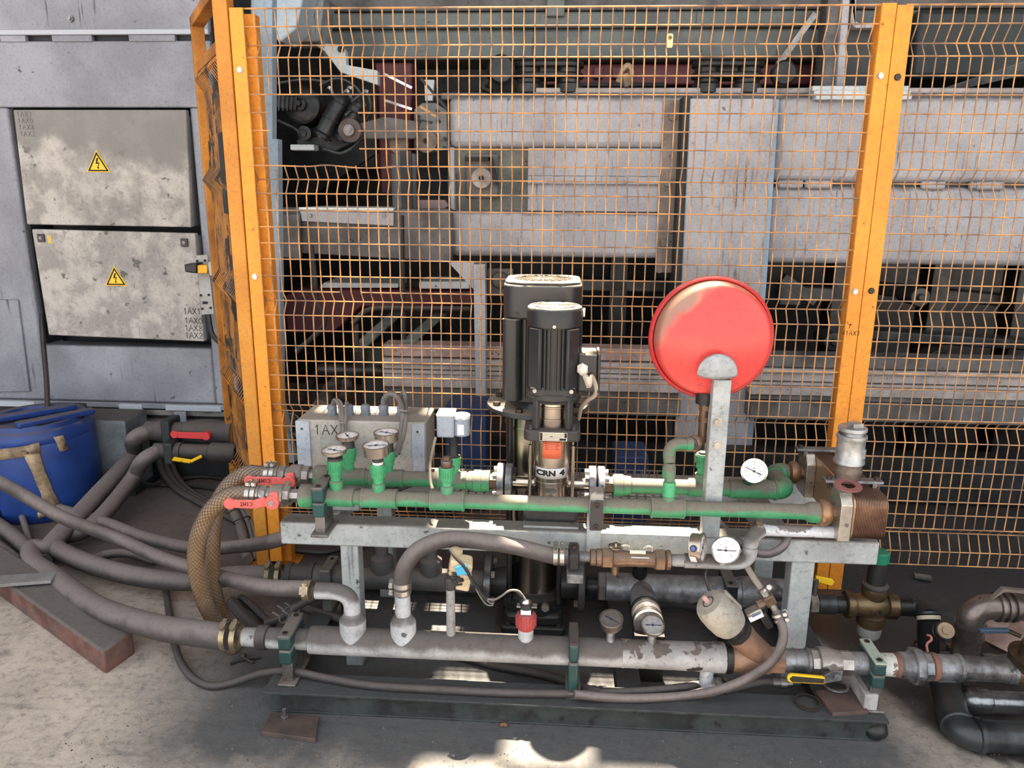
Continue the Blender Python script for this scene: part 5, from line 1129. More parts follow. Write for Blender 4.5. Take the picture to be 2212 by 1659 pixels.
# --------------------------------------------------------------- BALL VALVES with red levers on the left ends
def ballvalve(label, Y, Z, a, pivot, tip, flip=0):
    t = thing('ball_valve', label, 'valve', (xat(a+40, Y, Z), Y, Z))
    hst(t, Y, Z, 'hose_tail', nickel, [(a, 18), (a+27, 18), (a+28, 21), (a+32, 21)])
    hst(t, Y, Z, 'hex_end', nickel, [(a+32, 20), (a+34, 21.5), (a+46, 21.5), (a+48, 19)], 8)
    hst(t, Y, Z, 'body', nickel, [(a+48, 17), (a+55, 19), (a+58, 23.5), (a+68, 24), (a+80, 24), (a+82, 22), (a+84, 20)], 26)
    hst(t, Y, Z, 'hex_end', nickel, [(a+83, 19), (a+85, 22.5), (a+97, 22.5), (a+99, 20)], 8)
    hst(t, Y, Z, 'nipple', nickel, [(a+99, 15), (a+118, 15.5)], 8)
    yv = Y-.047
    pv, tp = at(pivot[0], pivot[1], yv), at(tip[0], tip[1], yv)
    mb = MB(); mb.cyl((pv.x, Y-.02, pv.z), (pv.x, yv+.004, pv.z), .011, None, 14); mb.build('stem', nickel, t)
    mb = MB(); L = pv.x-tp.x
    z_ = tp.z
    mb.prism([V((pv.x-.052, yv-.006, z_-.013)), V((pv.x-.052, yv-.006, z_+.013)), V((tp.x+.01, yv-.006, z_+.012)), V((tp.x+.01, yv-.006, z_-.012))], (0, .009, 0))
    mb.cyl((tp.x+.004, yv-.008, z_), (tp.x+.004, yv+.004, z_), .0165, None, 18)
    mb.prism([V((pv.x-.053, yv-.006, z_-.013)), V((pv.x-.053, yv-.006, z_+.013)), V((pv.x-.02, yv-.004, pv.z+.016)), V((pv.x-.014, yv-.004, pv.z-.012))], (0, .009, 0))
    mb.cyl((pv.x, yv-.008, pv.z), (pv.x, yv+.005, pv.z), .021, None, 20); mb.prism([V((pv.x-.01, yv-.004, pv.z-.005)), V((pv.x+.019, yv-.004, pv.z+.0)), V((pv.x+.016, yv-.002, pv.z+.032)), V((pv.x-.006, yv-.002, pv.z+.028))], (0, .012, 0))
    lv = mb.build('lever', redh, t, .0025)
    mb = MB(); mb.cyl((pv.x, yv-.011, pv.z), (pv.x, yv-.006, pv.z), .0085, None, 14); mb.hex((pv.x, yv-.015, pv.z), (pv.x, yv-.01, pv.z), .0055); mb.build('lever_screw', bolt, lv)
    mb = MB(); write(mb, 'CIMT', (pv.x-.055, yv-.0068, z_+.008), (-1, 0, 0), (0, 0, -1), .012, .0009, 1.1); mb.build('lever_marking', ink, lv)
    return t
ballvalve('nickel ball valve with a salmon red lever, left end of the front green pipe', YFp, ZFp, 531, (588, 1085), (494, 1087))
ballvalve('nickel ball valve with a salmon red lever, left end of the rear green pipe', YRp, ZRp, 572, (624, 1042), (537, 1037))

def band(par, c, axis, r, wv=.012, mat=bolt, screw=(0, 0, 1), sname='clamp_band'):
    c = V(c); ax = V(axis).normalized(); mb = MB(); mb.lathe(c-ax*wv/2, ax, [(0, r+.0005), (.0005, r+.0022), (wv-.0005, r+.0022), (wv, r+.0005)], 24, False)
    s = V(screw)-ax*V(screw).dot(ax); s.normalize(); b_ = ax.cross(s)
    mb.obox(c+s*(r+.007), ax, b_, s, (wv*1.05, .022, .010)); mb.cyl(c+s*(r+.008)-b_*.014, c+s*(r+.008)+b_*.016, .0055, None, 8); mb.cyl(c+s*(r+.008)-b_*.019, c+s*(r+.008)-b_*.013, .0075, None, 6)
    return mb.build(sname, mat, par)
def braided(label, pts, r, bands):
    pts = [V(p) for p in pts]; t = thing('braided_hose', label, 'hose', tuple(pts[-1]))
    mb = MB(); mb.tube(pts, r, 18, 8); mb.build('tube', braid, t)
    sp = spline(pts, 26); mb = MB(); acc = [0.]
    for i in range(1, len(sp)): acc.append(acc[-1]+(sp[i]-sp[i-1]).length)
    T = [(sp[min(i+1, len(sp)-1)]-sp[max(i-1, 0)]).normalized() for i in range(len(sp))]
    U = []; u = T[0].orthogonal().normalized()
    for q in T:
        u = (u-q*u.dot(q)).normalized(); U.append(u)
    NS = 13
    for sg in (1, -1):
        for k in range(NS):
            path = [sp[i]+(U[i]*math.cos(2*PI*k/NS+sg*acc[i]*34)+T[i].cross(U[i])*math.sin(2*PI*k/NS+sg*acc[i]*34))*(r+.0006) for i in range(len(sp))]
            mb.tube(path, .0011, 3, 1, cap=False)
    stuff(mb.build('braid', braidthread, t))
    for px, Y_, Z_ in bands: band(t, (xat(px, Y_, Z_), Y_, Z_), (1, 0, 0), r+.001, .013, bolt, (0, .1, 1))
    return t
hx_ = lambda px, Y, Z: V((xat(px, Y, Z), Y, Z))
braided('braided hose from the front red-levered valve, curving down in front of the other', [hx_(558, YFp, ZFp), hx_(528, YFp, ZFp), at(492, 1073, 2.03), at(456, 1103, 2.03), at(433, 1148, 2.03), at(424, 1200, 2.04), at(429, 1252, 2.05), at(446, 1306, 2.07), at(478, 1362, 2.10), at(505, 1400, 2.13)], .0245, ((539, YFp, ZFp), (551, YFp, ZFp)))
braided('braided hose from the rear red-levered valve, curving down behind the other', [hx_(599, YRp, ZRp), hx_(566, YRp, ZRp), at(530, 1024, 2.19), at(492, 1052, 2.18), at(470, 1092, 2.16), at(460, 1140, 2.14), at(457, 1190, 2.13), at(458, 1250, 2.14), at(470, 1310, 2.15), at(500, 1360, 2.18)], .0245, ((579, YRp, ZRp), (591, YRp, ZRp)))

# ================================================================== SMALL PUMP (front)
Yp = YRp; Xp = xat(1190, Yp, .55)
sp1 = thing('vertical_pump', 'smaller upright stainless pump with black motor in front, labelled CRN 4', 'pump', (Xp, Yp, ZB1+.008))
zz = lambda py: zat(py, Xp, Yp)
k_ = dpt(Xp, Yp, .8)
mb = MB(); mb.box((Xp-60*k_, Yp-.078, ZB1+.008), (Xp+60*k_, Yp+.078, ZB1+.055)); mb.build('foot', castblack, sp1, .012)
vst(sp1, Xp, Yp, 'sleeve', steel, [(944, 39), (948, 39.5), (1030, 39.5), (1031, 40.5), (1034, 40.5), (1035, 39), (1120, 39)], 40)
mb = MB(); s = .0515
hw = 60*k_
for sx in (-1, 1):
    for sy in (-1, 1):
        mb = MB(); x, y = Xp+sx*46*k_, Yp+sy*.05; mb.cyl((x, y, ZB1+.05), (x, y, zz(950)), .0052, None, 10); mb.build('tie_rod', steel, sp1)
def rbox(x0, x1, y0, y1, z0, z1, rad, n=5):
    poly = []
    for cx_, cy_, a0 in ((x1-rad, y1-rad, 0), (x0+rad, y1-rad, PI/2), (x0+rad, y0+rad, PI), (x1-rad, y0+rad, 1.5*PI)):
        for i in range(n+1): q = a0+PI/2*i/n; poly.append(V((cx_+rad*math.cos(q), cy_+rad*math.sin(q), z0)))
    mb = MB(); mb.prism(poly, (0, 0, z1-z0)); return mb
zh1, zh0 = zz(917), zz(939)
rbox(Xp-hw, Xp+hw, Yp-.068, Yp+.068, zh0, zh1, .022).build('head', castblack, sp1, .004)
# nameplate with print lines
yn = Yp-.0685
a, b_ = at(1166, 931, yn), at(1225, 950, yn); zc = (zh0+zh1)/2
hN = (zh1-zh0)*.40
mb = MB(); mb.box((a.x, yn-.001, zc-hN), (b_.x, yn+.001, zc+hN)); npl = mb.build('nameplate', M('cream_nameplate', S(214, 204, 184), S(196, 186, 168), .45, bump=.02), sp1)
mb = MB()
for k in range(5): mb.box((a.x+.010, yn-.0016, zc-hN*.8+k*hN*.36), (b_.x-.010, yn-.0008, zc-hN*.8+k*hN*.36+.0006))
mb.box((a.x+.001, yn-.0016, zc-hN*.9), (a.x+.008, yn-.0008, zc+hN*.9)); mb.box((b_.x-.008, yn-.0016, zc-hN*.2), (b_.x-.001, yn-.0008, zc+hN*.9)); mb.box((b_.x-.022, yn-.0016, zc-hN*.85), (b_.x-.003, yn-.0008, zc-hN*.35)); mb.box((a.x+.03, yn-.0016, zc-hN*.05), (a.x+.038, yn-.0008, zc+hN*.1))
mb.build('nameplate_print', ink, npl)
for sx in (-1, 1):
    for sy in (-1, 1):
        mb = MB(); mb.hex((Xp+sx*46*k_, Yp+sy*.05, zh1), (Xp+sx*46*k_, Yp+sy*.05, zh1+.009), .0085); mb.cyl((Xp+sx*46*k_, Yp+sy*.05, zh1+.009), (Xp+sx*46*k_, Yp+sy*.05, zh1+.014), .005, None, 8); mb.build('head_bolt', castblack, sp1)
zl1, zl0 = zz(849), zh1
for q in (PI/4, 3*PI/4, 5*PI/4, 7*PI/4):
    d = V((math.cos(q), math.sin(q), 0)); mb = MB(); mb.bar(V((Xp, Yp, zl0))+d*.068, V((Xp, Yp, zl1))+d*.066, .020, .016, tuple(d)); mb.build('lantern_pillar', castblack, sp1, .004)
vst(sp1, Xp, Yp, 'lantern_ring', castblack, [(841, 54), (843, 57), (853, 57), (858, 50), (862, 49)], 36)
vst(sp1, Xp, Yp, 'coupling_guard', steel, [(852, 34.5), (870, 35), (871, 36), (874, 36), (875, 35), (896, 35), (897, 36), (901, 36), (917, 35)], 36)
zm0, zm1 = zz(838), zz(702)
mb = MB(); mb.lathe((Xp, Yp, zm0), (0, 0, 1), [(0, 45*k_), (.006, 50*k_), (zm1-zm0, 50*k_)], 36); mb.build('motor_body', black, sp1)
mb = MB()
for i in range(40):
    q = 2*PI*i/40; d = V((math.cos(q), math.sin(q), 0))
    if i % 10 in (4, 5, 6): continue
    mb.obox(V((Xp, Yp, (zm0+zm1)/2+.004))+d*(54*k_), d, (-d.y, d.x, 0), (0, 0, 1), (9*k_, .0026, zm1-zm0-.012))
stuff(mb.build('cooling_fins', black, sp1))
for i in range(4):
    q = PI/4+i*PI/2; d = V((math.cos(q), math.sin(q), 0)); mb = MB(); mb.obox(V((Xp, Yp, (zm0+zm1)/2+.004))+d*(54*k_), d, (-d.y, d.x, 0), (0, 0, 1), (9*k_, .046, zm1-zm0-.012)); mb.build('side_pad', black, sp1, .004)
rbox(Xp-50*k_, Xp+50*k_, Yp-50*k_, Yp+50*k_, zz(846), zm0+.016, .03).build('motor_flange', black, sp1, .006)
for sx in (-1, 1):
    mb = MB(); mb.cyl((Xp+sx*38*k_, Yp-50*k_, zm0+.008), (Xp+sx*38*k_, Yp-50*k_-.004, zm0+.008), .006, None, 10); mb.build('flange_screw', bolt, sp1)
zf0, zf1 = zz(700), zz(659)
fc = MB(); r_ = 58.5*k_; fc.lathe((Xp, Yp, zf0), (0, 0, 1), [(0, r_*.985), (0, r_), (zf1-zf0-.012, r_), (zf1-zf0-.004, r_*.97), (zf1-zf0, r_*.90), (zf1-zf0, r_*.84), (zf1-zf0-.002, r_*.83), (zf1-zf0-.002, 0)], 44, False); fcv = fc.build('fan_cover', black, sp1)
mb = MB()
for i in range(7): mb.torus((Xp, Yp, zf1-.0008), (0, 0, 1), r_*(.12+.10*i), .0016, 36, 6)
stuff(mb.build('grille_rings', black, fcv))
mb = MB()
for i in range(5): mb.torus((Xp, Yp, zf1-.0019), (0, 0, 1), r_*(.17+.12*i), .0014, 36, 4)
stuff(mb.build('grille_slots', ink, fcv))
mb = MB(); c = V((Xp, Yp-r_, zz(706)+.014)); mb.cyl(c, c+V((0, -.004, 0)), .005, None, 12); mb.build('cover_screw', bolt, fcv)
mb = MB(); c = V((Xp+r_, Yp, zf0+.035)); mb.cyl(c, c+V((.006, 0, 0)), .013, None, 14); mb.build('side_cap', M('pale_cap', S(226, 214, 196), None, .5), fcv)
# terminal box
zt1, zt0 = zz(757), zz(836); xt = Xp+51*k_
mb = MB(); mb.box((xt, Yp-.05, zt0), (xt+.055, Yp+.055, zt1)); tb_ = mb.build('terminal_box', black, sp1, .006)
mb = MB(); mb.box((xt+.055, Yp-.052, zt0-.002), (xt+.063, Yp+.057, zt1+.002)); mb.build('terminal_lid', black, tb_, .003)
gp_ = V((xt+.012, Yp-.05, zz(786))); mb = MB(); mb.hex(gp_, gp_+V((0, -.012, 0)), .017); mb.lathe(gp_+V((0, -.012, 0)), (.25, -.6, -.6), [(0, .015), (.012, .013), (.018, .008)], 14); mb.build('cable_gland', M('pale_gland', S(206, 196, 184), None, .5), tb_)
c0 = gp_+V((.006, -.022, -.012))
hose('pump_cable', [c0, c0+V((.014, -.014, -.03)), at(1278, 812, 2.13), at(1288, 838, 2.14), at(1284, 855, 2.16), at(1270, 864, 2.18), at(1256, 880, 2.22), at(1250, 905, 2.27)], .0065, M('pale_cable', S(170, 156, 142), None, .5, bump=.02), 'pale cable from the terminal box of the small pump motor', 9, 7, 'cable')
mb = MB(); mb.bar(c0+V((.002, -.002, -.004)), c0+V((.014, -.012, -.034)), .012, .010); tag(mb.build('cable_marker', M('pale_gland', (1, 1, 1, 1))), 'pale clip on the cable below the small motor gland', 'clip')
# label and sticker bent round the sleeve
rs = 39.5*dpt(Xp, Yp, zz(1010))+.0009
def curved(par, name, mat, x0, x1, z0, z1, rad, n=10):
    mb = MB(); vs = []
    for i in range(n+1):
        x = x0+(x1-x0)*i/n; a = math.asin(max(-1, min(1, (x-Xp)/rad)))
        for z in (z0, z1): vs.append(V((Xp+rad*math.sin(a), Yp-rad*math.cos(a), z)))
    mb.add(vs, [(2*i, 2*i+2, 2*i+3, 2*i+1) for i in range(n)]); o = mb.build(name, mat, par, sharp=80)
    md = o.modifiers.new('s', 'SOLIDIFY'); md.thickness = .0006; return o
lx0, lx1 = Xp-34.5*k_, Xp+34.5*k_
zc = zz(1010); hl = .0165
lb = curved(sp1, 'name_label', M('silver_label', S(190, 188, 190), None, .4, bump=.01), lx0, lx1, zc-hl, zc+hl, rs+.0005)
def text_mesh(txt, size, width, z, xc, par, mat, rad=None, y=None, name='lettering'):
    cu_ = bpy.data.curves.new('t', 'FONT'); cu_.body = txt; cu_.size = size; cu_.align_x = 'CENTER'; cu_.align_y = 'CENTER'; cu_.offset = .0011; cu_.extrude = .0004; cu_.resolution_u = 3
    o = bpy.data.objects.new('t', cu_); COL.objects.link(o); dg = bpy.context.evaluated_depsgraph_get(); dg.update()
    me = o.evaluated_get(dg).to_mesh(); vs = [v.co.copy() for v in me.vertices]; fs = [tuple(p.vertices) for p in me.polygons]
    o.evaluated_get(dg).to_mesh_clear(); bpy.data.objects.remove(o)
    xs = [v.x for v in vs]; sc = width/(max(xs)-min(xs)); mid = (max(xs)+min(xs))/2
    mb = MB(); out = []
    for v in vs:
        x = xc+(v.x-mid)*sc
        if rad: a = math.asin((x-Xp)/rad); rr = rad+.0006+v.z; out.append(V((Xp+rr*math.sin(a), Yp-rr*math.cos(a), z+v.y)))
        else: out.append(V((x, y-v.z, z+v.y)))
    mb.add(out, fs); return mb.build(name, mat, par)
text_mesh('CRN', .0225, 41*k_, zc+.001, Xp-11.5*k_, lb, ink, rs+.0008)
text_mesh('4', .0225, 11*k_, zc+.002, Xp+23*k_, lb, ink, rs+.0008)
stc = curved(sp1, 'warning_sticker', redsticker, Xp-20*k_, Xp+22*k_, zz(975)-.004, zh0+.001, rs+.0006)
mb = MB()
for i in range(5): z = zh0-.006-i*.0055; mb.box((Xp-15*k_, Yp-rs-.0016, z), (Xp+(16-3*(i % 2))*k_, Yp-rs-.0004+.004, z+.0012))
mb.build('sticker_print', M('faded_sticker_print', S(170, 84, 70), None, .6), stc)
mb = MB(); z = zz(1046); y_ = Yp-rs-.001
mb.prism([V((Xp+a*k_, y_, z+b_*k_)) for a, b_ in ((-12, -5), (4, -5), (4, -9), (13, 0), (4, 9), (4, 5), (-12, 5))], (0, .012, 0)); mb.build('cast_arrow', steeldull, sp1)
mb = MB(); z = zz(1061); mb.cyl((Xp-2*k_, Yp-rs, z), (Xp-2*k_, Yp-rs-.012, z), .012, None, 14); mb.hex((Xp-2*k_, Yp-rs-.012, z), (Xp-2*k_, Yp-rs-.018, z), .008); mb.build('vent_plug', steel, sp1)
mb = MB(); mb.xl(Yp, ZRp, [(xat(1108, Yp, ZRp), .019), (Xp-.04, .019)], 18); mb.build('inlet_port', steel, sp1)
mb = MB(); mb.xl(Yp, ZRp, [(Xp+.04, .019), (xat(1272, Yp, ZRp), .019)], 18); mb.build('outlet_port', steel, sp1)
flange(sp1, 1092, 1107, 40, 1); flange(sp1, 1271, 1287, 40, -1)

# ================================================================== BIG PUMP (rear)
Yq = 2.385; Xq = xat(1161, Yq, .77); kq = dpt(Xq, Yq, .8)
zq = lambda py: zat(py, Xq, Yq)
bp_ = thing('vertical_pump', 'larger upright pump behind, with a tall black motor and wide round flange', 'pump', (Xq, Yq, .012))
Rd = .164
zd1, zd0 = zq(868), zq(876)
mb = MB(); mb.lathe((Xq, Yq, zd0-.004), (0, 0, 1), [(0, Rd*.96), (.003, Rd), (zd1-zd0, Rd), (zd1-zd0+.004, Rd*.985)], 56); mb.build('motor_stool_flange', black, bp_)
for q in range(8):
    a = PI/8+q*PI/4; mb = MB(); c = V((Xq+Rd*.84*math.cos(a), Yq+Rd*.84*math.sin(a), zd1)); mb.hex(c, c+V((0, 0, .012)), .012); mb.build('flange_bolt', boltdk, bp_)
zt_ = zq(601); hwq = .1185
Yoff = Yq
zc0 = zq(678)
zb_q = zq(852)
rbox(Xq-hwq+.012, Xq+hwq+.012, Yoff-hwq, Yoff+hwq, zc0, zt_-.008, .055, 8).build('fan_cover', black, bp_, .007)
fcq = [o for o in COL.objects if o.name.startswith('fan_cover')][-1]
xo = Xq+.012
rbox(xo-hwq*.97, xo+hwq*.97, Yoff-hwq*.97, Yoff+hwq*.97, zt_-.009, zt_, .06, 8).build('fan_cover_top', black, bp_, .007)
mb = MB()
for i in range(7): mb.torus((xo, Yoff, zt_+.0002), (0, 0, 1), hwq*(.12+.10*i), .0014, 40, 5)
stuff(mb.build('grille_slots', boltdk, fcq))
mb = MB()
for i in range(24):
    q = 2*PI*i/24; d = V((math.cos(q), math.sin(q), 0)); mb.obox(V((xo, Yoff, zt_+.0006))+d*hwq*.44, d, (-d.y, d.x, 0), (0, 0, 1), (hwq*.66, .0022, .0022))
stuff(mb.build('grille_spokes', black, fcq))
mb = MB(); mb.cyl((at(1116, 664, Yoff-hwq).x, Yoff-hwq, zq(672)+.008), (at(1116, 664, Yoff-hwq).x, Yoff-hwq-.003, zq(672)+.008), .006, None, 12); mb.build('cover_screw', boltdk, fcq)
rbox(xo-hwq*.80, xo+hwq*.80, Yoff-hwq*.80, Yoff+hwq*.80, zb_q, zc0+.01, .05, 6).build('motor_body', black, bp_)
mb = MB()
for i in range(15):
    o_ = -hwq*.42+hwq*.84*i/14
    for (dx, dy) in ((0, -1), (0, 1), (-1, 0), (1, 0)):
        if dx == 0: mb.box((xo+o_-.0018, Yoff+dy*hwq*.98 if dy < 0 else Yoff+hwq*.78, zb_q+.012), (xo+o_+.0018, Yoff-hwq*.78 if dy < 0 else Yoff+hwq*.98, zc0))
        else: mb.box((xo-hwq*.98 if dx < 0 else xo+hwq*.78, Yoff+o_-.0018, zb_q+.012), (xo-hwq*.78 if dx < 0 else xo+hwq*.98, Yoff+o_+.0018, zc0))
stuff(mb.build('cooling_fins', black, bp_))
for sx in (-1, 1):
    for sy in (-1, 1):
        x0, x1 = sorted((xo+sx*hwq*.50, xo+sx*hwq)); y0, y1 = sorted((Yoff+sy*hwq*.52, Yoff+sy*hwq)); rbox(x0, x1, y0, y1, zb_q+.006, zc0, .022, 4).build('side_pad', black, bp_, .003)
mb = MB(); mb.lathe((xo, Yoff, zd1), (0, 0, 1), [(0, hwq*.86), (zb_q-zd1+.006, hwq*.72)], 32); mb.build('motor_foot', black, bp_)
# sleeve, rods, base
rq = .0825; Xs = xat(1153, Yq, .3)
mb = MB(); zbase = zq(1262)
r2q = .100
mb.lathe((Xq-.002, Yq, zbase), (0, 0, 1), [(0, rq), (.20, rq), (.22, r2q*.98), (.38, r2q*.98), (.38, r2q), (.386, r2q), (.386, r2q*.98), (zd0-.06-zbase, r2q), (zd0-.06-zbase, r2q*1.02), (zd0-.052-zbase, r2q*1.02), (zd0-.052-zbase, r2q), (zd0-zbase, r2q)], 44); mb.build('sleeve', steel, bp_)
for q in range(4):
    a = PI/4+q*PI/2; mb = MB(); c = V((Xq+.116*math.cos(a), Yq+.116*math.sin(a), 0)); mb.cyl(c+V((0, 0, zbase-.02)), c+V((0, 0, zd0)), .009, None, 10); mb.build('tie_rod', baseblack, bp_)
hb = .104
mb = MB(); mb.lathe((Xq, Yq, zbase-.06), (0, 0, 1), [(0, .11), (.05, .108), (.062, .094), (.065, rq*1.02)], 40); mb.build('base_collar', baseblack, bp_)
rbox(Xq-hb*.95, Xq+hb*.95, Yq-hb, Yq+hb, .04, zbase-.055, .03).build('base_casting', baseblack, bp_, .012)
rbox(Xq-hb*1.05, Xq+hb*1.05, Yq-hb*1.08, Yq+hb*1.08, .012, .042, .02).build('base_foot', baseblack, bp_, .006)
for sx in (-1, 1):
    mb = MB(); c = V((Xq+sx*hb*.8, Yq-hb*.86, .042)); mb.hex(c, c+V((0, 0, .012)), .013); mb.build('foot_bolt', boltdk, bp_)
c = at(1178, 1309, Yq-hb); mb = MB(); mb.hex(c, c+V((0, -.016, 0)), .014); mb.build('drain_plug', M('pale_plug', S(150, 142, 132), None, .45, .6), bp_)
tag(MB().box((Xq-.13, Yq-.13, 0), (Xq+.13, Yq+.13, .012)).build('pump_packing_plate', rustm), 'dark packing plate under the foot of the larger pump', 'plate')
zpq = .175
def bflange(par, x0, x1, r, name='flange', mat=zincdark):
    mb = MB(); mb.xl(Yq-.05, zpq, [(x0, r-.003), (x0+.002, r), (x1-.002, r), (x1, r-.003)], 36); mb.build(name, mat, par)
XL, XRr = xat(1052, Yq-.05, zpq), xat(1262, Yq-.05, zpq)
bflange(bp_, XL-.006, XL+.018, .088); bflange(bp_, XRr-.022, XRr, .092, mat=castblack)
mb = MB(); mb.xl(Yq-.05, zpq, [(XL+.018, .045), (Xq-.09, .05)], 20); mb.build('inlet_port', baseblack, bp_); mb = MB(); mb.xl(Yq-.05, zpq, [(Xq+.09, .05), (XRr-.02, .045)], 20); mb.build('outlet_port', baseblack, bp_)
for q in range(4):
    a = PI/4+q*PI/2
    for xb_ in (XL+.018, XRr-.034):
        mb = MB(); mb.hex((xb_, Yq-.05+.066*math.cos(a), zpq+.066*math.sin(a)), (xb_+.012, Yq-.05+.066*math.cos(a), zpq+.066*math.sin(a)), .012); mb.build('flange_bolt', bolt, bp_)

# ================================================================== EXPANSION TANK
Yt = 2.155; tc = at(1536, 730, Yt); Rt = 134*dpt(tc.x, Yt, tc.z)
et = thing('expansion_tank', 'round glossy red expansion tank on a grey post, dust along its upper left', 'tank', (tc.x, Yt, tc.z-Rt))
ax = V((.02, -1, .02)).normalized()
tone_cap(redtank, tc, (-.62, 0, .78), .105, .150, S(206, 172, 142)); tone_cap(redtank, tc, (-.80, 0, .60), .100, .128, S(150, 116, 100))
mb = MB(); prof = [(0, Rt*.925), (.012, Rt*.925)]
for i in range(1, 7): q = i/6*PI/2; prof.append((.012+.040*math.sin(q), Rt*(.925-.10*(1-math.cos(q)))))
prof += [(.0545, Rt*.79), (.056, Rt*.76), (.061, Rt*.68), (.068, Rt*.54), (.073, Rt*.38), (.0765, Rt*.2), (.0775, .001)]
mb.lathe(tc, ax, prof, 64); mb.build('front_shell', redtank, et, sharp=60)
mb = MB(); mb.lathe(tc, -ax, [(0, Rt*.955), (.03, Rt*.95), (.055, Rt*.88), (.07, Rt*.7), (.08, Rt*.4), (.084, .001)], 64); mb.build('rear_shell', redtank, et, sharp=60)
mb = MB(); mb.lathe(tc-ax*.008, ax, [(-.008, Rt*.92), (-.006, Rt*.985), (.0, Rt), (.010, Rt), (.017, Rt*.985), (.020, Rt*.965), (.019, Rt*.945), (.010, Rt*.928)], 64, False); mb.build('rim', redrim, et)
# stand
ts = thing('tank_stand', 'square grey post with a half-round cupped plate gripping the red tank', 'stand', (tc.x+.03, 2.1, ZB1))
a, b_ = at(1527, 1000, 2.062), at(1564, 1000, 2.062)
xp0, xp1 = xat(1531, 2.062, .75), xat(1569, 2.062, .75)
ztp = zat(820, (xp0+xp1)/2, 2.062)
mb = MB(); mb.box((xp0, 2.062, ZB0), (xp1, 2.07, ZB1)); mb.box((xp0, 2.062, ZB1), (xp1, 2.11, ztp)); mb.build('post', frame, ts, .003)
mb = MB(); mb.box((xp0+.004, 2.064, ztp-.0005), (xp1-.004, 2.108, ztp+.0008)); mb.build('tube_end', ink, ts)
for py in (911, 960):
    q = at(1549, py, 2.062); mb = MB(); mb.hex((q.x, 2.052, q.z), (q.x, 2.062, q.z), .0105); mb.cyl((q.x, 2.060, q.z), (q.x, 2.0625, q.z), .0135, None, 16); mb.build('bolt', bolt, ts)
hc = at(1549, 806, 2.055); rh = 43*dpt(hc.x, 2.055, hc.z)
mb = MB(); n = 18; vs = []; fs = []
rows = 7
for j in range(rows+1):
    for i in range(n+1):
        q = PI*i/n; x = math.cos(q); zb = -.26*(1-(2*i/n-1)**2)  # lower edge bows down
        top = V((x, 0, math.sin(q)*1.02)); bot = V((x, 0, -.05+zb*.9))
        t = j/rows; p = bot.lerp(top, t)
        vs.append(V((hc.x+p.x*rh, 2.052+.016*(1-t)**2*0-.010*(p.x**2+(p.z-.3)**2-1)*-1+.0, hc.z+p.z*rh)))
for j in range(rows):
    for i in range(n): fs.append((j*(n+1)+i, j*(n+1)+i+1, (j+1)*(n+1)+i+1, (j+1)*(n+1)+i))
mb.add(vs, fs); cup = mb.build('cupped_plate', M('grey_cup_plate', S(168, 172, 176), S(140, 142, 146), .45, .3, nscale=8, spots=.35), ts, sharp=70); md = cup.modifiers.new('s', 'SOLIDIFY'); md.thickness = .005; md.offset = 1
# brown fittings under the tank
q0 = at(1518, 862, 2.13)
tf = thing('tank_connection', 'brown threaded fittings joining the red tank to the thin green elbow', 'fitting', tuple(TJ))
zt1_ = zat(856, q0.x, 2.12)
mb = MB(); mb.cyl((q0.x+.004, 2.12, TJ.z), (q0.x+.004, 2.12, zt1_), .0125); mb.build('riser', brass, tf)
mb = MB(); mb.cyl((q0.x+.004, 2.12, zt1_-.02), (q0.x+.004, 2.12, zt1_+.012), .026); mb.build('tank_boss', baseblack, tf)
for py in (880, 905):
    vst(tf, q0.x+.004, 2.12, 'riser_nut', brass, [(py-5, 11.5), (py+6, 11.5)], 6)
d = V((q0.x+.004, 2.12, TJ.z))-TJ
mb = MB(); mb.lathe(TJ-d.normalized()*.01, d, [(0, .0165), (.012, .0165)], 18); mb.build('nipple', zinc, tf)
mb = MB(); mb.lathe(TJ+d.normalized()*.004, d, [(0, .02), (.004, .0225), (.016, .0225), (.02, .018)], 8); mb.build('union_nut', brass, tf)
mb = MB(); mb.lathe(TJ+d.normalized()*.022, d, [(0, .014), (d.length-.03, .014), (d.length-.018, .014)], 16); mb.build('tail', brass, tf)
# ================================================================== FRONT GREY MANIFOLD
YG, ZG = 1.92, .193
gm = thing('grey_manifold_pipe', 'long pale grey pipe across the front of the skid, chipped at its right end', 'pipe', (0, YG, ZG))
hst(gm, YG, ZG, 'left_nipple', chippipe, [(527, 20), (557, 20.5)]); hst(gm, YG, ZG, 'left_ring', rubberdk, [(557, 24), (559, 26.5), (578, 26.5), (580, 24)])
hst(gm, YG, ZG, 'left_pipe', greypipe, [(580, 22), (666, 22.5), (668, 24), (671, 29)])
hst(gm, YG, ZG, 'pipe', greypipe, [(670, 26), (672, 29.5), (700, 30), (1344, 30)], 30)
hst(gm, YG, ZG, 'weld_seam', chippipe, [(1343, 30.6), (1345, 31), (1347, 30.6)], 30)
hst(gm, YG, ZG, 'chipped_length', chippipe, [(1346, 30), (1538, 31), (1540, 32.5), (1564, 32.5), (1566, 30)], 30)
hst(gm, YG, ZG, 'end_ring', oily, [(1564, 29), (1566, 33), (1578, 33), (1580, 29)], 30)
# hose clamps of the widest hose
wh = [o for o in COL.objects if o.get('label', '').startswith('widest')][0]; sh = [o for o in COL.objects if o.get('label', '').startswith('second widest')][0]
goldband = M('yellowed_steel_band', S(192, 172, 132), S(150, 138, 118), .35, .8, nscale=20, dust=.4)
for px in (489, 511): band(wh, (xat(px, YG, ZG), YG, ZG), (1, 0, 0), .0385, .016, goldband, (.0, -.35, 1), 'clamp_band')
for px in (583, 604): band(sh, (xat(px, 2.3, .185), 2.3, .185), (1, 0, 0), .0355, .015, goldband, (.0, -.35, 1), 'clamp_band')
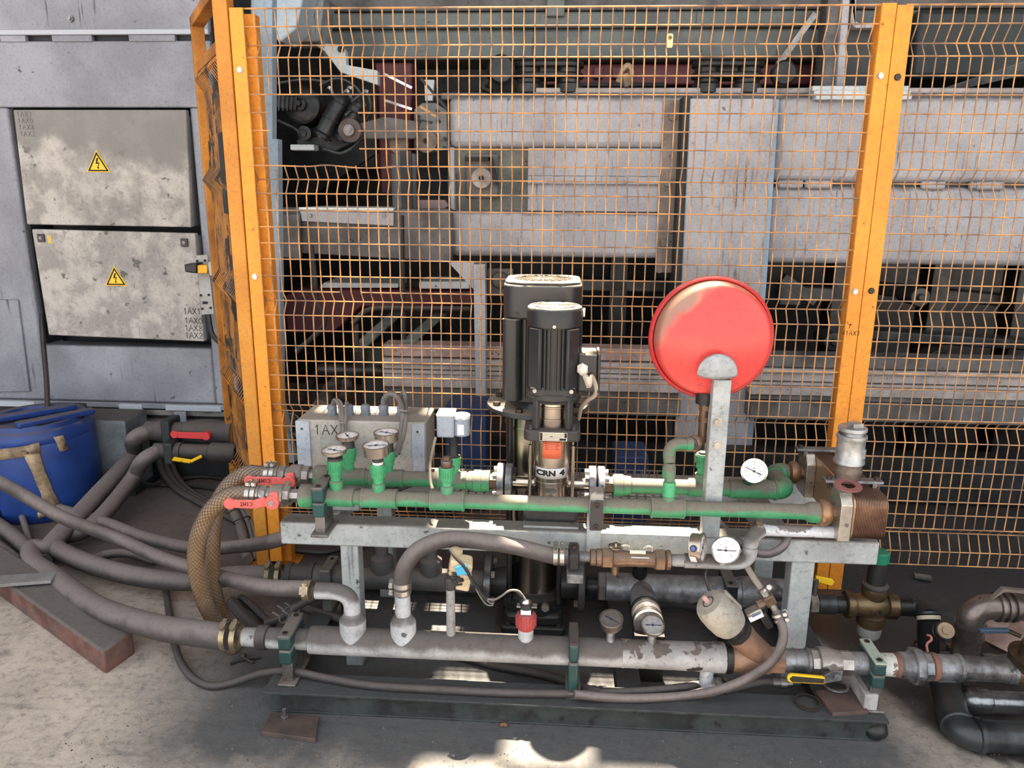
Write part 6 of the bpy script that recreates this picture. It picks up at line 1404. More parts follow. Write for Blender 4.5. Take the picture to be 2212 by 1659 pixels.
# hose from the left joins with a moulded end
clamp('dark green clamp with a dusty plate on the left end of the front grey pipe', 609, 636, YG, ZG, .030, .08, .062)
mc = thing('pipe_clamp', 'tall dark green clamp in the middle of the front grey pipe', 'clamp', (xat(1238, YG, ZG), YG, .08))
x0, x1 = xat(1228, YG-.04, ZG), xat(1250, YG-.04, ZG)
mb = MB(); mb.box((x0, YG-.058, .10), (x1, YG+.058, ZG-.004)); mb.build('lower_block', dkgreen, mc, .006)
mb = MB(); mb.box((x0, YG-.058, ZG-.001), (x1, YG+.058, ZG+.052)); mb.build('upper_block', dkgreen, mc, .008)
mb = MB(); mb.box((x0+.001, YG-.056, ZG+.052), (x1-.001, YG+.056, ZG+.058)); mb.build('cover_plate', castblack, mc, .003)
mb = MB(); mb.box((x0-.006, YG-.062, .08), (x1+.008, YG+.06, .10)); mb.build('foot', steeldull, mc, .002)
# left elbow stub
Xs1, Xs2, Xs3, Xs4 = xat(762, YG, .26), xat(871, YG, .26), xat(974, YG, .26), xat(1136, YG, .26)
ze = zat(1277, xat(720, YG, .32), YG)
def reducer(par, X, pys, nm='reducer'):
    vst(par, X, YG, nm, greystub, pys, 26)
reducer(gm, Xs1, [(1322, 18), (1330, 22), (1337, 28), (1340, 28.5), (1385, 28.5)])
reducer(gm, Xs2, [(1327, 17), (1334, 22), (1341, 27), (1345, 27.5), (1388, 28)])
xl0 = xat(683, YG, ze)
pts = [V((xl0, YG, ze)), V((Xs1-.06, YG, ze))]+arc((Xs1-.055, YG, ze), (Xs1, YG, ze), (Xs1, YG, ze-.05), 8)+[V((Xs1, YG, zat(1326, Xs1, YG)))]
mb = MB(); mb.tube(pts, .0232, 20, 1); mb.build('elbow_pipe', greystub, gm)
mh = [o for o in COL.objects if o.get('label', '').startswith('medium hose crossing')][0]
band(mh, (xat(664, YG+.0, ze), YG, ze), (1, 0, 0), .026, .022, goldband, (-.1, -.9, .45))
# straight stub
zs = lambda py: zat(py, Xs2, YG)
vst(gm, Xs2, YG, 'straight_stub', greystub, [(1284, 16.5), (1287, 17), (1330, 17)]); vst(gm, Xs2, YG, 'stub_neck', steeldull, [(1276, 13.5), (1285, 13.5)])
ch = thing('rubber_hose', 'dusty rubber hose arching from the straight grey stub up to the bronze valve', 'hose', (Xs2, YG, zs(1275)))
YBr = 2.0
zbr = at(1370, 1207, YBr).z
mb = MB(); mb.tube([V((Xs2, YG, zs(1280))), V((Xs2, YG, zs(1255))), at(876, 1222, 1.925), at(905, 1187, 1.94), at(960, 1166, 1.955), at(1030, 1168, 1.97), at(1110, 1180, 1.985), V((xat(1195, YBr, zbr), YBr, zbr)), V((xat(1228, YBr, zbr), YBr, zbr))], .0235, 16, 8); mb.build('hose', rubber, ch)
for py in (1261, 1276): band(ch, (Xs2, YG, zs(py)), (0, 0, 1), .0235, .015, bolt, (-1, -.1, 0))
for px in (1200, 1214): band(ch, (xat(px, YBr, zbr), YBr, zbr), (1, 0, 0), .024, .013, bolt, (0, -.3, 1))
# thin stub with taped sensor head
sn = thing('taped_sensor', 'cream sensor head on a thin grey stub, wrapped with blue tape and loose wires', 'sensor', (Xs3, YG, ZG))
vst(sn, Xs3, YG, 'stub', greypipe, [(1268, 9.5), (1372, 10)]); vst(sn, Xs3, YG, 'collar', castblack, [(1246, 12), (1250, 14), (1268, 13), (1272, 10)], 14)
c = at(995, 1222, YG-.01); mb = MB(); mb.obox(c, (1, .1, -.25), (-.1, 1, .35), (.2, -.3, 1), (.062, .045, .052)); mb.build('head_box', M('cream_sensor_box', S(206, 186, 152), S(186, 166, 134), .55, spots=.2), sn, .006)
mb = MB(); c2 = at(1002, 1256, YG); mb.obox(c2, (1, .1, -.2), (0, 1, 0), (.2, 0, 1), (.038, .03, .045)); mb.build('head_tail', M('cream_sensor_box', (1, 1, 1, 1)), sn, .005)
mb = MB(); mb.lathe(at(985, 1193, YG), (.2, -.2, 1), [(0, .018), (.006, .018), (.01, .008)], 14); mb.build('head_cap', M('cream_sensor_box', (1, 1, 1, 1)), sn)
for k in range(7):
    mb = MB(); mb.tube([at(966+random.uniform(0, 26), 1232+k*4, YG-.025), at(980+random.uniform(-8, 12), 1240+k*4, YG-.034), at(992+random.uniform(-5, 10), 1238+k*4, YG-.024)], .0032, 6, 4); mb.build('wire', cableblk, sn)
c = at(998, 1231, YG-.045); mb = MB(); mb.obox(c, (1, 0, .3), (0, 1, 0), (-.3, 0, 1), (.032, .014, .024)); mb.tube([c+V((.012, 0, -.008)), at(1014, 1244, YG-.045)], [.008, .004], 8, 1); mb.build('blue_tape', bluetape, sn, .005)
mb = MB(); mb.tube([at(972, 1188, YG-.03), at(985, 1205, YG-.045), at(1003, 1224, YG-.05), at(1018, 1250, YG-.045), at(1032, 1272, YG-.03), at(1050, 1296, YG-.02)], .0048, 8, 6); mb.build('black_lead', cableblk, sn)
mb = MB(); mb.tube([at(1020, 1253, YG-.04), at(1017, 1258, YG-.04), at(1024, 1264, YG-.03), at(1040, 1285, YG-.02), at(1058, 1302, YG-.02), at(1064, 1304, YG-.02), at(1063, 1308, YG-.02), at(1050, 1305, YG-.02), at(1035, 1285, YG-.03), at(1021, 1256, YG-.035)], .0020, 6, 6); mb.build('coiled_lead', cablegrey, sn)
# red nut sensor
rn = thing('level_sensor', 'black probe with white label held by a dull red nut on the front grey pipe', 'sensor', (Xs4, YG, ZG))
vst(rn, Xs4, YG, 'pale_stub', greystub, [(1354, 16.5), (1395, 17)])
vst(rn, Xs4, YG, 'red_nut', rednut, [(1322, 15), (1325, 20), (1342, 21.5), (1353, 19), (1357, 17)], 24)
mb = MB(); zn0, zn1 = zat(1350, Xs4, YG), zat(1328, Xs4, YG); kk = dpt(Xs4, YG, .25)
for i in range(12):
    q = 2*PI*i/12; d = V((math.cos(q), math.sin(q), 0)); mb.obox(V((Xs4, YG, (zn0+zn1)/2))+d*21*kk, d, (-d.y, d.x, 0), (0, 0, 1), (.004, .005, zn1-zn0))
mb.build('nut_ribs', rednut, rn)
vst(rn, Xs4, YG, 'probe_body', blackplas, [(1305, 13), (1308, 14.5), (1325, 14.5)], 20)
c = V((Xs4, YG, zat(1308, Xs4, YG))); mb = MB(); mb.obox(c+V((.002, -.0, 0)), (1, 0, 0), (0, 1, 0), (0, 0, 1), (.056, .02, .003)); mb.build('washer_plate', bolt, rn)
vst(rn, Xs4, YG, 'top_cap', blackplas, [(1296, 8), (1299, 13), (1306, 14)], 18)
mb = MB(); z = zat(1316, Xs4, YG); mb.box((Xs4-.014, YG-14.6*kk-.001, z-.006), (Xs4+.014, YG-14.6*kk+.006, z+.006)); mb.build('white_label', whitep, rn)
mb = MB(); mb.tube([V((Xs4, YG, zat(1298, Xs4, YG))), at(1128, 1285, YG), at(1118, 1276, YG), at(1100, 1276, YG), at(1082, 1288, YG-.005), at(1068, 1295, YG-.015), at(1052, 1294, YG-.02)], .0032, 7, 6); mb.build('grey_lead', cablegrey, rn)
mb = MB(); mb.lathe(at(1116, 1276, YG), at(1130, 1289, YG)-at(1116, 1276, YG), [(0, .005), (.022, .005)], 10); mb.build('lead_sleeve', cableblk, rn)
# two gauges standing on the pipe
for px, py, lab, tilt, fc, stem in ((1319, 1337, 'tall steel gauge facing up on the front grey pipe, left of the pair', (-.05, -.34, .94), M('smoky_dial', S(120, 112, 106), S(90, 84, 80), .25, bump=0), 0), (1409, 1350, 'short grimy gauge facing up on the front grey pipe, right of the pair', (.05, -.42, .9), M('stained_dial', S(176, 172, 172), S(140, 136, 136), .35, bump=0), 1)):
    X = xat(px, YG, .25); c = V((X, YG, zat(py, X, YG)))
    gauge(lab, tuple(c), tilt, .0335, .026 if not stem else .013, 2.2 if not stem else 1.5, face=fc, casemat=M('worn_gauge_case', S(190, 182, 172), S(128, 118, 110), .3, .9, nscale=12), up=(0, 1, 0))
    mb = MB(); zb = ZG+.03; mb.cyl((X, YG, zb), c-V(tilt).normalized()*(.024 if not stem else .012), .0125, None, 14); mb.build('gauge_stub', zinc, gm)
# drain stub under the right end
Xd2 = xat(1526, YG, .13); mb = MB(); mb.cyl((Xd2, YG, .105), (Xd2, YG, ZG-.02), .019, None, 18); mb.lathe((Xd2, YG, .115), (1, -.1, -.1), [(0, .017), (.035, .016)], 16); mb.build('drain_stub', greystub, gm)
xq_ = Xd2+.04
ds = thing('drain_hose', 'black hose clamped to the drain stub and running left along the skid to the floor', 'hose', (xq_, YG, .1))
L_ = [V((xq_+.02, YG-.012, .108)), fl(1545, 1466, .094), fl(1490, 1482, .092), fl(1400, 1492, .092), fl(1300, 1497, .092), fl(1240, 1499, .092), fl(1100, 1497, .092), fl(950, 1490, .092), fl(800, 1481, .092), fl(700, 1464, .095), fl(630, 1450, .10), fl(565, 1455, .06), fl(505, 1474, .02), fl(455, 1482, .014), fl(415, 1463, .014), fl(388, 1425, .014), fl(373, 1370, .016), fl(362, 1300, .02), fl(356, 1250, .02)]
mb = MB(); mb.tube(L_, .0115, 12, 8); mb.build('hose', rubberdk, ds)
band(ds, (Xd2+.032, YG-.004, .111), (1, -.1, -.1), .0175, .014, bolt, (0, -1, .2))
# second hose from the pneumatic fitting
ph = thing('air_hose', 'rubber hose sweeping down from the bronze elbow fitting and left along the skid', 'hose', tuple(at(1676, 1330, 1.93)))
mb = MB(); mb.tube([at(1676, 1322, 1.92), at(1686, 1342, 1.90), at(1692, 1372, 1.875), at(1682, 1408, 1.855), at(1655, 1440, 1.852), at(1610, 1468, 1.855), at(1550, 1491, 1.862), fl(1480, 1503, .092), fl(1400, 1508, .092), fl(1330, 1508, .092), fl(1240, 1500, .112)], .0125, 12, 8); mb.build('hose', rubber, ph)
for pp in ((1679, 1329), (1684, 1340)):
    c = at(pp[0], pp[1], 1.905); band(ph, tuple(c), (.35, -.3, -.85), .0128, .008, bolt, (1, -.2, .3))
hose('black_hose', [fl(1290, 1497, .10), fl(1180, 1460, .03), fl(1080, 1440, .016), fl(1000, 1420, .014), fl(940, 1408, .014)], .014, rubberdk, 'dark hose slanting back on the floor behind the front grey pipe', 10, 7)
hose('black_hose', [fl(1425, 1308, .08), fl(1460, 1306, .09), fl(1510, 1316, .07), fl(1545, 1342, .03), fl(1560, 1372, .015)], .0145, rubberdk, 'black hose curving behind the beige actuator', 10, 7)
hose('black_hose', [fl(1565, 1492, .088), fl(1640, 1474, .092), fl(1668, 1474, .092)], .012, rubberdk, 'short black hose with a metal ferrule below the bronze angle valve', 10, 5)
mb = MB(); a = fl(1668, 1474, .092); mb.lathe(a, (1, 0, 0), [(0, .014), (.02, .014), (.02, .016), (.04, .016), (.04, .011), (.055, .011)], 10); tag(mb.build('hose_ferrule', steeldull), 'metal ferrule on the short black hose under the yellow lever', 'fitting')
tag(MB().torus(fl(1243, 1494, .099), (1, .3, 0), .0165, .0022, 18, 6).build('cable_tie', cableblk), 'black tie binding the two hoses below the middle clamp', 'cable tie')

# ================================================================== BRONZE VALVE LINE in front of the beam
bl = thing('bronze_valve', 'bronze setting valve with capped top and hooked levers in front of the beam', 'valve', (xat(1370, YBr, zbr), YBr, zbr))
B = lambda nm, mat, it, n=22, rot=0.: hst(bl, YBr, zbr, nm, mat, it, n, rot)
B('inlet_nipple', zinc, [(1250, 12), (1276, 12)]); B('inlet_ring', brass, [(1274, 15), (1276, 18), (1286, 18), (1288, 16)])
B('lock_ring', brass, [(1288, 18), (1290, 19.5), (1298, 19.5), (1300, 18)]); B('hex_end', brass, [(1300, 21), (1302, 23.5), (1322, 23.5), (1325, 19)], 6)
B('body', brass, [(1324, 18), (1330, 19.5), (1346, 18.5), (1352, 17), (1408, 17), (1413, 19)]); B('hex_end', brass, [(1412, 20), (1416, 24.5), (1434, 24.5), (1437, 20)], 6)
B('lock_ring', brass, [(1437, 18), (1440, 21.5), (1447, 21.5), (1449, 18)])
X = xat(1329, YBr, zbr)
mb = MB(); mb.cyl((X, YBr, zbr-.02), (X, YBr, zbr-.048), .0125, .011, 16); mb.build('drain_boss', brass, bl)
mb = MB(); mb.lathe((X, YBr, zbr+.02), (0, 0, 1), [(0, .012), (.010, .016), (.014, .021), (.018, .021), (.020, .012)], 22); mb.hex((X, YBr, zbr+.04), (X, YBr, zbr+.047), .006); mb.build('cap', steel, bl)
for px in (1350, 1400):
    q = V((xat(px, YBr, zbr), YBr, zbr+.023)); mb = MB(); mb.tube([q+V((-.012, 0, -.006)), q+V((-.014, 0, .010)), q+V((-.002, 0, .019)), q+V((.010, 0, .014)), q+V((.010, 0, .002))], .0042, 7, 5); mb.build('hook_lever', bolt, bl)
mb = MB(); q = V((xat(1376, YBr, zbr), YBr-.006, zbr+.024)); mb.cyl(q+V((-.022, 0, 0)), q+V((.022, 0, 0)), .006, None, 12); mb.build('sight_glass', M('pale_sight_tube', S(214, 206, 190), None, .15), bl)
mb = MB(); q0 = V((xat(1362, YBr, zbr), YBr-.0225, zbr+.006)); mb.box((q0.x, q0.y+.004, q0.z), (q0.x+.05, q0.y+.012, q0.z+.008)); mb.build('white_scale', whitep, bl)
# black clamp on that hose end
cb = thing('pipe_clamp', 'black block clamp at the hose end left of the bronze valve', 'clamp', (xat(1240, YBr, zbr), YBr, zbr-.06))
x0, x1 = xat(1228, YBr-.03, zbr), xat(1252, YBr-.03, zbr)
mb = MB(); mb.box((x0, YBr-.04, zbr-.026), (x1, YBr+.045, zbr+.026)); mb.build('block', blackplas, cb, .008)
mb = MB(); mb.hex(((x0+x1)/2, YBr-.012, zbr+.034), ((x0+x1)/2, YBr-.012, zbr+.041), .009); mb.build('screw', boltdk, cb)
mb = MB(); mb.box((x0-.004, YBr-.044, zbr-.062), (x1+.012, YBr+.05, zbr-.034)); mb.build('bracket', zinc, cb, .003)
mb = MB(); mb.box((x0, YBr+.045, zbr-.06), (x1, YBr+.072, zbr-.03)); mb.build('arm', zinc, cb)
# grey pipe after it with two elbows
pl_ = thing('grey_loop_pipe', 'pale grey pipe after the bronze valve, turning up in two elbows to the heat exchanger', 'pipe', (xat(1540, YBr, zbr), YBr, zbr))
xe_ = xat(1618, YBr, zbr); Yh2 = 2.03; zh_ = at(1720, 1147, Yh2).z
hst(pl_, YBr, zbr, 'thread', chippipe, [(1449, 12), (1456, 13.5), (1480, 13.5), (1482, 15.5)])
pts = [V((xat(1478, YBr, zbr), YBr, zbr)), V((xe_-.05, YBr, zbr))]+arc((xe_-.042, YBr, zbr), (xe_, YBr, zbr), (xe_, YBr, zbr+.042), 7)+[V((xe_, YBr, zh_-.045))]+arc((xe_, YBr, zh_-.038), (xe_, YBr+.004, zh_), (xe_+.03, YBr+.025, zh_), 6)
mb = MB(); mb.tube(pts, .0205, 18, 1); mb.build('elbow_run', greypipe, pl_)
hst(pl_, Yh2, zh_, 'union_nut', brass, [(1629, 14), (1631, 21), (1644, 21), (1646, 16)], 8)
hst(pl_, Yh2, zh_, 'return_pipe', M('blotched_white_pipe', S(206, 208, 214), S(196, 198, 204), .5, patch=.55, patchcol=S(112, 104, 106), pscale=16, dust=.3), [(1645, 13), (1806, 13)])
q = V((xe_+.004, YBr-.001, zbr+.055)); 
mb = MB(); mb.torus((xe_, YBr, zbr+.05), (0, 0, 1), .0205, .002, 20, 6); mb.build('weld_ring', greystub, pl_)
# its two gauges
c = at(1507, 1183, YBr-.03); ga = gauge('gauge turned sideways on the grey loop pipe, showing its steel case with a blue plug', tuple(c+V((.014, 0, 0))), (.90, -.40, .12), .041, .032, 1.0, casemat=MATS['brushed_gauge_case'])
axg = V((.90, -.40, .12)).normalized(); sdv = V((0, 0, 1)).cross(axg).normalized(); sdv = sdv if sdv.y < 0 else -sdv
q = c+V((.014, 0, 0))-axg*.017
mb = MB(); d = (sdv*.93+V((0, 0, .30))).normalized(); mb.cyl(q+d*.036, q+d*.042, .0095, None, 16); pg = mb.build('plug_seat', blackplas, ga); mb = MB(); mb.cyl(q+d*.041, q+d*.044, .006, None, 14); mb.build('blue_plug', M('blue_plug', S(70, 100, 170), None, .4), ga)
mb = MB(); d = (sdv*.86-V((0, 0, .62))).normalized(); mb.obox(q+d*.0385, axg, d, axg.cross(d), (.017, .001, .026)); mb.build('white_label', whitep, ga)
mb = MB(); mb.cyl((c.x, YBr, zbr+.012), (c.x, c.y, c.z-.03), .009, None, 12); mb.build('gauge_stem', castblack, pl_)
c = at(1568, 1189, YBr-.045)
gauge('round white gauge facing the viewer on the grey loop pipe in front of the beam', tuple(c), (-.06, -1, .10), .0385, .016, 1.57, casemat=chrome)
mb = MB(); mb.cyl((c.x, YBr-.012, zbr), (c.x, c.y+.014, c.z-.012), .010, None, 12); mb.build('gauge_stem', greystub, pl_)
# cables hanging from the loop
hose('thin_cable', [at(1530, 1222, 2.0), at(1524, 1240, 2.0), at(1528, 1262, 1.98), at(1536, 1285, 1.95), at(1538, 1300, 1.94)], .0042, cableblk, 'thin cable dropping from the grey loop pipe to the beige actuator', 7, 6, 'cable')
hose('beige_hose', [at(1612, 1222, 2.0), at(1628, 1248, 1.97), at(1645, 1272, 1.945), at(1650, 1280, 1.94)], .0088, M('beige_hose', S(176, 164, 146), S(150, 140, 126), .6, dust=.4), 'beige hose from the beam down to the bronze elbow fitting', 10, 6)
hose('black_hose', [at(1552, 1128, 2.2), at(1572, 1148, 2.15), at(1598, 1172, 2.06), at(1630, 1192, 2.03), at(1662, 1196, 2.03), at(1690, 1182, 2.035), at(1702, 1160, 2.06), at(1704, 1140, 2.12)], .0115, rubber, 'rubber hose looping in front of the beam below the heat exchanger', 10, 7)

# ================================================================== HEAT EXCHANGER
Yx0, Yx1 = 1.985, ye2+.055
xh0, xh1 = xat(1841, Yx0, .55), xat(1913, Yx0, .55)
zx1, zx0 = zat(1078, (xh0+xh1)/2, Yx0), zat(1172, (xh0+xh1)/2, Yx0)
hx = thing('plate_heat_exchanger', 'brown stained plate heat exchanger with rounded ribbed plates at the right end of the frame', 'heat exchanger', ((xh0+xh1)/2, (Yx0+Yx1)/2, zx0))
def rplate(x0, x1, grow, mat, name):
    rad = .028; poly = []
    y0, y1, z0, z1 = Yx0-grow, Yx1+grow, zx0-grow, zx1+grow
    for cy, cz, a0 in ((y1-rad, z1-rad, 0), (y0+rad, z1-rad, PI/2), (y0+rad, z0+rad, PI), (y1-rad, z0+rad, 1.5*PI)):
        for i in range(6): q = a0+PI/2*i/5; poly.append(V((x0, cy+rad*math.cos(q), cz+rad*math.sin(q))))
    mb = MB(); mb.prism(poly, (x1-x0, 0, 0)); return mb.build(name, mat, hx)
NPL = 21; xw = (xh1-xh0)/NPL
rplate(xh0, xh1, -.0025, hxm, 'core')
for i in range(NPL):
    rplate(xh0+i*xw+xw*.12, xh0+i*xw+xw*.62, .0, hxm, 'plate')
rplate(xh0-.004, xh0, .001, M('pale_end_plate', S(190, 160, 128), S(160, 130, 104), .35, .7), 'end_plate')
def block(name, Yc, x0, x1):
    mb = MB(); z0, z1 = zx0-.002, zx1+.006
    mb.prism([V((x0, Yc-.044, z0)), V((x0, Yc+.044, z0)), V((x0, Yc+.044, z1-.02)), V((x0, Yc+.034, z1)), V((x0, Yc-.02, z1)), V((x0, Yc-.044, z1-.028))], (x1-x0, 0, 0)); o = mb.build(name, alu, hx, .002)
    mb = MB(); mb.cyl((x0+(x1-x0)*.6, Yc-.044, z0+.05), (x0+(x1-x0)*.6, Yc-.046, z0+.05), .005, None, 12); mb.build('block_screw', steeldull, o)
block('port_block', YFp, xat(1811, 1.99, .56), xh0-.004); block('port_block', ye2, xat(1811, 1.99, .56)+.004, xh0-.004)
for (yy, lab) in ((2.078, 'front'), (Yx1-.055, 'rear')):
    z = zx1+.012; x0, x1 = xh0-.058, xh1+.012
    mb = MB(); mb.box((x0, yy-.016, z), (x1, yy+.016, z+.008)); cbp = mb.build('clamp_bar', zinc, hx, .0015)
    for x in (x0+.014, x1-.014):
        mb = MB(); mb.cyl((x, yy, z+.008), (x, yy, z+.016), .008, None, 14); mb.cyl((x, yy, z-.02), (x, yy, z), .004, None, 8); sc = mb.build('cap_screw', boltdk, cbp)
    for x in (xh0-.03, xh1-.01):
        mb = MB(); mb.box((x-.006, yy-.012, zx1-.004), (x+.006, yy+.012, z)); mb.build('bar_foot', steeldull, hx)
c = fl(1832, 1050, zx1+.024); mb = MB(); mb.lathe(c, (0, -.12, 1), [(0, .0185), (0, .036), (.003, .036), (.003, .0185)], 32, False); tag(mb.build('fibre_gasket', gasket), 'dull red gasket ring lying loose on top of the heat exchanger', 'gasket')
# coupling with plug standing on it
Yc_ = c.y+.075; Xc_ = xat(1832, Yc_, zx1+.05); zc0 = zx1+.002
cp_ = thing('pipe_coupling', 'galvanised pipe coupling with a square headed plug standing on the heat exchanger', 'fitting', (Xc_, Yc_, zc0))
W = lambda nm, mat, it, n=26, rot=0., bev=0.: vst(cp_, Xc_, Yc_, nm, mat, it, n, rot, bev)
W('nipple', M('brown_taped_thread', S(122, 108, 98), S(92, 80, 74), .5, .4, nscale=20, bump=.4, bscale=120), [(1001, 26), (1007, 27), (1012, 29.5), (1018, 29), (1019, 27), (1036, 25.5)])
W('coupling', M('light_galvanised', S(190, 190, 188), S(150, 150, 150), .4, .6, nscale=18, bump=.1), [(937, 29), (939, 31.5), (944, 32), (948, 30), (950, 29), (990, 29.5), (993, 32), (998, 32), (1001, 29)])
W('plug_collar', zinc, [(930, 27), (937, 28)]); W('plug', MATS['light_galvanised'], [(922, 29), (924, 30), (929, 30), (931, 28)])
mb = MB(); z0, z1 = zat(925, Xc_, Yc_), zat(917, Xc_, Yc_)+.006; s = .0155; mb.obox((Xc_+.006, Yc_, (z0+z1)/2), (1, .25, 0), (-.25, 1, 0), (0, 0, 1), (s*2, s*2, z1-z0)); mb.build('square_head', MATS['light_galvanised'], cp_, .002)
mb = MB(); yf_ = Yc_-29.5*dpt(Xc_, Yc_, .7)
mb.obox((Xc_-.014, yf_+.006, zat(972, Xc_, Yc_)), (1, -.5, 0), (.5, 1, 0), (0, 0, 1), (.008, .006, .018)); mb.obox((Xc_+.029, yf_+.012, zat(974, Xc_, Yc_)), (1, .9, 0), (-.9, 1, 0), (0, 0, 1), (.006, .006, .028)); mb.build('cast_marks', MATS['light_galvanised'], cp_)

# ================================================================== BRONZE ANGLE SEAT VALVE with beige actuator
av = thing('angle_seat_valve', 'copper coloured angle valve with a beige barrel actuator leaning left', 'valve', (xat(1630, YG, ZG), YG, ZG))
hst(av, YG, ZG, 'body', copperbody, [(1578, 28), (1582, 31), (1660, 31), (1664, 28), (1668, 27), (1690, 27)], 26)
hst(av, YG, ZG, 'hex_end', copperbody, [(1660, 30), (1690, 30)], 6)
o_ = V((xat(1652, YG, ZG), YG, ZG)); tgt = at(1530, 1300, YG-.03); ad = (tgt-o_).normalized(); Lx = (tgt-o_).length
mb = MB(); mb.lathe(o_, ad, [(0, .038), (Lx*.20, .037), (Lx*.40, .036), (Lx*.41, .039), (Lx*.45, .039)], 26); mb.build('bonnet', copperbody, av)
mb = MB(); mb.lathe(o_+ad*Lx*.45, ad, [(0, .034), (.004, .041), (.016, .041), (.018, .034)], 8); mb.lathe(o_+ad*(Lx*.45+.018), ad, [(0, .033), (.02, .033)], 20); mb.build('dark_nut', baseblack, av)
b0 = o_+ad*(Lx*.45+.034); La = Lx-(Lx*.45+.034)
mb = MB(); mb.lathe(b0, ad, [(0, .030), (.004, .044), (.02, .050), (.05, .0515), (La*.75, .050), (La*.90, .046), (La*.98, .040), (La, .028), (La+.002, .0)], 34, False); mb.build('actuator', beigeact, av)
tp_ = b0+ad*La
sdx = V((0, -1, 0)); sdx = (sdx-ad*sdx.dot(ad)).normalized(); sdy = ad.cross(sdx)
mb = MB(); mb.lathe(tp_-ad*.004, ad, [(0, .0175), (.005, .0175)], 20); mb.build('dark_recess', M('dark_brown_plastic', S(66, 54, 50), None, .5), av)
mb = MB(); mb.lathe(tp_, ad, [(0, .007), (.018, .007), (.023, .004)], 14); mb.build('indicator', M('pinkish_indicator', S(190, 150, 140), None, .25), av)
mb = MB(); mb.obox(b0+ad*La*.55+sdy*(.049)*(1 if sdy.x > 0 else -1)-sdx*.01, ad, sdx, sdy, (La*.7, .018, .012)); mb.build('actuator_rib', beigeact, av, .005)
# solenoid and elbow fittings
so = thing('solenoid_valve', 'small aluminium and black solenoid with a white and blue label right of the beige actuator', 'valve', tuple(at(1632, 1330, 1.93)))
qc = at(1629, 1324, 1.93); e1 = V((.83, 0, .50)).normalized(); e2 = V((-.5, 0, .83)).normalized()
mb = MB(); mb.obox(qc, e1, (0, 1, 0), e2, (.044, .034, .026)); sb = mb.build('body', alu, so, .003)
mb = MB(); mb.obox(qc+V((0, -.0175, 0))+e2*-.003, e1, (0, 1, 0), e2, (.040, .001, .015)); lb_ = mb.build('white_label', whitep, sb); mb = MB(); mb.obox(qc+V((0, -.0182, 0))+e2*.003+e1*.004, e1, (0, 1, 0), e2, (.026, .0008, .004)); mb.build('blue_stripe', M('blue_print', S(70, 110, 170), None, .5), sb)
mb = MB(); mb.obox(qc+e1*.018-e2*.034, e1, (0, 1, 0), e2, (.022, .026, .048)); mb.build('coil', blackplas, so, .004)
ef = thing('elbow_fitting', 'small bronze elbow fittings joining the beige hose, solenoid and rubber hose', 'fitting', tuple(at(1660, 1300, 1.93)))
p0 = at(1662, 1296, 1.93)
mb = MB(); mb.obox(p0, e1, (0, 1, 0), e2, (.030, .026, .030)); mb.build('elbow_block', brass, ef, .004)
mb = MB(); mb.lathe(p0-e1*.012, -e1, [(0, .011), (.010, .014), (.022, .014), (.024, .010)], 8); mb.build('union', brass, ef)
mb = MB(); q = at(1650, 1280, 1.935); mb.lathe(p0, q-p0, [(0, .010), ((q-p0).length+.01, .010)], 8); mb.lathe(q, q-p0, [(-.004, .0125), (.012, .0125)], 10); mb.build('hose_tail', steeldull, ef)
mb = MB(); q = at(1676, 1322, 1.92); mb.lathe(p0, q-p0, [(0, .010), ((q-p0).length, .010)], 10); mb.build('lower_tail', steeldull, ef)
band(ef, tuple(at(1652, 1276, 1.935)), (at(1640, 1258, 1.95)-at(1652, 1276, 1.935)).normalized(), .0098, .008, bolt, (1, -.3, .4))

# ================================================================== LINE TO THE RIGHT of the angle valve
rl_ = thing('galvanised_line', 'galvanised couplings, union nut and pipe running from the angle valve to the right edge', 'pipe', (xat(1960, YG, ZG), YG, ZG))
G = lambda nm, mat, it, n=26, rot=0.: hst(rl_, YG, ZG, nm, mat, it, n, rot)
G('coupling', zinc, [(1684, 24), (1687, 27), (1690, 25), (1712, 25), (1714, 26.5), (1717, 25), (1738, 25.5), (1741, 28), (1746, 28), (1748, 22)])
G('nipple', zinc, [(1836, 24), (1876, 24.5)]); G('pale_pipe', M('flaking_white_pipe', S(212, 214, 206), S(196, 198, 190), .55, patch=.3, patchcol=S(112, 92, 82), pscale=22, dust=.3), [(1876, 24), (1930, 24.5)])
G('rust_band', M('rust_brown', S(120, 84, 70), S(92, 64, 54), .7, bump=.3), [(1930, 25), (1932, 26), (1940, 26), (1942, 24)])
G('union_half', zinc, [(1940, 25), (1944, 28.5), (1960, 28.5), (1968, 34)], 26); G('union_nut', zinc, [(1966, 36), (1969, 40), (1984, 40), (1989, 36)], 8); G('union_hex', zinc, [(1988, 29), (1990, 31), (2006, 31), (2008, 27)], 8)
G('rust_band', MATS['rust_brown'], [(2008, 27), (2010, 30), (2020, 30), (2023, 27)])
G('coupling', zinc, [(2022, 26), (2026, 27), (2064, 27), (2066, 29.5), (2073, 29.5), (2075, 27)]); G('pipe', zincdark, [(2074, 26), (2170, 26.5), (2172, 28.5), (2180, 28.5), (2182, 27)])
G('rib', zinc, [(2180, 27), (2184, 29), (2188, 29), (2190, 27)])
G('end_body', brassgold, [(2188, 28), (2196, 31), (2240, 33), (2300, 33)])
mb = MB(); X = xat(2212, YG, ZG); mb.lathe((X, YG, ZG+.02), (0, -.25, 1), [(0, .044), (.02, .046), (.03, .05), (.036, .05), (.04, .03), (.075, .028), (.08, .018), (.10, .016)], 24); mb.build('bonnet', brassgold, rl_)
bv = thing('ball_valve', 'ball valve with a worn yellow lever pointing left on the galvanised line', 'valve', (xat(1795, YG, ZG), YG, ZG))
H = lambda nm, mat, it, n=26, rot=0.: hst(bv, YG, ZG, nm, mat, it, n, rot)
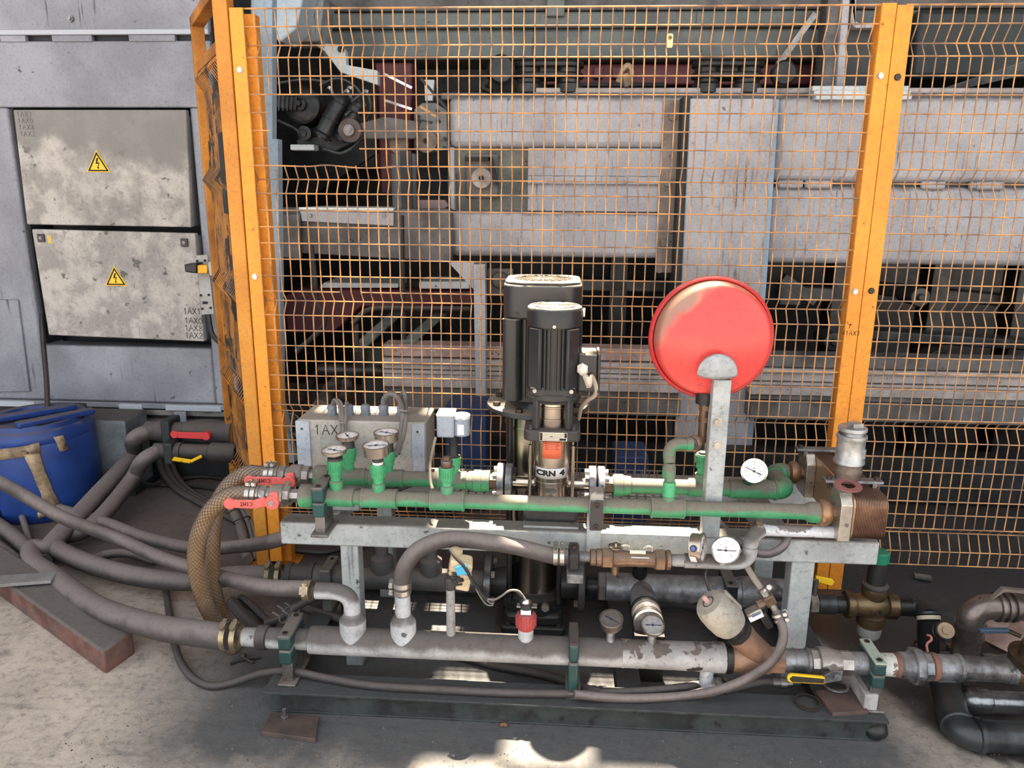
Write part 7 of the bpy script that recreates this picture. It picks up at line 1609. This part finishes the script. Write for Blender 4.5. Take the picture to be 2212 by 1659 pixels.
H('hex_end', nickel, [(1747, 24), (1750, 27), (1764, 27), (1766, 25)], 8); H('body', nickel, [(1764, 27), (1767, 32), (1784, 31.5), (1800, 28), (1812, 25)]); H('hex_end', nickel, [(1810, 24), (1813, 26.5), (1836, 26.5), (1838, 23)], 8)
yv = YG-.06; pv, tp = at(1806, 1458, yv), at(1700, 1463, yv)
mb = MB(); mb.cyl((pv.x, YG-.03, pv.z+.004), (pv.x, yv, pv.z), .013, None, 16); mb.build('stem', nickel, bv)
mb = MB(); mb.prism([V((pv.x-.03, yv-.004, pv.z-.026)), V((pv.x+.014, yv-.004, pv.z-.014)), V((pv.x+.016, yv-.004, pv.z+.014)), V((pv.x-.012, yv-.004, pv.z+.012)), V((pv.x-.034, yv-.004, pv.z-.004))], (0, .006, 0)); mb.hex((pv.x, yv-.014, pv.z), (pv.x, yv-.004, pv.z), .0095); lv = mb.build('lever_root', zinc, bv, .001)
x0_, x1_ = at(1700, 1462, yv).x, pv.x-.030; zL = at(1740, 1465, yv).z
poly = [V((x1_, yv-.006, zL-.0125)), V((x1_, yv-.006, zL+.0085)), V((x0_+.01, yv-.006, zL+.013)), V((x0_+.002, yv-.006, zL+.008)), V((x0_, yv-.006, zL)), V((x0_+.002, yv-.006, zL-.008)), V((x0_+.01, yv-.006, zL-.0125))]
mb = MB(); mb.prism(poly, (0, .010, 0)); yl = mb.build('lever_sleeve', yellow, bv, .002)
mb = MB(); mb.prism([V((x1_-.002, yv-.0072, zL-.009)), V((x1_-.002, yv-.0072, zL+.0045)), V((x0_+.012, yv-.0072, zL+.009)), V((x0_+.005, yv-.0072, zL)), V((x0_+.012, yv-.0072, zL-.009))], (0, .0015, 0)); mb.build('worn_face', M('worn_dark_face', S(58, 52, 44), S(44, 40, 36), .5), yl)
clamp('green clamp with a pale green plate on the galvanised line at the skid right end', 1876, 1903, YG, ZG, .024, .08, .058, topmat=M('pale_green_plate', S(168, 182, 170), None, .5, dust=.2))
mb = MB(); a, b_ = at(1870, 1483, YG-.05), at(1900, 1483, YG-.05); mb.box((a.x, YG-.055, .08), (b_.x, YG+.05, .134)); tag(mb.build('packing_block', M('chalky_block', S(176, 172, 170), S(140, 136, 134), .8, nscale=14, bump=.4), bevel=.003), 'chalky pale packing block under the clamp at the skid right end', 'block')
for k, (px, py, rr, lab) in enumerate(((1745, 1518, .036, 'loose black ring lying on the skid, left of the two'), (1806, 1484, .034, 'loose grey ring lying on the skid under the yellow lever'))):
    c = fl(px, py, .086+.010*k); mb = MB(); mb.lathe(c, (0, .15*k, 1), [(0, rr*.80), (0, rr), (.004, rr), (.004, rr*.80)], 34, False); mb.add([], []); tag(mb.build('seal_ring', boltdk if k == 0 else zinc), lab, 'ring')
P = [fl(1798, 1548, .080), fl(1876, 1544, .080), fl(1832, 1490, .080), fl(1760, 1500, .080)]
mb = MB(); mb.prism(P, (0, 0, .012)); tag(mb.build('rusty_plate', M('rust_brown_plate', S(96, 76, 70), S(74, 62, 60), .7, nscale=12, bump=.3, spots=.3), bevel=.001), 'small rust brown steel plate lying on the right end of the skid', 'plate')

# ================================================================== REAR LOW LINE
YL, ZL = 2.32, .178
rl2 = thing('rear_grey_pipe', 'rear low galvanised pipe with a branch coming forward, under the beam right of the pumps', 'pipe', (xat(1480, YL, ZL), YL, ZL))
Q = lambda nm, mat, it, n=26, rot=0.: hst(rl2, YL, ZL, nm, mat, it, n, rot)
blot = M('blotched_galvanised', S(168, 172, 178), S(104, 104, 108), .4, .55, nscale=13, patch=.22, patchcol=S(60, 58, 58), pscale=9, dust=.35, dlo=.2, dhi=1)
Q('hex_end', steeldull, [(1290, 30), (1293, 33), (1306, 33), (1309, 30)], 6); Q('port_tail', oily, [(1268, 22), (1292, 22)])
Q('pipe', blot, [(1308, 30), (1700, 31)]); Q('sleeve_joint', blot, [(1596, 31), (1598, 33), (1640, 33), (1643, 31)])
Q('weld_seam', blot, [(1390, 31), (1392, 32), (1394, 31)])
j0 = V((xat(1383, YL, ZL), YL, ZL)); j1 = at(1402, 1350, 2.10)
mb = MB(); d = (j1-j0); mb.lathe(j0, d, [(0, .040), (d.length*.45, .040), (d.length*.46, .043), (d.length*.66, .043), (d.length*.67, .046), (d.length*1.0, .046)], 28); mb.build('branch_pipe', blot, rl2)
mb = MB(); mb.lathe(j0+d*.60, d, [(0, .047), (.012, .0485), (.018, .047)], 28); mb.lathe(j0+d*.86, d, [(0, .047), (.010, .049), (.016, .047)], 28); mb.build('dark_band', baseblack, rl2)
mb = MB(); X = xat(1380, YL, ZL); mb.cyl((X, YL, ZL+.03), (X, YL, ZL+.075), .024, None, 18); mb.hex((X, YL, ZL+.075), (X, YL, ZL+.085), .02); mb.build('vent_plug', oily, rl2)
mb = MB(); mb.bar(j1-V((0, 0, .02)), V((j1.x, j1.y, .0)), .09, .06, (0, 1, 0)); tag(mb.build('pipe_prop', baseblack), 'dark prop under the forward branch of the rear pipe', 'prop')
x0, x1 = xat(1563, YL-.04, ZL), xat(1586, YL-.04, ZL)
t = thing('pipe_clamp', 'black clamp with a sloping two-hole plate on the rear low pipe', 'clamp', ((x0+x1)/2, YL, .05))
mb = MB(); mb.box((x0, YL-.06, .0), (x1+.006, YL+.06, ZL+.05)); mb.build('block', blackplas, t, .004)
mb = MB(); mb.box((x0, YL-.068, ZL+.05), (x1+.003, YL+.068, ZL+.056)); cpp = mb.build('cover_plate', M('dusty_clamp_plate', (1, 1, 1, 1)), t, .002)
for yy in (-.05, .05): mb = MB(); mb.cyl(((x0+x1)/2, YL+yy, ZL+.0555), ((x0+x1)/2, YL+yy, ZL+.058), .007, None, 12); mb.build('hole', ink, cpp)
# left run of the rear low line
rl3 = thing('rear_dark_pipe', 'dark rear low pipe with two bulbous risers behind the left leg', 'pipe', (xat(880, YL, ZL), YL, ZL))
Q3 = lambda nm, mat, it, n=26, rot=0.: hst(rl3, YL, ZL, nm, mat, it, n, rot)
dk = M('dusty_dark_pipe', S(92, 92, 92), S(72, 72, 72), .55, dust=.5, dlo=.1, dhi=.9, nscale=8)
Q3('coupling', rubberdk, [(618, 23), (621, 26), (632, 26), (634, 23), (670, 23), (672, 27), (680, 27), (682, 24)]); Q3('pipe', dk, [(680, 24), (1056, 24)])
for px, y0, y1, rr in ((825, 1160, 1250, 24), (931, 1166, 1255, 24)):
    X = xat(px, YL, ZL+.08); vst(rl3, X, YL, 'riser', dk, [(1150, 14), (y1-52, 14), (y1-46, rr), (y1-22, rr), (y1-4, rr*.6), (y1+10, 8)])
x0, x1 = xat(697, YL-.03, ZL), xat(718, YL-.03, ZL)
t = thing('pipe_clamp', 'dark clamp with a sloping plate on the rear pipe left of the left leg', 'clamp', ((x0+x1)/2, YL, 0))
mb = MB(); mb.box((x0, YL-.05, 0), (x1, YL+.05, ZL+.042)); mb.build('block', dk, t, .004)
mb = MB(); mb.box((x0, YL-.055, ZL+.042), (x1, YL+.055, ZL+.048)); cpp = mb.build('cover_plate', MATS['dusty_clamp_plate'], t, .002); mb = MB(); mb.cyl(((x0+x1)/2, YL+.03, ZL+.0475), ((x0+x1)/2, YL+.03, ZL+.05), .007, None, 12); mb.build('hole', ink, cpp)
# little clips between hoses near the left clamp
for k, (px, py) in enumerate(((622, 1322), (638, 1316), (612, 1336), (632, 1332))):
    c = fl(px, py, .12); mb = MB(); mb.torus(c, (.6, -.5, .3), .014, .0022, 16, 6); mb.cyl(c+V((-.014, 0, .008)), c+V((-.034, 0, .022)), .003, None, 8); tag(mb.build('hose_clip', steeldull, org=tuple(c)), 'wire hose clip behind the left end of the front grey pipe, %s' % ('upper left', 'upper right', 'lower left', 'lower right')[k]+' of four', 'clip')
hose('black_hose', [fl(575, 1345, .07), fl(610, 1332, .10), fl(650, 1305, .13), fl(700, 1288, .14), fl(760, 1292, .10)], .012, rubberdk, 'dark hose passing through the wire clips under the pale elbow', 9, 7)
hose('black_hose', [fl(655, 1312, .06), fl(690, 1324, .06), fl(740, 1340, .055), fl(790, 1352, .05)], .017, rubberdk, 'dark straight tube slanting behind the pale elbow reducer', 10, 4)
hose('black_hose', [fl(520, 1290, .02), fl(545, 1310, .018), fl(570, 1335, .016), fl(590, 1350, .016)], .013, rubberdk, 'dark hose on the floor left of the wire clips', 9, 5)
hose('black_hose', [fl(500, 1300, .02), fl(520, 1325, .02), fl(545, 1350, .02), fl(575, 1372, .02)], .020, rubberdk, 'thicker dark hose on the floor beside the braided hoses', 9, 5)

# ================================================================== MIXING VALVE and elbow at the right
YV_, ZV_ = 2.30, .158
mv = thing('mixing_valve', 'oily brass filter valve with a black upright tube, green cap and glass bowl', 'valve', (xat(1885, YV_, ZV_), YV_, ZV_))
K = lambda nm, mat, it, n=24, rot=0.: hst(mv, YV_, ZV_, nm, mat, it, n, rot)
K('pale_hex', bolt, [(1746, 19), (1748, 22), (1764, 22), (1766, 20)], 6); K('coupling', oily2, [(1765, 22), (1802, 22.5), (1804, 20)]); K('thread', oily, [(1803, 20), (1824, 20)]); K('union_nut', brassgold, [(1822, 22), (1826, 29), (1836, 30), (1845, 26)], 12)
K('body', brassgold, [(1844, 22), (1860, 26), (1885, 29), (1905, 26), (1914, 22)]); K('union_nut', brassgold, [(1912, 24), (1915, 28), (1934, 28), (1938, 24)], 10); K('oily_nipple', oily, [(1936, 20), (1966, 20)])
Xv = xat(1885, YV_, ZV_)
U_ = lambda nm, mat, it, n=24: vst(mv, Xv, YV_, nm, mat, it, n)
U_('bonnet', brassgold, [(1262, 18), (1268, 27), (1276, 28), (1284, 25), (1296, 20)]); U_('dark_flange', castblack, [(1258, 20), (1262, 27), (1266, 28), (1270, 26)])
vx = .012
U_('black_tube', blackplas, [(1205, 19), (1262, 20)]); U_('green_cap', M('bottle_green_cap', S(24, 122, 92), S(20, 108, 80), .4), [(1190, 17), (1193, 20), (1212, 20.5), (1213, 19)])
U_('bowl_ring', brassgold, [(1322, 24), (1326, 30), (1346, 29), (1350, 25)]); 
bw = U_('glass_bowl', M('cloudy_bowl', S(168, 168, 160), S(128, 126, 118), .12, dust=.0, spots=.3), [(1349, 25), (1368, 24), (1376, 18), (1379, 10)])
mb = MB(); mb.cyl((Xv+.006, YV_-.038, ZV_), (Xv+.006, YV_-.046, ZV_), .011, None, 16); mb.build('port_rim', brassgold, mv); mb = MB(); mb.cyl((Xv+.006, YV_-.0455, ZV_), (Xv+.006, YV_-.0465, ZV_), .008, None, 14); mb.build('open_port', ink, mv)
mb = MB(); p, q = at(1760, 1246, 2.32), at(1796, 1252, 2.32); mb.prism([V((p.x, 2.31, p.z-.012)), V((q.x, 2.31, q.z-.018)), V((q.x+.008, 2.31, q.z-.004)), V((q.x, 2.31, q.z+.006)), V((p.x, 2.31, p.z+.008))], (0, .008, 0)); mb.build('yellow_lever', yellow, mv, .002)
mb = MB(); mb.cyl((xat(1757, YV_, ZV_), YV_, ZV_+.01), (xat(1757, YV_, ZV_), YV_, p.z), .009, None, 12); mb.build('lever_stem', steeldull, mv)
re = thing('steel_elbow', 'oily steel elbow turning down from the brass valve to a flanged foot', 'elbow', tuple(fl(2010, 1410, 0)))
xe0 = xat(1964, YV_, ZV_); pe_ = at(2003, 1345, YV_-.05)
pts = [V((xe0, YV_, ZV_))]+arc((xe0+.02, YV_, ZV_), (pe_.x, YV_, ZV_+.002), (pe_.x+.001, YV_-.05, pe_.z+.02), 9)
mb = MB(); mb.tube(pts, [.031, .034, .035, .035, .034, .032], 20, 2); mb.build('elbow', oily2, re)
mb = MB(); mb.lathe(pts[-1]+V((0, .008, .012)), (.02, -.55, -.75), [(0, .037), (.008, .037)], 22); mb.build('rim', oily2, re)
mb = MB(); mb.lathe(pts[-1]+V((0, .002, .002)), (.02, -.55, -.75), [(0, .0345), (.012, .0345)], 22); mb.build('tape_ring', M('cream_tape', S(198, 186, 164), None, .7), re)
pf = fl(2005, 1405, .03)
mb = MB(); dd = pf-pts[-1]; mb.lathe(pts[-1], dd, [(0, .033), (dd.length, .032)], 20); mb.build('down_pipe', oily, re)
mb = MB(); mb.obox(fl(2016, 1402, .018), (1, .05, 0), (-.05, 1, 0), (0, 0, 1), (.10, .07, .03)); mb.build('foot_flange', oily, re, .01)
for px in (1982, 2050): c = fl(px, 1398, .035); mb = MB(); mb.hex(c, c+V((0, 0, .010)), .009); mb.build('foot_bolt', brass, re)
fi = thing('strainer', 'small black strainer with a flat brown hexagon cap leaning forward beside the elbow', 'strainer', tuple(fl(2024, 1395, .03)))
c1 = at(2044, 1362, 2.06); c0 = fl(2022, 1392, .04); d = (c1-c0).normalized()
d = (d+V((.1, -.5, .3))).normalized()
mb = MB(); mb.lathe(c1-d*.06, d, [(0, .026), (.02, .026), (.022, .028), (.026, .028), (.028, .025), (.048, .025)], 20); mb.build('body', oily, fi)
mb = MB(); mb.lathe(c1-d*.012, d, [(0, .020), (.002, .0235), (.010, .0235), (.012, .0225)], 22); mb.lathe(c1-d*.002, d, [(0, .012), (.006, .012)], 6); mb.build('cap', M('brown_cap', S(150, 128, 102), S(120, 100, 80), .5, .4), fi)
mb = MB(); mb.tube([at(2003, 1372, 2.04), at(2010, 1374, 2.03), at(2012, 1382, 2.02), at(2003, 1390, 2.01), at(2002, 1398, 2.0), at(2005, 1412, 1.99)], .0035, 7, 3); tag(mb.build('wire_lever', M('thin_red_lever', S(176, 110, 104), None, .4)), 'thin bent reddish rod lever in front of the steel elbow', 'lever')

# right edge pipes
YE = 2.13; ZE = at(2180, 1312, YE).z
er = thing('edge_elbow_pipe', 'large oily brown elbow pipe turning down at the right edge', 'pipe', (xat(2120, YE, ZE), YE, 0))
xk = xat(2096, YE, ZE-.06)
br_oil = M('oily_brown_pipe', S(134, 122, 116), S(86, 78, 74), .3, .6, nscale=9, spots=.5)
pts = [V((xat(2300, YE, ZE), YE, ZE)), V((xk+.06, YE, ZE))]+arc((xk+.055, YE, ZE), (xk, YE, ZE), (xk, YE, ZE-.055), 9)
mb = MB(); mb.tube(pts, .038, 22, 1); mb.build('elbow', br_oil, er)
mb = MB(); mb.cyl((xk, YE, ZE-.05), (xk, YE, .02), .039, None, 24); mb.build('down_pipe', br_oil, er)
for z in (ZE-.055, ZE-.09): mb = MB(); mb.cyl((xk, YE, z), (xk, YE, z-.010), .043, None, 24); mb.build('ring', br_oil, er)
for px in (2150, 2166, 2182): x = xat(px, YE, ZE); mb = MB(); mb.xl(YE, ZE, [(x, .04), (x+.002, .044), (x+.011, .044), (x+.013, .04)], 24); mb.build('ring', br_oil, er)
mb = MB(); mb.xl(YE-.03, .10, [(xk+.035, .022), (xk+.06, .025), (xk+.08, .021), (xk+.13, .028), (xk+.16, .024)], 18); mb.build('side_pipe', zincdark, er)
mb = MB(); mb.prism([at(2140, 1298, YE-.02), at(2168, 1272, YE-.02), at(2290, 1284, YE-.02), at(2290, 1290, YE-.02), at(2170, 1279, YE-.02)], (0, .015, 0)); tag(mb.build('bent_sheet', M('brownish_sheet', S(118, 108, 100), S(90, 82, 76), .6)), 'bent brownish metal sheet resting on the elbow pipe at the right edge', 'sheet')
lv = thing('lever', 'blue flat lever handle at the right edge beside the elbow pipe', 'lever', tuple(at(2150, 1365, 2.04)))
mb = MB(); mb.bar(at(2115, 1362, 2.04), at(2178, 1362, 2.04), .016, .012); mb.build('blue_sleeve', M('faded_blue_sleeve', S(62, 82, 104), S(50, 66, 86), .5), lv, .003); mb = MB(); mb.bar(at(2177, 1362, 2.04), at(2206, 1375, 2.02), .016, .008); mb.build('lever_root', brassgold, lv, .002)
mb = MB(); mb.lathe(at(2200, 1372, YE+.12)-V((.0, 0, .03)), (0, 0, 1), [(0, .10), (.03, .13), (.05, .09), (.055, .0)], 11); mb.lathe(at(2150, 1350, YE+.16)-V((0, 0, .03)), (0, 0, 1), [(0, .05), (.03, .06), (.05, .03)], 9); tag(mb.build('sack_cloth', M('pinkish_cloth', S(178, 152, 144), S(140, 118, 112), .85, nscale=12, bump=.6, bscale=25)), 'crumpled pinkish cloth heaped behind the blue lever at the right edge', 'cloth')
gp2 = thing('floor_pipe', 'shiny galvanised pipe lying on the oily floor at the right edge', 'pipe', tuple(fl(2150, 1530, 0)))
Y5 = fl(2150, 1516, .05).y; xk = xat(2100, Y5, .05)
mb = MB(); mb.xl(Y5, .05, [(xk, .034), (xk+.02, .036), (xk+.04, .037), (xk+.045, .033), (xk+.6, .033)], 24); mb.build('pipe', M('shiny_oily_pipe', S(150, 152, 156), S(70, 70, 72), .25, .8, nscale=8, spots=.5), gp2)
mb = MB(); mb.sphere((xk, Y5, .05), .037, 18); mb.build('elbow_end', MATS['shiny_oily_pipe'], gp2)
bp2 = thing('floor_pipe', 'thick black oily elbow pipe lying on the floor at the bottom right', 'pipe', tuple(fl(2075, 1590, 0)))
pts = [fl(2035, 1450, .10), fl(2045, 1490, .06), fl(2058, 1540, .047), fl(2072, 1572, .045), fl(2105, 1588, .045), fl(2160, 1592, .045), fl(2320, 1600, .045)]
mb = MB(); mb.tube(pts, .041, 20, 6); mb.build('pipe', oily2, bp2)
for a, b_ in ((3, 2), (4, 5)):
    d = (pts[b_]-pts[a]).normalized(); mb = MB(); mb.lathe(pts[a], d, [(0, .042), (.003, .046), (.016, .046), (.019, .042)], 22); mb.build('ring', oily2, bp2)

# ================================================================== CONTROL BOX and actuator
Yk0, Yk1 = 2.385, 2.57
zk1 = zat(912, -.5, Yk0)
xk0, xk1 = at(641, 912, Yk0).x, at(919, 916, Yk0).x
kb = thing('control_box', 'grey control box marked 1AX1 by hand with cable glands on top, left of the pumps', 'box', ((xk0+xk1)/2, 2.47, .52))
kbm = M('grimy_box_paint', S(176, 172, 164), S(150, 146, 138), .55, nscale=5, spots=.3, streak=.5, dust=.7, dlo=.5, dhi=1, dustcol=S(150, 140, 130))
mb = MB(); mb.box((xk0, Yk0, .53), (xk1, Yk1, zk1)); mb.build('body', kbm, kb, .006)
for a, b_ in ((641, 671), (890, 918)):
    x0, x1 = at(a, 950, Yk0).x, at(b_, 950, Yk0).x; mb = MB(); mb.box((x0, Yk0-.006, .53), (x1, Yk0+.01, zk1-.004)); cst = mb.build('corner_strip', M('blue_grey_strip', S(176, 182, 192), S(160, 166, 176), .5, spots=.15), kb, .002)
    mb = MB(); mb.cyl(((x0+x1)/2-.002, Yk0-.006, zk1-.03), ((x0+x1)/2-.002, Yk0-.0075, zk1-.03), .004, None, 10); mb.build('rivet', inkgrey, cst)
mb = MB(); write(mb, '1AX1', at(678, 938, Yk0-.001), (1, 0, 0), (0, 0, 1), .034, .0013, 1.18); mb.build('handwriting', ink, kb)
mb = MB(); mb.box((xk0+.05, 2.40, ZB1), (xk0+.09, 2.52, .53)); mb.box((xk1-.1, 2.40, ZB1), (xk1-.06, 2.52, .53)); mb.build('mounting_feet', frame, kb)
for px in (718, 754, 790, 829, 868):
    c = fl(px, 896, zk1); mb = MB(); mb.lathe(c, (0, 0, 1), [(0, .018), (.006, .018), (.006, .0165), (.022, .0165), (.023, .015)], 8); mb.lathe(c+V((0, 0, .022)), (0, 0, 1), [(0, .0165), (.008, .016), (.014, .012), (.016, .0)], 20); mb.build('cable_gland', gland, kb)
gt = lambda px: fl(px, 896, zk1)+V((0, 0, .034))
Ck = [([gt(718), gt(718)+V((.012, -.01, .022)), gt(718)+V((.032, -.03, .012)), gt(718)+V((.045, -.06, -.02)), at(737, 935, 2.36), at(738, 980, 2.34)], 'leftmost cable from the control box glands'),
      ([gt(720), gt(720)+V((.018, -.01, .022)), gt(720)+V((.04, -.03, .008)), at(741, 920, 2.36), at(743, 980, 2.34)], 'second cable looping from the left gland of the control box'),
      ([gt(754), gt(754)+V((-.002, -.02, .014)), at(747, 900, 2.38), at(745, 930, 2.36), at(748, 985, 2.33)], 'third cable bent over from the second gland of the control box')]
for pts, lab in Ck: hose('box_cable', pts, .0052, cablegrey, lab, 8, 7, 'cable')
hose('box_cable', [gt(829), gt(829)+V((.005, -.005, .025)), gt(829)+V((.03, -.015, .045)), gt(829)+V((.06, -.03, .03)), at(870, 892, 2.36), at(868, 925, 2.34), at(862, 960, 2.28), at(852, 985, 2.24)], .0092, cablegrey, 'thick grey cable arching from the fourth gland of the control box', 10, 7, 'cable')
hose('box_cable', [gt(868), gt(868)+V((-.001, .0, .03)), gt(868)+V((.012, -.01, .048)), gt(868)+V((.02, -.03, .02)), at(877, 900, 2.35), at(872, 940, 2.31), at(860, 980, 2.26)], .0072, cablegrey, 'slimmer grey cable tied to the thick one on the control box', 9, 7, 'cable')
c = at(872, 887, 2.36); mb = MB(); mb.torus(c, (.1, .3, 1), .018, .0025, 18, 6); tag(mb.build('cable_tie', M('pale_tie', S(150, 140, 132), None, .5), org=tuple(c)), 'pale tie round the two arching cables on the control box', 'cable tie')
c = at(740, 913, 2.36); mb = MB(); mb.torus(c, (.1, .3, 1), .014, .002, 18, 6); tag(mb.build('cable_tie', MATS['pale_tie'], org=tuple(c)), 'pale tie round the thin cables on the control box', 'cable tie')
hose('box_cable', [at(941, 945, 2.3), at(932, 985, 2.25), at(929, 1010, 2.18), at(930, 1040, 2.14), at(934, 1056, 2.12)], .0045, M('pale_cable', (1, 1, 1, 1)), 'thin pale cable hanging in front of the rear green pipe by the actuator', 8, 6, 'cable')
ac = thing('electric_actuator', 'blue-grey actuator with a round white cap on the rear green pipe by the control box', 'actuator', (Xc, YRp, .66))
a, b_ = at(943, 946, YRp-.03), at(980, 899, YRp-.03); mb = MB(); mb.box((a.x, YRp-.03, a.z), (b_.x, YRp+.035, b_.z)); mb.build('box_half', actgrey, ac, .006)
mb = MB(); mb.box((a.x-.001, YRp-.032, b_.z-.004), (b_.x, YRp+.037, b_.z+.006)); mb.build('box_lid', M('white_lid', S(214, 216, 216), None, .5, dust=.3), ac, .004)
xr_a = at(997, 925, YRp).x; zr0, zr1 = at(997, 946, YRp-.03).z, at(997, 904, YRp-.0).z
mb = MB(); mb.cyl((xr_a, YRp, zr0), (xr_a, YRp, zr1), .0255, None, 28); mb.build('round_half', actgrey, ac, .004)
mb = MB(); mb.cyl((xr_a, YRp, zr1), (xr_a, YRp, zr1+.014), .0265, None, 28); mb.build('round_cap', MATS['white_lid'], ac, .003)
mb = MB(); mb.box((xr_a-.009, YRp-.0268, zr0+.008), (xr_a+.010, YRp-.024, zr1-.012)); mb.build('white_label', whitep, ac); mb = MB(); mb.box((xr_a-.006, YRp-.0275, zr1-.006), (xr_a+.006, YRp-.02, zr1+.006)); mb.build('latch', actgrey, ac, .001)
mb = MB(); mb.lathe((Xc, YRp, zat(992, Xc, YRp)), (0, 0, 1), [(0, .019), (.012, .021), (.014, .016), (.03, .014), (.05, .013), (a.z-zat(992, Xc, YRp)+.002, .015)], 20); mb.build('neck', blackplas, ac)
# cables and basket tray behind the front green pipe
ty = thing('cable_tray', 'wire basket cable tray behind the front green pipe', 'tray', (.0, 2.4, ZB1+.004))
mb = MB(); x = -.36
while x < .36: mb.tube([V((x, 2.31, ZB1+.05)), V((x, 2.315, ZB1+.006)), V((x, 2.46, ZB1+.006)), V((x, 2.465, ZB1+.05))], .0022, 4, 1); x += .026
for y, z in ((2.31, .05), (2.312, .028), (2.34, .006), (2.37, .006), (2.40, .006), (2.43, .006), (2.465, .05)): mb.tube([V((-.37, y, ZB1+z)), V((.37, y, ZB1+z))], .0022, 4, 1)
stuff(mb.build('basket_wires', M('dusty_tray_wire', S(120, 114, 106), None, .5, .5), ty))
for k in range(5):
    dy, dzz = .03*k, random.uniform(0, .012)
    hose('tray_cable', [V((-.52-.02*k, 2.30+dy*.5, .50)), V((-.42, 2.33+dy*.6, .515+dzz)), V((-.25, 2.34+dy*.6, .505+dzz)), V((-.1, 2.335+dy*.65, .508+dzz)), V((.05, 2.34+dy*.7, .50+dzz)), V((.25, 2.345+dy*.6, .502+dzz))], .0065, cableblk, 'black cable lying in the basket tray, %s from the front' % ('first', 'second', 'third', 'fourth', 'fifth')[k], 7, 6, 'cable')
# litter
for k, (px, py, s, lab) in enumerate(((1088, 1571, .010, 'small brown pellet on the floor in front of the skid'), (530, 1430, .012, 'bent black scrap lying on the concrete left of the skid'), (1180, 1560, .008, 'tiny white crumb on the floor in front of the skid'))):
    c = fl(px, py, 0); mb = MB()
    if k == 1:
        mb.tube([c+V((-.04, -.02, .006)), c+V((-.01, .0, .008)), c+V((.04, .02, .006))], .006, 7, 4); mb.tube([c+V((-.03, .03, .006)), c+V((0, .0, .012)), c+V((.03, -.01, .006))], .004, 7, 4); mb.sphere(c+V((-.01, .01, .012)), .012, 8)
        tag(mb.build('metal_scrap', cableblk), lab, 'scrap')
    else:
        mb.tube([c+V((-s, 0, s*.6)), c+V((0, s*.3, s*.7)), c+V((s, 0, s*.6))], s*.55, 8, 3); tag(mb.build('floor_pellet' if k == 0 else 'floor_crumb', M('brown_pellet', S(120, 84, 66), None, .7) if k == 0 else whitep), lab, 'debris')
a, b_ = fl(1975, 1243, .012), fl(2012, 1249, .012); mb = MB(); mb.bar(a, b_, .03, .010); tag(mb.build('steel_bracket', steeldull), 'small bare steel bracket lying on the oily floor beyond the brass valve', 'bracket')
rk = fl(1886, 1592, 0); mb = MB(); mb.sphere(rk+V((0, 0, .028)), .036, 9, .8); tag(mb.build('grime_lump', baseblack), 'lump of black grime under the right end of the skid', 'lump')
# loose grit around the skid
mb = MB(); rnd = random.Random(3)
for i in range(1500):
    x = rnd.uniform(-1.3, 1.25); y = rnd.choice((rnd.gauss(1.72, .10), rnd.uniform(1.45, 2.6)))
    if SX0-.02 < x < SX1 and 1.81 < y < 1.94: continue
    s = rnd.choice((.0012, .0016, .002, .003))*rnd.uniform(.7, 1.5)
    a = rnd.uniform(0, 6.28); P = [V((x+s*math.cos(a+k*2.094), y+s*math.sin(a+k*2.094)*rnd.uniform(.6, 1), 0)) for k in range(3)]+[V((x, y, s*rnd.uniform(.7, 1.3)))]
    mb.add(P, [(0, 1, 3), (1, 2, 3), (2, 0, 3)])
o = stuff(mb.build('floor_grit', M('grit', S(122, 114, 108), S(70, 66, 64), .9, nscale=30), org=(0, 1.8, 0))); tag(o, 'loose grit and crumbs scattered on the floor around the skid', 'grit')
GROUPS = {'pressure_gauge': 'round gauges on the pipes', 'pipe_clamp': 'pipe clamps on the pump unit', 'rubber_hose': 'dusty rubber hoses', 'black_hose': 'black hoses about the skid', 'black_cable': 'black cables on the left floor', 'ball_valve': 'ball valves on the pipe ends',
          'roller_carriage': 'roller carriages on the beam rail', 'guide_wheel': 'guide wheels by the roller carriages', 'electrical_cabinet': 'electrical cabinets in the housing', 'dark_hose': 'dark hoses behind', 'tray_cable': 'black cables in the basket tray', 'box_cable': 'cables from the control box',
          'hose_clip': 'wire hose clips', 'machine_beam': 'grey box beams', 'mesh_fence': 'mesh fence panels', 'fence_post': 'orange fence posts', 'braided_hose': 'braided hoses', 'green_pipe': 'green plastic pipes', 'vertical_pump': 'upright pumps', 'wall_pipe': 'dark pipes along the housing foot',
          'cable_tie': 'cable ties', 'ribbed_bed': 'ribbed steel beds', 'blue_crate': 'blue crates', 'angled_cylinder': 'pale cylinders behind the control box', 'diagonal_channel': 'diagonal channels', 'seal_ring': 'loose rings on the skid', 'floor_pipe': 'pipes lying on the floor at the right', 'thin_conduit': 'tied grey conduits'}
for o in bpy.data.objects:
    if o.parent is None and 'label' in o and o.name.split('.')[0] in GROUPS: o['group'] = GROUPS[o.name.split('.')[0]]
for o in bpy.data.objects:
    if '_w' in o: del o['_w']
